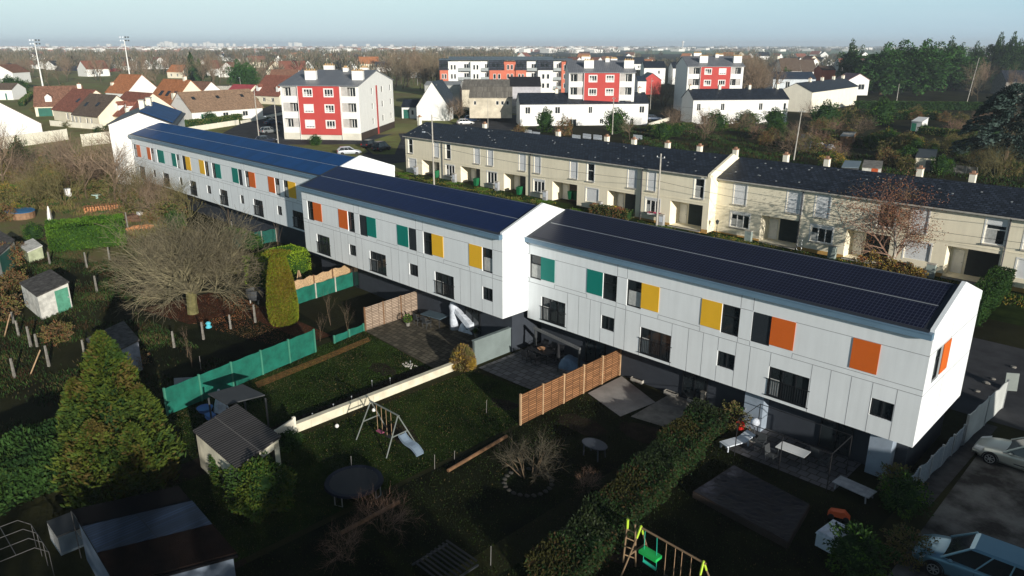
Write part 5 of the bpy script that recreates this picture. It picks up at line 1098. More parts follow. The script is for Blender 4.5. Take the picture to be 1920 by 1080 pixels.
# hedges and shrubs of the estate gardens
for i in range(60):
    x = rs.uniform(40, 560); y = rs.uniform(165, 262)
    if 360 < x < 560 and y > 195: continue
    k, fn = [('S1', S1), ('S2', S2), ('S3', S3), ('S4', S4)][rs.randrange(4)]
    plant(k, fn, G(x, y), sc=(rs.uniform(.5, 1.4), rs.uniform(.5, 1.0), rs.uniform(.4, .9)), label='small shrub in the gardens between the estate houses', cat='shrub', group='shrubs of the estate gardens')
for (a, b, lab) in (((395, 236), (452, 226), 'clipped green hedge behind the bungalow garden wall'), ((345, 240), (392, 236), 'olive green hedge left of the bungalow gate'), ((400, 200), (520, 192), 'hedge strip along the far side of the street'), ((60, 180), (40, 200), 'hedge left of the dormer cottage'), ((180, 232), (212, 238), 'green hedge strip left of the tall white gable house'), ((1216, 250), (1300, 244), 'dark hedge between the garden terraces'), ((1475, 262), (1560, 258), 'shaded hedge behind the leaning pole'), ((1720, 250), (1830, 262), 'low dark hedge left of the cedar'), ((850, 222), (925, 212), 'low hedge in front of the workshop')):
    hedge(lab, G(*a), G(*b), 1.6, 1.7, [L_gr2, L_ev1, L_ol], (.4, .3, .3), 1800, .4, L_ev2)
# ground cover nobody could count
def cover_mass(name, label, poly, n, h, ls, mats, w, dens=None, flat=.5, z0=0.0):
    P2 = np.array([(p[0], p[1]) for p in poly]); mn, mxx = P2.min(0), P2.max(0); q = rng.uniform(mn, mxx, (n*3, 2)); inside = np.zeros(len(q), bool); j = len(P2)-1
    for i in range(len(P2)):
        xi, yi = P2[i]; xj, yj = P2[j]; c = ((yi > q[:, 1]) != (yj > q[:, 1])) & (q[:, 0] < (xj-xi)*(q[:, 1]-yi)/(yj-yi+1e-12)+xi); inside ^= c; j = i
    q = q[inside]
    if dens: v = np.sin(q[:, 0]*dens+1.3)*np.sin(q[:, 1]*dens*1.2+.4)+.5*np.sin(q[:, 0]*dens*2.7)*np.sin(q[:, 1]*dens*3.1)+rng.normal(0, .35, len(q)); q = q[v > .0]
    q = q[:n]; m = len(q); z = np.array([hgt(x) for x in q[:, 0]])+z0; N = sph(m)*flat+np.array([0, 0, 1.0]); hh = h*rng.uniform(.3, 1, m)
    P = np.concatenate([q, (z+hh*.5)[:, None]], 1); me = leaf_mesh(name, P, N, hh, ls*rng.uniform(.6, 1.3, m), mats, w, 1.1); o = mobj(name, me); o['kind'] = 'stuff'; o['label'] = label
G1 = Mleaf('lawn_blade', (.020, .048, .007), (.036, .065, .012)); G2 = Mleaf('lawn_blade_dark', (.012, .02, .006), (.02, .03, .008)); G3 = Mleaf('straw_blade', (.075, .06, .028), (.10, .08, .035))
cover_mass('grass', 'short grass of the sunny left lawn', [(-41.0, 9.5), (-33.6, 9.5), (-32.9, 26.8), (-41.6, 27.3)], 26000, .09, .035, [G1, G2, G3], (.5, .35, .15))
cover_mass('grass', 'short grass of the swing lawn', [(-32.3, 10.0), (-25.0, 9.0), (-24.8, 31), (-31.6, 28.4)], 26000, .09, .035, [G1, G2, G3], (.45, .4, .15))
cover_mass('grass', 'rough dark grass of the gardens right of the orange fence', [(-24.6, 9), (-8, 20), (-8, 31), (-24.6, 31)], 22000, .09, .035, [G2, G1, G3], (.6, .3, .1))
cover_mass('fallen_leaves', 'fallen ochre leaves scattered over the swing lawn', [(-32.3, 20), (-27, 18), (-26, 27), (-31.6, 29)], 2600, .035, .05, [L_au, L_br], (.4, .6), flat=3)
cover_mass('fallen_leaves', 'ochre leaf litter along the foot of the long green mesh', LS, 4200, .05, .07, [L_au, L_br, L_rd], (.35, .4, .25), flat=3)
cover_mass('fallen_leaves', 'reddish leaf litter below the big bare tree', [(-56.5, 17.5), (-43, 21.6), (-42.4, 25.2), (-56.5, 24)], 9000, .05, .07, [L_rd, L_br], (.65, .35), flat=3)
cover_mass('undergrowth', 'rough grass and weeds of the left hand gardens', [(-90, 8), (-36, 2), (-36, 8), (-42, 13.5), (-43, 18), (-57, 17), (-60, 24), (-84, 26)], 70000, .26, .035, [G3, L_ev1, L_ho, L_ev2, L_hb], (.16, .25, .22, .22, .15), dens=.55)
cover_mass('undergrowth', 'tangled stems and weeds on the floor of the thicket', [(-150, 16), (-86, 24), (-60, 26), (-58, 30.5), (-100.4, 30), (-150, 29)], 50000, .5, .06, [L_ol, L_br, L_ev1], (.45, .35, .2), dens=.4)
cover_mass('undergrowth', 'dark weeds in the allotments behind the cream terraces', [(-60, 82), (-14, 82), (-20, 150), (-70, 170), (-110, 150)], 50000, .5, .10, [L_ev1, L_ho, L_ev2, L_hb], (.3, .25, .3, .15), dens=.3)
cover_mass('undergrowth', 'weedy strip along the foot of the cream terraces', [(-92, 65.5), (-5, 66.5), (-5, 70.4), (-39, 70.5), (-40, 68.9), (-92, 68.9)], 26000, .22, .05, [L_gr1, L_ol, L_au, L_ev2], (.3, .3, .1, .3), dens=.7)
# ------------------------------------------------------------------ gardens: fences, walls, sheds
m_or = Mgrid('woven_orange_wood', (.27, .135, .066), (.085, .042, .02), .62, .12, .026, .8, .1, .35, swz='YZ', bump=.6)
m_pl = Mgrid('woven_pale_wood', (.38, .30, .235), (.14, .10, .07), .62, .12, .026, .85, .2, .25, swz='YZ', bump=.6)
m_reed = M('reed_screen', (.42, .29, .17), .9, .3, 9)
m_timber = M('brown_timber', (.17, .095, .05), .85, .3, 3); m_timl = M('pale_timber', (.40, .27, .16), .85, .2, 3)
m_dteal = M('dark_teal_netting', (.008, .075, .06), .8, .2, 3)
m_dgrey = M('dark_grey_paint', (.05, .055, .06), .6, .1, 2); m_blk = M('black_plastic', (.014, .015, .018), .5, .1)
m_bwhite = M('bluish_white_plastic', (.62, .68, .76), .5, .05, 2); m_tarp = M('clear_cover', (.55, .60, .68), .4, .2, 4, bump=.8, bs=5)
m_red = M('red_plastic', (.45, .02, .015), .5); m_blue = M('blue_plastic', (.03, .12, .45), .5); m_sky = M('pale_blue_plastic', (.10, .50, .62), .5)
def fence(label, a, b, h, n, mat, post, cat='fence', name='wooden_fence', th=.04, posth=.06, gapz=.04, wob=0.0, pr=.05):
    a = Vector(a); b = Vector(b); d = b-a; L_ = d.xy.length; root = thing(name, label, cat, (a.x, a.y, a.z), math.atan2(d.y, d.x)-R(90))
    dz = (b.z-a.z)/n
    for i in range(n):
        y0, y1 = L_*i/n, L_*(i+1)/n; mb = MB(); z0 = dz*i; k = 6 if wob else 1
        for j in range(k):
            ya, yb = y0+(y1-y0)*j/k, y0+(y1-y0)*(j+1)/k; oa, ob = wob*math.sin(ya*3.1)*.5, wob*math.sin(yb*3.1)*.5; ta, tb = h+wob*math.sin(ya*5), h+wob*math.sin(yb*5)
            mb.hexa([(oa-th/2, ya+pr*(j == 0), z0+gapz), (oa+th/2, ya+pr*(j == 0), z0+gapz), (ob+th/2, yb-pr*(j == k-1), z0+gapz), (ob-th/2, yb-pr*(j == k-1), z0+gapz)], [(oa-th/2, ya+pr*(j == 0), z0+ta), (oa+th/2, ya+pr*(j == 0), z0+ta), (ob+th/2, yb-pr*(j == k-1), z0+tb), (ob-th/2, yb-pr*(j == k-1), z0+tb)])
        mb.build('panel', mat, root)
    for i in range(n+1):
        y = L_*i/n; mb = MB(); mb.box(-pr, pr, y-pr, y+pr, dz*i-.2, dz*i+h+posth); mb.build('post', post, root)
    return root
fence('orange brown woven wood fence between two gardens, lit by the low sun', (-24.7, 25.7, 0), (-24.75, 34.6, 0), 1.8, 5, m_or, m_timl)
fence('pale weathered woven wood fence beside the mossy patio', (-41.5, 27.4, .3), (-41.9, 32.4, .3), 1.75, 3, m_pl, m_timber)
fence('reed screen with wavy top above the green mesh, under the middle block', (-49.6, 26.6, .5), (-50.6, 32.3, .5), 1.85, 3, m_reed, m_timber, wob=.07, th=.03)
fence('bright green mesh fence in front of the reed screen', (-49.3, 24.6, .45), (-50.3, 32.4, .45), 1.25, 4, m_green_mesh, m_conc, name='mesh_fence', wob=.03, th=.02)
fence('long green mesh fence on the left side of the sunny lawn', (-38.8, 12.6, .27), (-40.7, 22.9, .29), 1.6, 5, m_green_mesh, M('green_post', (.05, .2, .14), .6), name='mesh_fence', th=.02, wob=.015)
fence('short low green mesh remnant at the corner of the pale wood fence', (-41.1, 24.6, .3), (-41.6, 27.3, .3), .55, 2, m_green_mesh, M('green_post', (.05, .2, .14), .6), name='mesh_fence', th=.02, wob=.03)
fence('dark teal netting fence sloping behind the lime hedge', G(436, 468), G(545, 448), 1.3, 4, m_dteal, m_concd, name='mesh_fence', th=.02, wob=.05)
a_, b_ = G(1722, 950), G(1800, 838); b_.x = a_.x+.35
fence('curving corrugated metal fence beside the car park', (-7.55, 32.6, 0), (-7.15, 40.0, 0), 1.15, 5, Mgrid('corrugated_metal', (.30, .36, .42), (.12, .15, .18), .14, 5, .03, .45, .5, .1, swz='YZ', bump=.8), m_metal, name='metal_fence', wob=.06)
fence('pale plain sheet fence at the upper end of the corrugated one', (-7.1, 40.1, 0), (-6.7, 46.2, 0), 1.7, 2, M('pale_sheet', (.45, .47, .46), .6, .1, 1), m_metal, name='metal_fence', wob=.04)
mb = MB(); y = 15.6
while y < 28.2: mb.box(-32.62, -32.38, y, min(y+2.0, 28.3)-.012, -.1, .56); y += 2.0
mb.box(-32.66, -32.34, 15.6, 28.3, .56, .61); o = mb.build('garden_wall', M('pale_garden_wall', (.66, .62, .48), .9, .15, 1.2, bump=.2)); tag(o, 'long low pale wall dividing the two lawns', 'wall')
mb = MB(); mb.box(-.09, .09, 0, 3.6, 0, 1.65); mb.box(-.13, .13, -.05, 3.65, 1.65, 1.71); o = mb.build('garden_screen', M('grey_green_screen', (.17, .21, .21), .7, .1, 1), loc=(-32.1, 29.1, .1)); tag(o, 'grey green screen wall standing between the two patios', 'screen')
# sheds
def shed(label, W_, N_, E_, S_, h, roofm, wallm, door=None, cat='shed', name='shed', ov=.12, opening=False, drop=.25):
    """four roof corners (world xy): W,N,E,S; walls to the ground"""
    S_ = Vector(W_)+Vector(E_)-Vector(N_); c = [Vector(p) for p in (W_, S_, E_, N_)]; cen = sum(c, Vector((0, 0, 0)))/4; gz = hgt(cen.x); root = thing(name, label, cat, (cen.x, cen.y, gz)); P = [(v.x-cen.x, v.y-cen.y) for v in c]
    zt = [h-drop, h-drop, h, h]; wl = MB(); ins = [(x*(1-ov/2), y*(1-ov/2)) for x, y in P]
    for i in range(4):
        j = (i+1) % 4
        if opening and i == 1:
            (xa, ya), (xb, yb) = ins[i], ins[j]
            for t0, t1, zb in ((0, .12, 0), (.88, 1, 0)): wl.quad((xa+(xb-xa)*t0, ya+(yb-ya)*t0, -.2), (xa+(xb-xa)*t1, ya+(yb-ya)*t1, -.2), (xa+(xb-xa)*t1, ya+(yb-ya)*t1, zt[i]), (xa+(xb-xa)*t0, ya+(yb-ya)*t0, zt[i]))
            wl.quad((xa, ya, zt[i]-.45), (xb, yb, zt[j]-.45), (xb, yb, zt[j]), (xa, ya, zt[i])); continue
        wl.quad((*ins[i], -.2), (*ins[j], -.2), (*ins[j], zt[j]), (*ins[i], zt[i]))
    wl.build('wall', wallm, root)
    r = MB(); r.hexa([(*P[i], zt[i]) for i in range(4)], [(*P[i], zt[i]+.09) for i in range(4)]); rf = r.build('roof', roofm, root)
    if door:
        i, t0, t1, dm = door; j = (i+1) % 4; (xa, ya), (xb, yb) = ins[i], ins[j]; nx, ny = (yb-ya), -(xb-xa); l = math.hypot(nx, ny); nx *= .03/l; ny *= .03/l
        p0 = (xa+(xb-xa)*t0+nx, ya+(yb-ya)*t0+ny); p1 = (xa+(xb-xa)*t1+nx, ya+(yb-ya)*t1+ny); d = MB(); d.quad((*p0, 0), (*p1, 0), (*p1, min(1.75, h-.3)), (*p0, min(1.75, h-.3)))
        dd = d.build('door', dm, root); hn = MB(); hx, hy = p1[0]*.9+p0[0]*.1+nx, p1[1]*.9+p0[1]*.1+ny; hn.box(hx-.03, hx+.03, hy-.03, hy+.03, .9, 1.0); hn.build('handle', m_metal, dd)
    return root
m_corr = Mgrid('corrugated_fibre_roof', (.03, .028, .03), (.16, .15, .14), .19, 9, .022, .8, .3, .25, swz='XY', bump=1.0)
m_felt = M('mottled_felt_roof', (.10, .095, .09), .95, .4, 3, bump=.5, bs=12); m_oldw = M('aged_white_wall', (.60, .60, .56), .9, .25, 2, bump=.2)
s1 = shed('cream shed with ribbed dark roof and open front, between lawn and bushes', G(361, 803, 2.1), G(443, 757, 2.2), G(527, 822, 2.2), G(447, 872, 2.1), 2.2, m_corr, M('cream_shed_wall', (.68, .65, .52), .9, .2, 1.5), opening=True)
P = G(553, 812); mb = MB(); Q = G(516, 828); d_ = (Vector((Q.x, Q.y, 0))-Vector((P.x, P.y, 0))); mb.prism([(0, 0, -.1), (d_.x, d_.y, -.1), (d_.x, d_.y, .75), (0, 0, 1.0)], (.12, -.08, 0)); mb.box(-.06, .08, -.06, .08, -.1, 1.05)
o = mb.build('garden_wall', m_creaml, loc=(P.x, P.y, 0)); tag(o, 'short bright cream wall stub behind the ribbed roof shed', 'wall')
shed('white concrete hut with dark mottled roof and a green door', G(35, 528, 1.9), G(95, 506, 2.0), G(130, 530, 2.0), G(64, 548, 1.9), 2.0, m_felt, m_oldw, door=(1, .52, .95, M('sea_green_door', (.10, .32, .22), .7, .2, 3)))
shed('dark roofed wooden shed half hidden behind the big cypress', G(160, 632, 1.8), G(232, 602, 1.9), G(262, 640, 1.9), G(196, 668, 1.8), 1.9, m_felt, M('grey_blue_planks', (.25, .27, .32), .9, .3, 2))
shed('hut with green door and white gable cut by the left edge', G(-45, 462, 1.9), G(-5, 430, 2.0), G(28, 451, 2.0), G(-5, 470, 1.9), 2.0, m_felt, m_oldw, door=(1, .2, .95, M('dark_sea_green', (.03, .15, .12), .7)))
shed('small lime coloured lean to beside the box hedge', G(33, 455, 1.2), G(62, 448, 1.2), G(80, 462, 1.2), G(40, 472, 1.2), 1.2, m_oldw, M('mossy_white_wall', (.38, .42, .28), .9, .2, 2))
m_rustb = M('rust_and_blue_sheet', (.035, .055, .10), .5, .2, .5, bump=.5, bs=6, col2=(.05, .022, .018), thr=(.5, .53))
Wc, Nc, Ec = G(135, 958, 2.2), G(335, 914, 2.2), G(447, 1045, 2.2)
s5 = shed('wide low shed with black, blue and rusty roof strips at the bottom left', Wc, Nc, Ec, Ec, 2.2, M('black_felt_roof', (.006, .006, .007), .95), M('pale_blue_wall', (.16, .20, .26), .8), drop=0)
for t0, t1, mm in ((.26, .60, Mgrid('blue_corrugated_sheet', (.014, .028, .06), (.008, .014, .03), .16, 6, .03, .5, .3, .35, bump=.8)), (.605, .98, M('rusty_dark_sheet', (.010, .006, .005), .92, .4, 1.5, bump=.4))):
    q = MB(); a0 = Wc.lerp(Wc+Ec-Nc, t0)-s5.location; a1 = Wc.lerp(Wc+Ec-Nc, t1)-s5.location; b0 = Nc.lerp(Ec, t0)-s5.location; b1 = Nc.lerp(Ec, t1)-s5.location
    pts = [Vector((p.x, p.y, 2.2+.1)) for p in (a0, a1, b1, b0)]; q.hexa(pts, [p+Vector((0, 0, .05)) for p in pts]); q.build('roof_sheet', mm, s5)
mb = MB(); P = G(133, 958, 2.2); mb.tube(P, G(225, 1078, 2.3), .015); mb.tube(P, (P.x, P.y, 0), .02); o = mb.build('tent_frame', M('dull_metal', (.09, .09, .09), .6)); tag(o, 'thin metal awning rail along the bottom left shed', 'frame')
mb = MB(); P = [G(425, 760, 1.9), G(497, 742, 1.9), G(455, 722, 1.9), G(390, 740, 1.9)]; mb.hexa(P, [p+Vector((0, 0, .06)) for p in P]); o = mb.build('flat_roof', m_dgrey)
root = thing('carport', 'dark flat topped shelter behind the ribbed roof shed', 'shelter', (P[0].x, P[0].y, .25)); o.parent = root; o.matrix_parent_inverse = Matrix.Translation(-root.location); o.name = 'roof'
for p in P: l = MB(); l.tube((p.x-P[0].x, p.y-P[0].y, 0), (p.x-P[0].x, p.y-P[0].y, 1.65), .05); l.build('post', m_dgrey, root)
# corrugated roof detail needs its own ridge lines: the allotment huts behind
shed('white hut with a green door in the allotments below the tall conifers', G(1709, 226, 2.3), G(1722, 219, 2.4), G(1742, 221, 2.4), G(1736, 229, 2.3), 2.4, m_wht, m_wht, door=(0, .05, .5, M('emerald_door', (.05, .30, .18), .6)))
shed('pale cream hut with a grey window, left of the cedar', G(1716, 296, 2.1), G(1722, 280, 2.3), G(1758, 282, 2.3), G(1752, 302, 2.1), 2.4, m_dgrey, m_cr2, door=(0, .55, .95, m_concd))
shed('low hut with an orange door right behind the cream roof', G(1616, 312, 1.8), G(1620, 300, 1.9), G(1656, 303, 1.9), G(1652, 316, 1.8), 1.9, m_concd, m_oldw, door=(0, .5, .85, M('orange_red_door', (.5, .10, .03), .6)))
shed('long grey blue shed just behind the cream roof ridge', G(1578, 312, 1.8), G(1584, 301, 1.9), G(1615, 303, 1.9), G(1612, 316, 1.8), 1.9, M('blue_grey_sheet', (.16, .21, .25), .6), m_dgrey)
shed('blue grey shed beside the leaning utility pole', G(1497, 262, 2.0), G(1503, 252, 2.1), G(1525, 254, 2.1), G(1520, 266, 2.0), 2.1, m_dgrey, M('blue_grey_sheet', (.16, .21, .25), .6))
shed('ramshackle whitish shelter amid brushwood in the allotments', G(1575, 254, 1.8), G(1582, 247, 1.9), G(1606, 248, 1.9), G(1602, 258, 1.8), 1.9, m_conc, m_timber)
fence('concrete panel fence running past the pale hut to the cedar', G(1735, 318), G(1830, 330), 1.3, 5, m_concd, m_conc, name='concrete_fence', th=.08)
fence('white garden wall along the street by the beige bungalow', G(452, 232), G(535, 214), .7, 4, m_creaml, m_creaml, 'wall', 'garden_wall', th=.2)
fence('white wall in front of the beige bungalow with gate piers', G(345, 250), G(448, 234), 1.2, 5, m_creaml, m_creaml, 'wall', 'garden_wall', th=.2)
fence('cream wall across the garden left of the tall white gable house', G(155, 275), G(212, 268), 2.3, 3, m_creaml, m_creaml, 'wall', 'garden_wall', th=.2)
fence('whitewashed wall crossed by branch shadows at the left edge', G(-10, 282), G(128, 262), 2.2, 4, m_creaml, m_creaml, 'wall', 'garden_wall', th=.2)
fence('pale garden wall before the small cottages of the estate', G(95, 236), G(196, 244), 1.3, 5, m_creaml, m_creaml, 'wall', 'garden_wall', th=.2)
fence('long pale wall bounding the sports ground behind the orange roofs', HP(225, 160, 340)-Vector((0, 0, 3.5)), HP(460, 158, 330)-Vector((0, 0, 3)), 2.6, 8, m_conc, m_conc, 'wall', 'garden_wall', th=.2)
fence('rendered wall of the workshop yard beside the parked cars', G(925, 214), G(980, 213), 2.2, 3, m_conc, m_conc, 'wall', 'garden_wall', th=.2)
fence('small wall between the leftmost and middle garden terraces', G(1216, 238), G(1256, 226), .9, 2, m_creaml, m_creaml, 'wall', 'garden_wall', th=.2)
# concrete posts
pst = [(433, 617, 590), (479, 605, 571), (382, 637, 604), (327, 652, 621), (160, 672, 637), (92, 687, 648), (28, 710, 672), (58, 650, 612), (70, 650, 628), (26, 607, 588), (206, 488, 463), (163, 502, 473), (94, 496, 472), (182, 548, 517), (409, 407, 384), (468, 416, 400), (436, 436, 415), (240, 430, 398), (98, 418, 392), (36, 632, 601)]
for i, (x, yb, yt) in enumerate(pst):
    P = G(x, yb); h = max(.9, min(2.0, ZT(x, yt, P)-P.z))
    def mk():
        root = thing('fence_post', '', 'post'); mb = MB(); mb.hexa([(-.07, -.06, -.1), (.07, -.06, -.1), (.07, .06, -.1), (-.07, .06, -.1)], [(-.045, -.045, 1.5), (.045, -.045, 1.5), (.045, .045, 1.5), (-.045, .045, 1.5)]); mb.build('shaft', M('post_concrete', (.20, .19, .17), .95, .3, 3), root)
        for z in (.4, .8, 1.25): w_ = MB(); w_.tube((-.09, 0, z), (.09, 0, z), .012, n=4); w_.build('wire_pin', m_metal, root)
        return root
    plant('fpost', mk, P, rz=random.uniform(0, 1), sc=(1, 1, h/1.5), label='pale concrete fence post in the left hand gardens', cat='post', group='concrete fence posts')
for (a, b, lab) in (((82, 660), (57, 702), 'timber brace leaning on the concrete post, lower of the two'), ((25, 592), (8, 632), 'timber brace leaning on the post at the left edge')):
    A = G(a[0], b[1]-15); A.z += 1.1; mb = MB(); mb.tube(A, G(*b), .04); o = mb.build('brace', m_timl); tag(o, lab, 'brace')
# ------------------------------------------------------------------ garden objects
def simple(name, label, cat, loc, rz=0): return thing(name, label, cat, loc, rz)
def tramp(label, loc, rad, z=.55):
    r = simple('trampoline', label, 'trampoline', loc); mb = MB(); mb.lathe((0, 0, z), [(rad*.86, -.01), (rad*.86, .01)], 28); mb.build('mat', m_blk, r)
    mb = MB(); n = 28; vs = []; fs = []
    for i in range(n):
        t = 2*math.pi*i/n
        for rr, zz in ((rad*.86, z+.015), (rad*1.02, z+.03), (rad*1.05, z-.06)): vs.append((rr*math.cos(t), rr*math.sin(t), zz))
    for i in range(n):
        for j in range(2): fs.append((i*3+j, i*3+j+1, ((i+1) % n)*3+j+1, ((i+1) % n)*3+j))
    mb.add(vs, fs); mb.build('pad', M('dark_blue_pad', (.006, .010, .022), .7), r)
    for i in range(4): t = math.pi/2*i+.4; mb = MB(); mb.path([(rad*math.cos(t-.15), rad*math.sin(t-.15), z), (rad*math.cos(t-.15), rad*math.sin(t-.15), 0), (rad*math.cos(t+.15), rad*math.sin(t+.15), 0), (rad*math.cos(t+.15), rad*math.sin(t+.15), z)], .025); mb.build('leg', m_metal, r)
    return r
tramp('round trampoline with a blue edge on the dark lawn', G(665, 921), 1.28)
def chairm(r, x, y, z0=.42, mat=None, rot=0, w=.22):
    pass
def swing(label, A, B, h, seats, mat, slide=None, tip=None):
    A = Vector(A); B = Vector(B); d = B-A; L_ = d.xy.length; root = thing('swing_set', label, 'swing set', (A.x, A.y, hgt(A.x)), math.atan2(d.y, d.x))
    mb = MB(); mb.tube((-.1, 0, h), (L_+.1, 0, h), .04); mb.build('beam', mat, root)
    for x in (0, L_):
        for s in (-1, 1): mb = MB(); mb.tube((x, 0, h), (x+(-.15 if x == 0 else .15), s*.95, 0), .034); lg = mb.build('leg', mat, root)
        if tip: 
            for s in (-1, 1): mb = MB(); mb.tube((x, s*.0, h+.06), (x+(-.03 if x == 0 else .03), s*.19, h-.4), .045); mb.build('bracket', tip, root)
        mb = MB(); mb.tube((x+(-.07 if x == 0 else .07), -.5, h*.48), (x+(-.07 if x == 0 else .07), .5, h*.48), .035); mb.build('cross_bar', mat, root)
    for (t, m) in seats:
        x = t*L_; s_ = MB(); s_.box(x-.22, x+.22, -.1, .1, .42, .46); se = s_.build('seat', m, root)
        for q in (-.2, .2): s_ = MB(); s_.tube((x+q, 0, .46), (x+q, 0, h), .012, n=4); s_.build('rope', m_timl, se)
    if slide:
        P, Q, m = slide; n = 8; vs = []; sm = MB()
        for i in range(n):
            t0, t1 = i/n, (i+1)/n
            f = lambda t: (P[0]+(Q[0]-P[0])*t, P[1]+(Q[1]-P[1])*t, P[2]+(Q[2]-P[2])*(t+.12*math.sin(t*6.28)))
            a, b = f(t0), f(t1); sm.hexa([(a[0], a[1]-.2, a[2]-.03), (b[0], b[1]-.2, b[2]-.03), (b[0], b[1]+.2, b[2]-.03), (a[0], a[1]+.2, a[2]-.03)], [(a[0], a[1]-.2, a[2]+.03), (b[0], b[1]-.2, b[2]+.03), (b[0], b[1]+.2, b[2]+.03), (a[0], a[1]+.2, a[2]+.03)])
            for s in (-.22, .2): sm.hexa([(a[0], a[1]+s, a[2]-.03), (b[0], b[1]+s, b[2]-.03), (b[0], b[1]+s+.03, b[2]-.03), (a[0], a[1]+s+.03, a[2]-.03)], [(a[0], a[1]+s, a[2]+.12), (b[0], b[1]+s, b[2]+.12), (b[0], b[1]+s+.03, b[2]+.12), (a[0], a[1]+s+.03, a[2]+.12)])
        sm.build('slide', m, root)
    return root
A_, B_ = G(695, 752, 1.95), G(746, 780, 1.95)
sw1 = swing('pale pole swing set with a light blue slide, straddling the low wall', (A_.x, A_.y, 0), (B_.x, B_.y, 0), 1.95, ((.3, M('pink_seat', (.35, .08, .16), .6)), (.65, m_blk)), M('pale_grey_wood', (.16, .18, .17), .8), slide=((2.35, .1, .85), (3.5, .3, .1), M('dull_blue_white', (.15, .20, .26), .5)))
A_, B_ = G(1202, 989, 1.95), G(1319, 1055, 1.95)
sw2 = swing('wooden swing set with lime green brackets at the bottom edge', (A_.x, A_.y, 0), (B_.x, B_.y, 0), 1.95, ((.5, m_blk), (.75, m_blk)), M('warm_round_wood', (.22, .15, .09), .8), tip=M('lime_green', (.45, .65, .05), .5))
mb = MB(); mb.box(.1, .9, -.2, .2, .95, 1.08); mb.build('glider_seat', M('bright_green_plastic', (.02, .45, .10), .5), sw2); mb = MB(); mb.tube((.2, 0, .55), (.75, .1, .4), .06); mb.tube((.2, 0, .55), (.2, 0, 1.95), .015); mb.tube((.75, .1, .4), (.75, 0, 1.95), .015); mb.build('trapeze', M('sea_green_plastic', (.02, .40, .28), .5), sw2)
P_ = G(1168, 1055); mb = MB(); A_ = G(1177, 976, 1.95)
rl = thing('climbing_frame', 'ladder like side frame with a lime green top beside the wooden swing set', 'climbing frame', (P_.x, P_.y, 0)); 
for dx in (0, .5): mb = MB(); mb.tube((dx, dx*.3, 0), (A_.x-P_.x+dx*.7, A_.y-P_.y, 1.95), .04); mb.build('pole', M('warm_round_wood', (.22, .15, .09), .8), rl)
for k in range(4): t = .2+.2*k; mb = MB(); mb.tube(((A_.x-P_.x)*t, (A_.y-P_.y)*t, 1.95*t), (.5+(A_.x-P_.x-.15)*t, .15+(A_.y-P_.y-.15)*t, 1.95*t), .025); mb.build('rung', m_timl, rl)
mb = MB(); mb.tube((A_.x-P_.x, A_.y-P_.y, 2.0), (A_.x-P_.x, A_.y-P_.y, 1.6), .055); mb.build('bracket', M('lime_green', (.45, .65, .05), .5), rl)
def table(label, loc, lx, ly, h, mat, rz=0, oval=False, legm=None, name='table'):
    r = simple(name, label, 'table', loc, rz); mb = MB()
    if oval: mb.lathe((0, 0, h-.04), [(lx/2*.97, 0), (lx/2, .02), (lx/2*.97, .045)], 24, 1, ly/lx)
    else: mb.box(-lx/2, lx/2, -ly/2, ly/2, h-.045, h)
    mb.build('tabletop', mat, r)
    for sx in (-1, 1):
        for sy in (-1, 1): mb = MB(); k = .62 if oval else .85; mb.tube((sx*lx/2*k, sy*ly/2*k, 0), (sx*lx/2*k*.95, sy*ly/2*k*.95, h-.04), .035); mb.build('leg', legm or mat, r)
    return r
def chair(label, loc, rz, mat, group=None):
    r = simple('garden_chair', label, 'chair', loc, rz); 
    if group: r['group'] = group
    mb = MB(); mb.box(-.23, .23, -.22, .22, .40, .44); mb.build('seat', mat, r); mb = MB(); mb.hexa([(-.23, .20, .44), (.23, .20, .44), (.23, .24, .44), (-.23, .24, .44)], [(-.21, .29, .92), (.21, .29, .92), (.21, .32, .92), (-.21, .32, .92)]); mb.build('backrest', mat, r)
    for sx in (-1, 1):
        for sy in (-1, 1): mb = MB(); mb.tube((sx*.2, sy*.2, 0), (sx*.2, sy*.2, .41), .018); mb.build('leg', mat, r)
        mb = MB(); mb.path([(sx*.24, -.2, .42), (sx*.24, -.2, .62), (sx*.24, .24, .64)], .018); mb.build('armrest', mat, r)
    return r
P = G(1115, 832, .72); table('grey oval plastic table alone on the dark lawn', (P.x, P.y, 0), 1.45, .95, .72, M('slate_grey_plastic', (.05, .06, .08), .6), rz=0, oval=True)
def frustum_stones(label, c, rad, n):
    r = simple('stone_ring', label, 'edging', c)
    for i in range(n): t = 2*math.pi*i/n; mb = MB(); mb.blob((rad*math.cos(t), rad*math.sin(t), .04), .15, .11, .07, 7, 4, .15); o = mb.build('stone', M('dark_stone', (.06, .058, .052), .95), r)
frustum_stones('ring of stones around the small bare bush', G(990, 905), 1.12, 22)
for (a, b, lab) in (((840, 886), (950, 821), 'long timber beam lying on the dark lawn'), ((640, 1003), (748, 945), 'shorter timber beam low on the dark lawn'), ((895, 640), (945, 622), 'short timber bed edge beside the grey green screen')):
    mb = MB(); A = G(*a); B = G(*b); mb.tube(A+Vector((0, 0, .1)), B+Vector((0, 0, .1)), .09, n=8); o = mb.build('timber_beam', m_timber); tag(o, lab, 'beam')
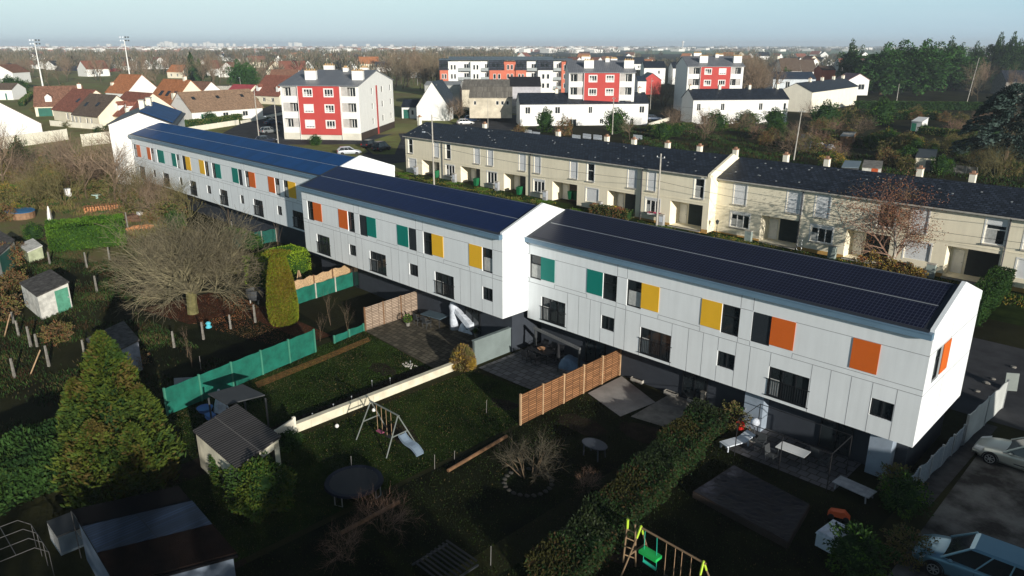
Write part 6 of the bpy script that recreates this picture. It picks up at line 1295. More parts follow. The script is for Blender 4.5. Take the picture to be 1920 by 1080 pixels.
# covered pool
c4 = [G(1300, 933), G(1475, 1028), G(1515, 957), G(1375, 884)]
r_ = simple('covered_pool', 'rectangular pool under a black wrinkled cover', 'pool', (c4[0].x, c4[0].y, 0)); mb = MB(); n = 22; base = c4[0]
vs = []; fs = []
for i in range(n+1):
    for j in range(n+1):
        u_, v_ = i/n, j/n; p = (c4[0]*(1-u_)+c4[1]*u_)*(1-v_)+(c4[3]*(1-u_)+c4[2]*u_)*v_; e = min(u_, 1-u_, v_, 1-v_); z = .34-.14*min(1, e*5)+(random.uniform(-.03, .03) if e > 0.01 else 0)+.03*math.sin(u_*17+v_*9)*(1 if .02 < e < .3 else .2)
        vs.append((p.x-base.x, p.y-base.y, z))
for i in range(n):
    for j in range(n): a = i*(n+1)+j; fs.append((a, a+n+1, a+n+2, a+1))
mb.add(vs, fs); mb.build('cover', M('black_pool_cover', (.011, .013, .021), .6, .3, 1.5, bump=.9, bs=4), r_)
for i in range(4):
    a, b = c4[i]-base, c4[(i+1) % 4]-base; mb = MB(); d = (b-a).normalized(); nn = Vector((-d.y, d.x, 0))*.06; mb.hexa([a-nn, b-nn, b+nn, a+nn], [a-nn+Vector((0, 0, .3)), b-nn+Vector((0, 0, .3)), b+nn+Vector((0, 0, .3)), a+nn+Vector((0, 0, .3))]); mb.build('rim', M('dark_timber', (.05, .04, .035), .9), r_)
# storage box, toys, lounger, tables at the right patio
P = G(1558, 1020); r_ = simple('storage_box', 'pale blue plastic storage box with snowy stained lid', 'storage box', (P.x, P.y, 0), 1.45); mb = MB(); mb.box(-.62, .62, -.36, .36, 0, .6); mb.build('body', m_bwhite, r_)
mb = MB(); mb.hexa([(-.66, -.4, .61), (.66, -.4, .61), (.66, .4, .61), (-.66, .4, .61)], [(-.6, -.34, .74), (.6, -.34, .74), (.6, .34, .74), (-.6, .34, .74)]); mb.build('lid', m_tarp, r_)
P = G(1572, 972); r_ = simple('toy_kart', 'orange red ride on toy behind the storage box', 'toy', (P.x, P.y, 0), .3); mb = MB(); mb.hexa([(-.45, -.2, .15), (.45, -.2, .15), (.45, .2, .15), (-.45, .2, .15)], [(-.35, -.15, .35), (.2, -.15, .42), (.2, .15, .42), (-.35, .15, .35)]); mb.build('body', M('orange_toy', (.6, .10, .03), .5), r_)
for sx in (-.3, .3):
    for sy in (-.22, .22): mb = MB(); mb.tube((sx, sy-.03, .13), (sx, sy+.03, .13), .13, n=10); mb.build('wheel', m_blk, r_)
P = G(1378, 838); r_ = simple('sun_lounger', 'white plastic sun lounger at the left edge of the right patio', 'sun lounger', (P.x, P.y, 0), R(70)); mb = MB(); mb.box(-.8, .45, -.3, .3, .30, .36); mb.build('seat', m_bwhite, r_); mb = MB(); mb.hexa([(.45, -.3, .30), (1.0, -.3, .55), (1.0, .3, .55), (.45, .3, .30)], [(.45, -.3, .36), (1.0, -.3, .61), (1.0, .3, .61), (.45, .3, .36)]); mb.build('backrest', m_bwhite, r_)
for sx in (-.7, .6):
    for sy in (-.27, .27): mb = MB(); mb.box(sx-.04, sx+.04, sy-.03, sy+.03, 0, .3); mb.build('leg', m_bwhite, r_)
P = G(1412, 826); r_ = simple('closed_parasol', 'closed parasol under a round white cover by the lounger', 'parasol', (P.x, P.y, 0)); mb = MB(); mb.tube((0, 0, 0), (0, 0, 1.1), .03); mb.build('pole', m_dgrey, r_); mb = MB(); mb.blob((0, 0, 1.05), .24, .24, .26, jit=.05); mb.build('cover', m_tarp, r_, smooth=True); mb = MB(); mb.lathe((0, 0, 0), [(.28, 0), (.28, .06), (.1, .09)]); mb.build('base', m_conc, r_)
P = G(1388, 806); mb = MB(); mb.lathe((0, 0, 0), [(.16, 0), (.22, .4), (.24, .42), (.2, .40)], 12); o = mb.build('bucket', m_red, loc=P); tag(o, 'red bucket between the pale cupboard and the lounger', 'bucket')
P = G(1487, 848, .0); table('white rectangular table with a dark criss cross pattern on the right patio', G(1487, 842, .72)-Vector((0, 0, .72)), 1.45, .75, .72, M('white_marked_top', (.65, .67, .68), .6, .4, 5, col2=(.70, .72, .73), thr=(.25, .4)), rz=0, legm=m_dgrey)
table('pale low bench top near the dark bush, right of the patio', (G(1602, 912, .4))-Vector((0, 0, .4)), 1.7, .8, .4, M('pale_grey_boards', (.30, .32, .35), .8, .2, 3), name='low_table', rz=-.1)
for k, (x, y) in enumerate(((1422, 848), (1445, 868), (1530, 868), (1545, 882))): chair('dark garden chair around the white patterned table', G(x, y), k*1.5, m_dgrey, 'chairs of the right patio')
r_ = simple('pergola_frame', 'thin dark metal gazebo frame without cloth over the right patio', 'gazebo', (-14.9, 30.9, 0))
for (x, y) in ((0, 0), (4.6, 0), (0, 2.3), (4.6, 2.3), (2.3, 0)): mb = MB(); mb.tube((x, y, 0), (x, y, 2.05), .025); mb.build('post', m_blk, r_)
for (a, b) in (((0, 0), (4.6, 0)), ((0, 2.3), (4.6, 2.3)), ((0, 0), (0, 2.3)), ((4.6, 0), (4.6, 2.3))): mb = MB(); mb.tube((*a, 2.05), (*b, 2.05), .02); mb.build('rail', m_blk, r_)
for (x, y, lab) in ((1195, 716, 'white planter box nearest the orange fence'), (1258, 741, 'middle white planter box under the overhang'), (1302, 756, 'white planter box at the end of the long hedge')):
    r_ = simple('planter', lab, 'planter', G(x, y)); mb = MB(); mb.box(-.42, .42, -.1, .1, 0, .03); mb.box(-.42, .42, -.13, -.1, 0, .22); mb.box(-.42, .42, .1, .13, 0, .22); mb.box(-.42, -.39, -.1, .1, 0, .22); mb.box(.39, .42, -.1, .1, 0, .22); mb.build('trough', m_conc, r_); mb = MB(); mb.box(-.39, .39, -.1, .1, .03, .18); mb.build('soil', m_soil, r_)
mb = MB(); mb.box(-.12, .12, -.1, .1, 0, .9); mb.box(-.15, .15, -.13, .13, .9, .95); o = mb.build('stone_pillar', m_concd, loc=G(1317, 762)); tag(o, 'short stone pillar at the upper end of the long hedge', 'pillar')
# middle patio (black table set)
P = G(1015, 655, .74); table('long black table on the middle patio', (P.x, P.y, 0), 1.9, .9, .74, m_blk, rz=0)
mb = MB(); mb.lathe((P.x, P.y, .74), [(.14, 0), (.24, .1), (.26, .14), (.20, .13)], 14); o = mb.build('basket', M('wicker', (.55, .30, .16), .8, .2, 9)); tag(o, 'round wicker basket on the long black table', 'basket')
for k, (dx, dy, rz) in enumerate(((-.6, .85, 0), (.1, .85, 0), (.75, .85, 0), (-.5, -.85, 3.14), (.3, -.85, 3.14))): chair('black garden chair pushed up to the long black table', (P.x+dx, P.y+dy, .05), rz, m_blk, 'black chairs of the middle patio')
chair('white plastic chair beside the timber bed edge', G(952, 652), .8, m_bwhite)
r_ = simple('tumble_bin', 'round white bin behind the white plastic chair', 'bin', G(970, 638)); mb = MB(); mb.lathe((0, 0, 0), [(.26, 0), (.30, .6), (.31, .62)], 14); mb.build('body', m_bwhite, r_); mb = MB(); mb.lathe((0, 0, .62), [(.32, 0), (.28, .06), (.05, .09)], 14); mb.build('lid', m_tarp, r_)
for (x, y, m, lab, rr) in ((998, 622, M('lime_toy', (.45, .65, .05), .5), 'lime green toy in front of the dark ground floor', .2), (1002, 634, m_red, 'red toy below the lime green one', .18)): mb = MB(); mb.blob((0, 0, rr), rr, rr*.8, rr, 9, 5, .15); mb.box(-rr*.5, rr*.5, -rr*.3, rr*.3, 0, rr*1.2); P = G(x, y); o = mb.build('toy', m, loc=(P.x, min(P.y, 34.3), .05)); tag(o, lab, 'toy')
P = G(1046, 700); r_ = simple('parasol', 'closed black parasol standing on a base at the patio edge', 'parasol', P); mb = MB(); mb.tube((0, 0, 0), (0, 0, 2.0), .03); mb.build('pole', m_blk, r_); mb = MB(); mb.lathe((0, 0, .9), [(.1, 0), (.13, .2), (.05, 1.15)], 8); mb.build('canopy', m_blk, r_); mb = MB(); mb.box(-.3, .3, -.3, .3, 0, .08); mb.build('base', m_dgrey, r_)
def cover(label, loc, lx, ly, h, mat, rz=0, peak=.3, name='covered_furniture'):
    mb = MB(); n = 10; vs = []; fs = []
    for i in range(n+1):
        for j in range(n+1):
            u_, v_ = i/n*2-1, j/n*2-1; e = max(abs(u_), abs(v_)); z = h*(1-max(0, (e-.72)/.28)**1.3)*(1-peak*abs(u_+.3))+random.uniform(-.03, .03)*(e < 1); k = 1+.06*math.sin((u_+v_)*9)
            vs.append((u_*lx/2*k, v_*ly/2*k, max(0, z)))
    for i in range(n):
        for j in range(n): a = i*(n+1)+j; fs.append((a, a+n+1, a+n+2, a+1))
    mb.add(vs, fs); o = mb.build(name, mat, loc=loc, smooth=True); o.rotation_euler = (0, 0, rz); tag(o, label, 'covered furniture'); return o
m_bcov = M('blue_grey_cover', (.12, .19, .28), .5, .2, 3, bump=.6, bs=4)
cover('blue grey covered furniture against the orange fence', G(1072, 690), 1.6, 1.1, .75, m_bcov, .3)
P = G(1103, 672); mb = MB(); mb.lathe((0, 0, 0), [(.36, 0), (.3, .5), (.16, 1.0), (.03, 1.4)], 10); o = mb.build('covered_parasol', m_bcov, loc=P, smooth=True); tag(o, 'pointed blue grey covered parasol near the orange fence', 'parasol')
r_ = simple('awning_box', 'long folded awning leaning along the wall above the black table', 'awning', (-30.6, 33.0, 0)); mb = MB(); mb.hexa([(0, 0, 1.9), (3.9, 0, 1.55), (3.9, .15, 1.55), (0, .15, 1.9)], [(0, 0, 2.05), (3.9, 0, 1.7), (3.9, .15, 1.7), (0, .15, 2.05)]); mb.build('cassette', M('grey_awning', (.11, .115, .12), .6), r_); 
for x in (.1, 3.8): mb = MB(); mb.box(x, x+.08, 0, .14, 0, 1.9 if x < 1 else 1.6); mb.build('leg', m_dgrey, r_)
# left patio
P = G(815, 592, .72); table('dark blue grey table on the mossy patio', (P.x, P.y, .35), 1.9, 1.0, .72, M('blue_grey_top', (.08, .12, .15), .5), rz=.15, legm=m_blk)
for k, (dx, dy, rz) in enumerate(((-.8, -.9, 3.1), (.2, -.9, 3.1), (-.5, .9, 0), (.6, .9, 0))): chair('dark chair around the blue grey table', (P.x+dx, P.y+dy, .35), rz, m_dgrey, 'dark chairs of the mossy patio')
P = G(852, 618); r_ = simple('covered_parasol', 'tall cantilever parasol wrapped in translucent white film', 'parasol', P); mb = MB(); mb.lathe((0, 0, 0), [(.32, 0), (.34, .7), (.30, 1.4), (.36, 1.8), (.2, 2.1)], 10); mb.build('cover', m_tarp, r_, smooth=True); mb = MB(); mb.hexa([(.1, -.2, 1.5), (1.9, -.3, .5), (1.9, .3, .5), (.1, .2, 1.5)], [(.1, -.15, 1.8), (1.9, -.25, .95), (1.9, .25, .95), (.1, .15, 1.8)]); mb.build('folded_canopy', m_tarp, r_)
cover('white film covered lounger beside the wrapped parasol', G(880, 622), 1.5, .9, .7, m_tarp, .2, .4)
for (x, y, s) in ((905, 612, .28), (925, 606, .22), (893, 632, .2), (915, 622, .2), (765, 612, .3)):
    r_ = simple('potted_plant', 'small potted plant on the mossy patio near the screen wall', 'plant', G(x, y)); r_['group'] = 'potted plants of the mossy patio'; mb = MB(); mb.lathe((0, 0, 0), [(.12, 0), (.17, .28), (.18, .3)], 10); mb.build('pot', m_concd, r_); part(r_, 'foliage', leaf_mesh('foliage', sph(160)*s+np.array([0, 0, .3+s]), sph(160), .12, .06, [L_gr1, L_yg, L_ev1], (.5, .2, .3)))
# things in the left gardens
P = G(392, 618); mb = MB(); mb.lathe((0, 0, 0), [(.20, 0), (.22, .06), (.13, .16), (.15, .28), (.2, .32), (.12, .42), (.03, .46)], 12); o = mb.build('plastic_bell', m_sky, loc=(P.x, P.y, P.z+.15)); tag(o, 'turquoise plastic bell shaped feeder by a concrete post', 'feeder')
P = G(480, 568); r_ = simple('barrel', 'black barrel full of dark sticks on a stand, left of the golden conifer', 'barrel', P); mb = MB(); mb.lathe((0, 0, .35), [(.5, 0), (.66, .3), (.66, .75), (.6, .78), (.55, .5)], 14); mb.build('drum', m_dgrey, r_)
for a in range(3): mb = MB(); mb.tube((.4*math.cos(a*2.1), .4*math.sin(a*2.1), 0), (.4*math.cos(a*2.1), .4*math.sin(a*2.1), .36), .05); mb.build('leg', m_conc, r_)
P = G(562, 545); r_ = simple('trestle', 'pale timber trestle leaning beside the golden conifer', 'trestle', P)
for (a, b) in (((0, 0, 0), (-.1, .1, 1.7)), ((.9, .1, 0), (0, .1, 1.7)), ((.2, -.5, 0), (-.1, .1, 1.7)), ((1.1, -.4, 0), (0, .1, 1.7)), ((.05, .05, .8), (.5, .1, .8)), ((.3, 0, .4), (.95, 0, .4))): mb = MB(); mb.tube(a, b, .04); mb.build('pole', m_timl, r_)
r_ = simple('covered_pool', 'round pool under a bright blue cover at the left edge', 'pool', G(40, 407)); mb = MB(); mb.lathe((0, 0, 0), [(2.0, 0), (2.0, .7), (1.95, .75), (1.2, .72)], 20, 1, .7); mb.build('wall', M('brown_pool_side', (.25, .15, .09), .8, .2, 4), r_); mb = MB(); mb.lathe((0, 0, .76), [(2.05, 0), (2.0, .04), (.1, .1)], 20, 1, .7); mb.build('cover', M('blue_cover', (.04, .17, .35), .5, .2, 2), r_)
for (x, y, w_, l_, h_, m, lab) in ((205, 395, 5.0, 1.4, .8, M('split_logs', (.40, .19, .09), .9, .4, 6), 'long stack of orange brown split logs behind the box hedge'), (262, 412, 3.2, 2.4, .7, M('dark_logs', (.13, .075, .05), .9, .3, 5), 'dark brown compost heap right of the box hedge'), (262, 432, 3.0, .8, .5, M('split_logs', (.40, .19, .09), .9, .4, 6), 'low row of split logs beside the compost heap'), (312, 385, 2.6, 1.6, 1.2, M('ochre_heap', (.38, .19, .08), .9, .3, 5), 'ochre domed haystack like heap near the thicket'), (345, 390, 2.0, 1.0, .6, M('split_logs', (.40, .19, .09), .9, .4, 6), 'small log stack near the far white block')):
    P = G(x, y); mb = MB(); rr_ = random.Random(int(x)); 
    if 'heap' in lab: mb.blob((0, 0, h_*.3), w_/2, l_/2, h_*.8, 14, 7, .14, rr_)
    else:
        nx = int(w_/.28); nz_ = max(2, int(h_/.2))
        for i in range(nx):
            for j in range(nz_): mb.tube((-w_/2+i*.28+rr_.uniform(-.04, .04), -l_/2+rr_.uniform(-.1, .1), .1+j*.19), (-w_/2+i*.28+rr_.uniform(-.04, .04), l_/2+rr_.uniform(-.1, .1), .1+j*.19), .11, n=6)
    o = mb.build('log_stack' if 'log' in lab else 'heap', m, loc=P); o.rotation_euler = (0, 0, 1.35); tag(o, lab, 'log stack' if 'log' in lab else 'heap')
P = G(95, 415); mb = MB(); mb.lathe((0, 0, 0), [(.3, 0), (.22, .8), (.05, 1.7)], 8); o = mb.build('closed_parasol', m_wht, loc=P); tag(o, 'white closed parasol standing beside the blue pool', 'parasol')
P = G(128, 368); mb = MB(); mb.box(-.35, .35, -.3, .3, 0, .9); mb.box(-.4, .4, -.35, .35, .9, 1.0); o = mb.build('beehive', m_wht, loc=P); tag(o, 'white box like hive among the thicket bushes', 'hive')
P = G(182, 372); mb = MB(); mb.ring((0, 0, .5), .55, .06); mb.lathe((0, 0, .42), [(.5, 0), (.5, .05)], 18); mb.tube((0, 0, 0), (0, 0, .45), .15); o = mb.build('bird_bath', M('pale_aqua', (.4, .55, .52), .4), loc=P); tag(o, 'pale round bird bath in a clearing of the thicket', 'bird bath')
mb = MB(); mb.box(-.35, .35, -.2, .2, 0, .3); o = mb.build('crate', m_wht, loc=G(264, 415)+Vector((0, 0, .75))); tag(o, 'small white crate on the dark compost heap', 'crate')
P = G(345, 742); mb = MB(); mb.hexa([(-.5, -.03, 0), (.5, -.03, 0), (.5, .03, 0), (-.5, .03, 0)], [(-.5, .25, 1.0), (.5, .25, 1.0), (.5, .31, 1.0), (-.5, .31, 1.0)]); o = mb.build('leaning_board', M('grey_board', (.35, .35, .37), .8), loc=P); o.rotation_euler = (0, 0, .9); tag(o, 'grey board leaning at the end of the long green mesh', 'board')
P = G(369, 735); mb = MB(); mb.box(-.28, .28, -.03, .03, .25, .85); mb.box(-.03, .03, -.02, .02, 0, .25); o = mb.build('painted_board', M('cream_speckle', (.70, .70, .50), .8, .5, 9), loc=P); o.rotation_euler = (0, 0, 1.0); tag(o, 'small cream painted board on a stake beside the grey one', 'board')
P = G(385, 772); mb = MB(); mb.lathe((0, 0, 0), [(.3, 0), (.42, .25), (.44, .27), (.36, .2)], 12); o = mb.build('basin', M('blue_basin', (.12, .22, .55), .5), loc=P); tag(o, 'blue plastic basin behind the ribbed roof shed', 'basin')
P = G(395, 785); mb = MB(); mb.box(-.25, .25, -.2, .2, 0, .25); mb.box(-.27, .27, -.22, .22, .25, .28); o = mb.build('cool_box', M('blue_basin', (.12, .22, .55), .5), loc=P); tag(o, 'small blue box in front of the blue basin', 'box')
P = G(415, 770); mb = MB(); mb.lathe((0, 0, 0), [(.42, 0), (.3, .5), (.05, 1.3)], 9); o = mb.build('covered_parasol', m_tarp, loc=P); tag(o, 'pale cone shaped covered parasol behind the ribbed roof shed', 'parasol')
for (x, y) in ((698, 727), (732, 722), (660, 757), (626, 772), (770, 690), (587, 790)):
    r_ = simple('garden_stake', 'small pale stake light along the low wall', 'stake', G(x, y)); r_['group'] = 'stake lights along the low wall'; mb = MB(); mb.tube((0, 0, 0), (0, 0, .42), .012); mb.build('spike', m_metal, r_); mb = MB(); mb.lathe((0, 0, .42), [(.03, 0), (.04, .06), (.015, .08)], 8); mb.build('lamp_head', M('dull_lamp', (.3, .32, .34), .6), r_)
for (x, y, h_, lab) in ((377, 693, .9, 'thin white topped stake on the dark lawn beyond the mesh'), (912, 775, .8, 'thin grey rod standing on the middle lawn'), (815, 880, .8, 'knotted stake left of the long timber beam'), (660, 890, 1.0, 'white post behind the trampoline'), (920, 1060, .9, 'striped rod at the bottom edge'), (852, 862, .5, 'short rod by the timber beam')):
    mb = MB(); mb.tube((0, 0, 0), (.03, 0, h_), .014, .012); mb.blob((.03, 0, h_), .02, .02, .02, 6, 4); o = mb.build('stake', M('dull_stake', (.22, .22, .21), .8), loc=G(x, y)); tag(o, lab, 'stake')
rr_ = random.Random(4)
r_ = simple('pebble_patch', 'small patch of white pebbles on the sunny lawn', 'stones', G(768, 686))
for i in range(26): mb = MB(); mb.blob((rr_.uniform(-.5, .5), rr_.uniform(-.3, .3), .05), .06, .05, .04, 6, 4, .2, rr_); mb.build('pebble', m_conc, r_)
for (x, y, lab) in ((701, 772, 'pale football on the lawn near the swing'), (632, 802, 'small white ball by the low wall')): mb = MB(); mb.blob((0, 0, .11), .11, .11, .11); o = mb.build('ball', m_wht, loc=G(x, y), smooth=True); tag(o, lab, 'ball')
r_ = simple('wire_cage', 'white framed greenhouse tubes at the bottom left corner', 'frame', G(30, 1075))
for k in range(4):
    x = -1.2+k*.8; mb = MB(); mb.path([(x, -1, 0), (x, -1, 1.1), (x, -.6, 1.5), (x, .6, 1.5), (x, 1, 1.1), (x, 1, 0)], .014); mb.build('hoop', M('dull_metal', (.09, .09, .09), .6), r_)
for (y, z) in ((-1, 1.1), (1, 1.1), (0, 1.5)): mb = MB(); mb.tube((-1.2, y, z), (1.2, y, z), .014); mb.build('rail', M('dull_metal', (.09, .09, .09), .6), r_)
r_ = simple('cage', 'grey barred rabbit cage beside the awning rail', 'cage', G(128, 1018)); mb = MB(); mb.box(-.7, .7, -.45, .45, .85, .92); mb.build('top', m_dgrey, r_); mb = MB(); mb.box(-.7, .7, -.45, .45, 0, .1); mb.build('tray', M('blue_grey_sheet', (.16, .21, .25), .6), r_)
for i in range(8):
    for y in (-.44, .44): mb = MB(); mb.box(-.68+i*.19, -.65+i*.19, y-.01, y+.01, .1, .85); mb.build('bar', m_metal, r_)
r_ = simple('sawhorse_roof', 'dark slatted frame lying at the bottom edge of the dark lawn', 'frame', G(835, 1070))
for i in range(9): mb = MB(); mb.box(-.9, .9, -.8+i*.2, -.72+i*.2, .3+i*.02, .34+i*.02); mb.build('slat', m_blk, r_)
mb = MB(); mb.box(-.95, -.88, -.9, .9, .24, .3); mb.build('rail', m_dgrey, r_); mb = MB(); mb.box(.88, .95, -.9, .9, .24, .3); mb.build('rail', m_dgrey, r_)
P = G(1894, 733); mb = MB(); mb.hexa([(-.35, -.03, 0), (.35, -.03, 0), (.35, .03, 0), (-.35, .03, 0)], [(-.35, .1, 1.1), (.35, .1, 1.1), (.35, .16, 1.1), (-.35, .16, 1.1)]); o = mb.build('leaning_board', M('grey_green_board', (.22, .25, .24), .8), loc=P); o.rotation_euler = (0, 0, .6); tag(o, 'grey green board standing on the dark verge at the right edge', 'board')
for (x, y, s) in ((1850, 720, .25), (1862, 712, .18), (1832, 735, .2), (1790, 745, .3), (1870, 735, .15), (1900, 690, .2)): mb = MB(); mb.blob((0, 0, s*.3), s, s*.7, s*.4, 7, 4, .25); o = mb.build('rubble', m_concd, loc=G(x, y)); tag(o, 'lump of pale rubble on the dark verge right of the gable', 'rubble', 'rubble right of the gable')
rr_ = random.Random(9)
# street front of the left cream terrace: boxes, bins
for k in range(6):
    s0 = -91.3+8.68*k; z = hgt(s0+3)
    r_ = simple('meter_box', 'grey utility pillar by a porch of the left cream terrace', 'utility box', (s0+3.4, 68.7, z)); r_['group'] = 'grey pillars before the left cream terrace'; mb = MB(); mb.box(-.3, .3, -.2, .2, 0, 1.25); mb.build('body', M('pillar_grey', (.36, .37, .38), .9, .15, 2), r_); mb = MB(); mb.box(-.33, .33, -.23, .23, 1.25, 1.32); mb.build('cap', m_conc, r_); mb = MB(); mb.box(-.2, .2, -.22, -.2, .5, 1.1); mb.build('door', m_bwhite, r_)
for k in range(4):
    s0 = -38.1+8.65*k; r_ = simple('meter_box', 'grey green utility pillar by a porch of the right cream terrace', 'utility box', (s0+3.3, 70.1, 0)); r_['group'] = 'grey pillars before the right cream terrace'; mb = MB(); mb.box(-.35, .35, -.2, .2, 0, 1.25); mb.build('body', M('pillar_green', (.30, .36, .34), .9, .15, 2), r_); mb = MB(); mb.box(-.38, .38, -.23, .23, 1.25, 1.32); mb.build('cap', m_conc, r_)
m_bin = M('green_bin', (.01, .13, .05), .5); m_ybin = M('yellow_lid', (.65, .55, .05), .5)
def wbin(label, loc, lidm, body=None):
    r = simple('wheeled_bin', label, 'bin', loc, random.uniform(-.2, .2)); mb = MB(); mb.hexa([(-.22, -.26, .08), (.22, -.26, .08), (.22, .26, .08), (-.22, .26, .08)], [(-.29, -.35, 1.0), (.29, -.35, 1.0), (.29, .35, 1.0), (-.29, .35, 1.0)]); mb.build('body', body or m_bin, r)
    mb = MB(); mb.hexa([(-.31, -.38, 1.0), (.31, -.38, 1.0), (.31, .38, 1.0), (-.31, .38, 1.0)], [(-.29, -.34, 1.06), (.29, -.34, 1.06), (.29, .36, 1.12), (-.29, .36, 1.12)]); mb.build('lid', lidm, r)
    for s in (-.24, .24): mb = MB(); mb.tube((s-.03, .3, .12), (s+.03, .3, .12), .12, n=10); mb.build('wheel', m_blk, r)
for (x, y, m, lab) in ((-83.9, 69.3, m_bin, 'green bin in the first porch from the left of the cream terrace'), (-75.2, 69.2, m_bin, 'green bin in the second porch of the left cream terrace'), (-66.7, 69.0, m_bin, 'green bin beside the downpipe of the third porch'), (-58.9, 70.2, m_bin, 'left one of the two green bins in the fourth porch'), (-58.1, 70.3, m_bin, 'right one of the two green bins in the fourth porch'), (-51.2, 68.6, m_ybin, 'yellow lidded bin before the fifth porch'), (-49.6, 68.5, m_bin, 'green bin right of the yellow lidded bin')): wbin(lab, (x, y, hgt(x)+.4*(y > 70)), m)
r_ = simple('street_lantern', 'dark lantern on a short post before the right cream terrace', 'lantern', (-38.2, 69.6, 0)); mb = MB(); mb.tube((0, 0, 0), (0, 0, 1.5), .03); mb.build('post', m_blk, r_); mb = MB(); mb.lathe((0, 0, 1.5), [(.1, 0), (.2, .3), (.22, .32), (.05, .5)], 6); mb.build('lantern_head', m_dgrey, r_)
r_ = simple('ladder_trellis', 'curly iron trellis beside the pipe of the right cream terrace', 'trellis', (-29.6, 70.6, 0))
for i in range(4): mb = MB(); mb.ring((0, 0, 0), .25, .02, 14, 4); o = mb.build('hoop', m_metal, r_); o.rotation_euler = (R(90), 0, 0); o.location = (0, 0, .3+.4*i)
# more fittings: flower boxes and hedge before the left row
mb = MB(); mb.box(0, 1.9, -.15, .12, 0, .18); r_ = thing('flower_box', 'window box with pink flowers on the last unit of the left cream terrace', 'flower box', (-46.7, 69.2, 1.35)); mb.build('trough', m_wht, r_); part(r_, 'flowers', leaf_mesh('flowers', rng.uniform(-1, 1, (260, 3))*[.95, .15, .1]+np.array([.95, 0, .24]), sph(260), .12, .08, [M('magenta_petal', (.55, .02, .15), .6), L_gr1], (.6, .4)))
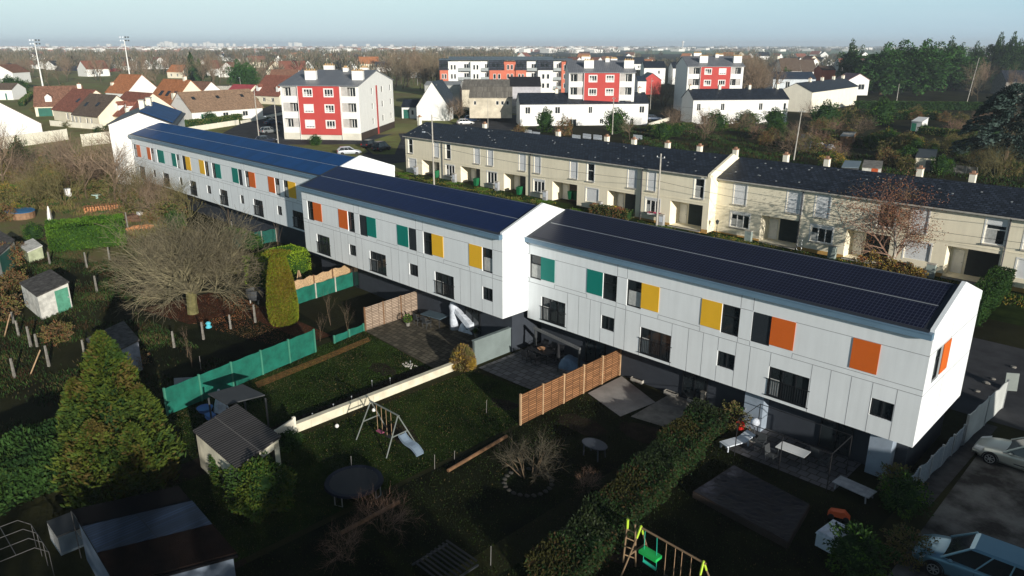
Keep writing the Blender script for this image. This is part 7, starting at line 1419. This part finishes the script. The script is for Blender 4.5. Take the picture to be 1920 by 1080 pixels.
# ------------------------------------------------------------------ vehicles
def car(label, col, loc, rz, L_=4.4, W_=1.75, H_=1.45, kind='sedan', group=None, bare=False):
    root = thing('parked_car', label, 'car', loc, rz)
    if group: root['group'] = group
    paint = M('paint_'+'_'.join('%d' % (c*100) for c in col), col, .28, .02, 1, metal=.35, spec=.6)
    h = L_/2; w = W_/2
    if kind == 'mpv': belt = [(-h, .62, .80), (-h+.12, .92, .93), (-h+.5, .98, .98), (0, .96, 1), (h-1.3, .93, 1), (h-.9, .90, .98), (h-.45, .80, .94), (h-.1, .66, .82), (h, .5, .68)]; cab = [(-h+.12, -h+.42), (h-1.0, h-1.85)]
    elif kind == 'hatch': belt = [(-h, .55, .80), (-h+.1, .86, .92), (-h+.5, .92, .98), (0, .88, 1), (h-1.35, .85, 1), (h-.9, .80, .97), (h-.4, .70, .92), (h-.1, .58, .80), (h, .45, .66)]; cab = [(-h+.12, -h+.62), (h-1.15, h-1.95)]
    else: belt = [(-h, .55, .78), (-h+.12, .84, .90), (-h+.7, .90, .97), (0, .88, 1), (h-1.45, .86, 1), (h-.9, .78, .97), (h-.4, .68, .92), (h-.1, .56, .80), (h, .42, .66)]; cab = [(-h+.55, -h+1.2), (h-1.3, h-2.05)]
    mb = MB(); vs = []; fs = []; X = []
    pts = []
    for i in range(len(belt)-1):
        a, b = belt[i], belt[i+1]; n = 3
        for k in range(n): t = k/n; pts.append(tuple(a[j]+(b[j]-a[j])*t for j in range(3)))
    pts.append(belt[-1])
    for (x, z, k) in pts:
        ww = w*k; zb = .22 if abs(x) < h-.25 else .30
        sec = [(-ww*.90, zb), (-ww, zb+.14), (-ww*1.0, z-.22), (-ww*.985, z-.10), (-ww*.90, z-.01), (-ww*.5, z+.035), (0, z+.045)]; sec = sec+[(-a, b) for a, b in sec[-2::-1]]
        vs += [(x, a, b) for a, b in sec]
    m = 13
    for i in range(len(pts)-1):
        for j in range(m-1): fs.append((i*m+j, (i+1)*m+j, (i+1)*m+j+1, i*m+j+1))
        fs.append((i*m+m-1, (i+1)*m+m-1, (i+1)*m, i*m))
    fs.append(tuple(range(m))); fs.append(tuple((len(pts)-1)*m+j for j in range(m))[::-1])
    mb.add(vs, fs); body = mb.build('body', paint, root, smooth=True)
    zb = .86 if kind != 'mpv' else .93; (r0, r1), (f0, f1) = cab; zt = H_-.06
    def cabin(e, z0, z1, x0, x1, x2, x3, wb, wt): # x0,x3 base; x1,x2 top
        return [(x0, -wb, z0), (x3, -wb, z0), (x3, wb, z0), (x0, wb, z0)], [(x1, -wt, z1), (x2, -wt, z1), (x2, wt, z1), (x1, wt, z1)]
    g = MB(); b_, t_ = cabin(0, zb-.04, zt, r0, r1, f1, f0, w*.93, w*.72); g.hexa(b_, t_); g.build('windows', m_glass, root)
    rf = MB(); rf.hexa([(r1-.08, -w*.745, zt-.02), (f1+.04, -w*.745, zt-.02), (f1+.04, w*.745, zt-.02), (r1-.08, w*.745, zt-.02)], [(r1+.08, -w*.66, zt+.07), (f1-.12, -w*.66, zt+.06), (f1-.12, w*.66, zt+.06), (r1+.08, w*.66, zt+.07)])
    for s in (-1, 1):
        for (xa, xb) in ((r0, r1), (f0, f1)): rf.tube((xa, s*w*.92, zb-.03), (xb, s*w*.73, zt), .045)
        for t in (.36, .66): xa = r0+(f0-r0)*t; xb = r1+(f1-r1)*t; rf.tube((xa, s*w*.94, zb-.03), (xb, s*w*.735, zt), .028)
        rf.tube((r0, s*w*.935, zb), (f0, s*w*.935, zb), .02)
    rf.build('roof', paint, root, smooth=False)
    for s in (-1, 1):
        for x in (-h+.82, h-.85):
            tmb = MB(); tmb.tube((x, s*(w-.20), .31), (x, s*(w+.005), .31), .31, n=18); wh = tmb.build('wheel', m_blk, root)
            if not bare:
                rm = MB(); rm.tube((x, s*(w-.01), .31), (x, s*(w+.012), .31), .07, n=10)
                for k in range(7): t = 2*math.pi*k/7; rm.tube((x, s*(w+.008), .31), (x+.2*math.cos(t), s*(w+.008), .31+.2*math.sin(t)), .022, n=4)
                rr = [(x+.205*math.cos(2*math.pi*k/16), s*(w+.006), .31+.205*math.sin(2*math.pi*k/16)) for k in range(17)]; rm.path(rr, .016, 4); rm.build('rim', m_metal, wh)
                ar = MB(); pa = [(x+.36*math.cos(math.pi*k/10), s*(w-.005), .30+.36*math.sin(math.pi*k/10)) for k in range(11)]; ar.path(pa, .025, 5); ar.build('wheel_arch', m_blk, root)
        l = MB(); l.hexa([(h-.42, s*w*.86-.12, .56), (h-.04, s*w*.60-.12, .52), (h-.04, s*w*.60+.12, .52), (h-.42, s*w*.86+.09, .56)], [(h-.50, s*w*.84-.12, .72), (h-.12, s*w*.60-.12, .62), (h-.12, s*w*.60+.12, .62), (h-.50, s*w*.84+.09, .72)]); l.build('headlight', M('clear_lamp', (.6, .62, .62), .15), root)
        l = MB(); l.box(-h-.005, -h+.15, s*w*.72-.12, s*w*.72+.12, .6, .82); l.build('tail_light', M('red_lamp', (.35, .01, .01), .3), root)
        if not bare: l = MB(); l.blob((f0-.35, s*(w+.09), zb+.06), .10, .09, .07, 8, 5); l.build('mirror', paint, root, smooth=True)
    if not bare:
        l = MB(); l.box(h-.06, h+.01, -.35, .35, .34, .46); l.build('grille', m_blk, root)
        l = MB(); l.box(h-.01, h+.025, -.26, .26, .3, .4); l.build('number_plate', m_wht, root)
        for s in (-1, 1):
            for t in (.36, .66): x = r0+(f0-r0)*t; l = MB(); l.box(x-.006, x+.006, s*w-.004 if s > 0 else s*w-.006, s*w+.006 if s > 0 else s*w+.004, .3, zb-.12); l.build('door_seam', m_blk, root)
            l = MB(); l.box(-.35, .55, s*w-.01, s*w+.012, .42, .47); l.build('side_trim', m_dgrey, root)
    return root
car('silver saloon car, nose to the fence, at the right edge', (.42, .44, .40), (-4.15, 39.85, 0), math.pi, 4.75, 1.8, 1.42, 'sedan')
car('light blue people carrier at the bottom right corner', (.13, .27, .36), (-3.75, 29.25, 0), math.pi+.05, 4.5, 1.8, 1.65, 'mpv')
for (x, y, col, k, lab, rz) in ((492, 286, (.6, .6, .6), 'hatch', 'white car just above the solar roof by the street poles', .2), (500, 268, (.03, .04, .07), 'hatch', 'dark blue car parked behind the white one near the street poles', .9), (506, 250, (.25, .27, .28), 'hatch', 'grey car in the shade of the nearest flats', .9), (512, 234, (.04, .07, .12), 'sedan', 'farthest dark car in the shade of the nearest flats', .9), (655, 290, (.55, .6, .66), 'hatch', 'pale car roof peeping over the far white block', .4), (716, 283, (.02, .02, .025), 'mpv', 'black van parked at the right corner of the nearest flats', 1.2), (695, 276, (.03, .03, .035), 'hatch', 'black car left of the black van', 1.2),
    (873, 234, (.75, .75, .75), 'hatch', 'white car nearest in the lot by the dark roofed house', 0.35), (886, 227, (.12, .2, .38), 'hatch', 'blue car behind the white one in the lot', .35), (897, 221, (.5, .54, .6), 'hatch', 'silver estate car in the middle of the lot', .35), (908, 217, (.03, .04, .06), 'hatch', 'dark car at the right end of the lot', .35), (1225, 226, (.03, .05, .09), 'hatch', 'dark car between the two garden terraces', .3)):
    car(lab, col, G(x, y), R(40)+rz, 4.2, 1.7, 1.45 if k != 'mpv' else 1.8, k, bare=True)
# ------------------------------------------------------------------ poles, lamps, wires, masts
def pole(label, base, top_y, r=.13, mat=None, cross=0, lamp=None, name='utility_pole', cat='utility pole', lean=0.0, h=None):
    h = h or (ZT(base[2] if len(base) > 2 else base[0], top_y, G(base[0], base[1]))-G(base[0], base[1]).z); P = G(base[0], base[1]); root = thing(name, label, cat, P)
    mb = MB(); mb.tube((0, 0, -.3), (lean, 0, h), r, r*.6, 8); mb.build('shaft', mat or m_conc, root)
    if cross: mb = MB(); mb.box(lean-cross, lean+cross, -.04, .04, h-.5, h-.42); cb = mb.build('crossarm', m_metal, root); 
    if cross:
        for s in (-1, 1): mb = MB(); mb.lathe((lean+s*cross*.9, 0, h-.42), [(.05, 0), (.07, .06), (.03, .15)], 6); mb.build('insulator', m_wht, cb)
    if lamp:
        (dx, dy, z) = lamp; mb = MB(); mb.path([(0, 0, z-.5), (dx*.5, dy*.5, z), (dx, dy, z)], .035); a = mb.build('arm', m_metal, root); mb = MB(); mb.hexa([(dx-.12, dy-.1, z-.08), (dx+.45, dy-.1, z-.05), (dx+.45, dy+.1, z-.05), (dx-.12, dy+.1, z-.08)], [(dx-.1, dy-.08, z+.06), (dx+.4, dy-.08, z+.06), (dx+.4, dy+.08, z+.06), (dx-.1, dy+.08, z+.06)]); mb.build('lamp_head', m_bwhite, a)
    return root, P, h
_, pA, hA = pole('tall concrete pole with a lamp arm before the left end of the cream terrace', (814, 350), 215, lamp=(-2.0, 0, 7.3))
_, pB, hB = pole('concrete pole before the right end of the left cream terrace', (1231, 424), 288, cross=.5)
_, pE, hE = pole('leaning pale utility pole rising from the allotments', (1488, 300), 204, cross=.6, lean=.4)
_, pF, hF = pole('tall pole in front of the leftmost white garden terrace', (1148, 252), 181, cross=.4)
pole('thin pole by the parked cars left of the leftmost garden terrace', (915, 240), 185, r=.07)
pole('weathered pole in front of the dark roofed house gable', (820, 225), 158, r=.16, mat=m_concd)
_, pI, hI = pole('short pale pole above the long dark hedge', (1681, 190), 157, r=.14)
_, pH, hH = pole('thin leaning pole against the dark trees at the right', (1812, 195), 108, r=.12, lean=1.2)
pole('thin mast like pole behind the dark roofed house', (783, 160), 122, r=.2, mat=m_concd)
pole('street lamp between the leftmost and middle garden terraces', (1219, 205), 146, r=.09, lamp=(.1, 0, 8.3), name='street_lamp', cat='street lamp')
_, pN, hN = pole('thin pole left of a pair beside the nearest flats', (486, 262), 168, r=.12)
_, pM, hM = pole('pole carrying a curved lamp arm beside the nearest flats', (522, 270), 189, r=.13, lamp=(-3.0, -.8, 5.2))
pole('street lamp in front of the bare trees beyond the beige bungalow', (453, 178), 148, r=.1, lamp=(-.6, 0, 6.5), name='street_lamp', cat='street lamp')
def mast(label, bx, by, ty):
    P = G(bx[0], by); f = -math.sin(AZ)*P.x+math.cos(AZ)*P.y; h = ZT(bx[1], ty, P)-P.z; root = thing('floodlight_mast', label, 'floodlight mast', P); mb = MB(); mb.tube((0, 0, 0), (0, 0, h), .35, .16, 10); mb.build('shaft', m_wht, root)
    mb = MB(); mb.box(-.08, .08, -2.2, 2.2, h-.1, h+.1); mb.box(-.08, .08, -2.2, 2.2, h+1.4, h+1.55); mb.box(-.08, .08, -.1, .1, h, h+1.5); mb.build('crossbar', m_metal, root)
    for z in (h, h+1.5):
        for y in (-1.8, -.6, .6, 1.8): l = MB(); l.hexa([(.1, y-.3, z-.2), (.4, y-.33, z-.32), (.4, y+.33, z-.32), (.1, y+.3, z-.2)], [(.1, y-.3, z+.3), (.5, y-.33, z+.33), (.5, y+.33, z+.33), (.1, y+.3, z+.3)]); l.build('floodlight', m_bwhite if y < 0 else m_dgrey, root)
mast('slim floodlight mast farther to the left, pale against the sky', (81, 66), 165, 82)
mast('brighter floodlight mast with dark lamp cluster, right one of two', (246, 233), 160, 76)
def wire(label, a, b, sag=.6, r=.018):
    mb = MB(); a = Vector(a); b = Vector(b); n = 10; pts = [a.lerp(b, i/n)-Vector((0, 0, sag*4*(i/n)*(1-i/n))) for i in range(n+1)]; mb.path(pts, r, 4); o = mb.build('overhead_wire', m_blk); tag(o, label, 'wire')
wire('upper overhead wire between the two poles of the left cream terrace', pA+Vector((0, 0, hA-.3)), pB+Vector((0, 0, hB-.4)), .5)
wire('lower overhead wire between the two poles of the left cream terrace', pA+Vector((0, 0, 5.6)), pB+Vector((0, 0, 5.0)), .5)
wire('upper wire from the cream terrace pole towards the right edge', pB+Vector((0, 0, hB-.4)), (-6, 69.5, 6.6), .7)
wire('lower wire from the cream terrace pole towards the right edge', pB+Vector((0, 0, 5.0)), (-6, 69.8, 4.6), .6)
wire('wire from the pole by the leftmost garden terrace to the leaning pole', pF+Vector((0, 0, hF-.3)), pE+Vector((.4, 0, hE-.4)), .8)
wire('wire leaving the leaning pole towards the pole above the hedge', pE+Vector((.4, 0, hE-.4)), pI+Vector((0, 0, hI-.2)), 2.0)
wire('wire between the pair of poles beside the nearest flats', pN+Vector((0, 0, hN-.3)), pM+Vector((0, 0, hM-.3)), .3)
wire('wire running left from the lamp arm pole towards the cottages', pN+Vector((0, 0, hN-.3)), (-205, 78, 6.5), 1.0)
# allotment odds and ends
for (x, y, m, lab) in ((1537, 278, m_wht, 'white sheet heap in the allotment clutter'), (1548, 281, m_blue, 'blue plastic tub in the allotment clutter'), (1556, 282, m_bwhite, 'pale water tank in the allotment clutter'), (1690, 305, m_bcov, 'blue grey tarpaulin heap beside the pale hut'), (1640, 262, m_dteal, 'dark teal cover in the middle allotments')):
    mb = MB(); mb.blob((0, 0, .5), .9, .8, .7, 10, 6, .12); o = mb.build('covered_heap', m, loc=G(x, y), smooth=True); tag(o, lab, 'heap')
for i, (x, y) in enumerate(((1080, 262), (1100, 260), (1120, 262), (990, 252), (1005, 256), (1195, 262))):
    r_ = simple('picket_fence', 'pale picket panel of the little gardens before the leftmost garden terrace', 'fence', G(x, y)); r_['group'] = 'pale picket panels'
    for k in range(9): mb = MB(); mb.box(-1+k*.25, -.9+k*.25, -.02, .02, 0, 1.0); mb.build('picket', m_bwhite, r_)
    mb = MB(); mb.box(-1.05, 1.15, .02, .05, .3, .38); mb.build('rail', m_bwhite, r_)
# ------------------------------------------------------------------ unseen house and evergreens, added behind the camera's right shoulder to shade the gardens
house('unseen pale terraced house, added outside the frame to shade the gardens', (13, 8, 0), (13.01, 36, 0), -9, 5.6, 8.0, m_cream, m_slate)
for i, (x, y, s) in enumerate(((10, 2, 1.0), (14, -6, 1.1), (9, -13, 1.0), (4, -20, 1.05), (-3, -27, 1.1), (-10, -33, 1.0), (17, -18, 1.2), (8, -30, 1.2))):
    plant('E2', E2, (x, y, 0), sc=s*.8, label='unseen dense evergreen, added outside the frame to shade the gardens', cat='tree', group='unseen evergreens added for shade', name='evergreen_tree')
# ------------------------------------------------------------------ camera, sun, sky, air
cam = bpy.data.cameras.new('camera'); co = bpy.data.objects.new('camera', cam); C.objects.link(co)
co.location = (0, 0, CAMH); co.rotation_euler = (math.pi/2-PT, 0, AZ); cam.sensor_width = 36; cam.lens = 36*FL/1920; cam.clip_end = 30000; cam.clip_start = .5
bpy.context.scene.camera = co
SE = R(13.5); sd = Vector((math.cos(SE)*.952, -math.cos(SE)*.305, math.sin(SE)))
su = bpy.data.lights.new('sun', 'SUN'); su.energy = 4.4; su.angle = R(.53); su.color = (1, .935, .83)
so = bpy.data.objects.new('sun', su); C.objects.link(so); so.rotation_euler = sd.to_track_quat('Z', 'Y').to_euler(); so.location = (60, -60, 60)
w = bpy.data.worlds.new('World'); bpy.context.scene.world = w; w.use_nodes = True; nt = w.node_tree; N = nt.nodes; L = nt.links
bg = N['Background']; sk = N.new('ShaderNodeTexSky'); sk.sky_type = 'NISHITA'; sk.sun_disc = False; sk.sun_elevation = SE
sk.sun_rotation = math.atan2(sd.x, sd.y); sk.altitude = 100; sk.air_density = 1.0; sk.dust_density = 1.2; sk.ozone_density = 1.0
tc = N.new('ShaderNodeTexCoord'); mp = N.new('ShaderNodeMapping'); mp.inputs['Scale'].default_value = (1, 1, 6)
nz = N.new('ShaderNodeTexNoise'); nz.inputs['Scale'].default_value = 1.6; nz.inputs['Detail'].default_value = 7; nz.inputs['Roughness'].default_value = .55
L.new(tc.outputs['Generated'], mp.inputs[0]); L.new(mp.outputs[0], nz.inputs['Vector'])
cr = N.new('ShaderNodeValToRGB'); cr.color_ramp.elements[0].position = .42; cr.color_ramp.elements[0].color = (0, 0, 0, 1); cr.color_ramp.elements[1].position = .72; cr.color_ramp.elements[1].color = (.42, .42, .42, 1)
L.new(nz.outputs['Fac'], cr.inputs[0])
sx = N.new('ShaderNodeSeparateXYZ'); L.new(tc.outputs['Generated'], sx.inputs[0])
def mr(src, a, b, c, d):
    n = N.new('ShaderNodeMapRange'); n.inputs[1].default_value = a; n.inputs[2].default_value = b; n.inputs[3].default_value = c; n.inputs[4].default_value = d; L.new(src, n.inputs[0]); return n.outputs[0]
def mix(f, a, b):
    n = N.new('ShaderNodeMix'); n.data_type = 'RGBA'; L.new(f, n.inputs['Factor'])
    for v, k in ((a, 6), (b, 7)):
        if isinstance(v, tuple): n.inputs[k].default_value = (*v, 1)
        else: L.new(v, n.inputs[k])
    return n.outputs[2]
ST = .053
def cc(r, g, b): return (r/ST, g/ST, b/ST)
side = mr(sx.outputs['X'], -.98, -.1, 0, 1)
low = mix(side, cc(.47, .59, .63), cc(.32, .45, .56)); high = mix(side, cc(.56, .72, .72), cc(.33, .525, .61))
band = mix(mr(sx.outputs['Z'], .0, .05, 0, 1), low, high)
cl = mix(cr.outputs[0], band, cc(.56, .66, .70))
L.new(mix(mr(sx.outputs['Z'], .09, .42, 0, 1), cl, sk.outputs[0]), bg.inputs['Color']); bg.inputs['Strength'].default_value = ST
vs = bpy.context.scene.view_settings; vs.view_transform = 'Standard'; vs.look = 'None'; vs.gamma = 1; vs.exposure = .34; vs.use_curve_mapping = False
# air
def haze(dens):
    mb = MB(); mb.box(-9400, 3000, -400, 9400, -1.2, 52)
    m = bpy.data.materials.new('air'); m.use_nodes = True; n = m.node_tree; n.nodes.clear(); out = n.nodes.new('ShaderNodeOutputMaterial'); v = n.nodes.new('ShaderNodeVolumePrincipled')
    v.inputs['Color'].default_value = (.74, .86, 1, 1); v.inputs['Density'].default_value = dens; v.inputs['Anisotropy'].default_value = 0
    n.links.new(v.outputs[0], out.inputs['Volume']); o = mb.build('haze', m); o['kind'] = 'stuff'; o['label'] = 'pale winter haze over the distant plain'
haze(.0002)
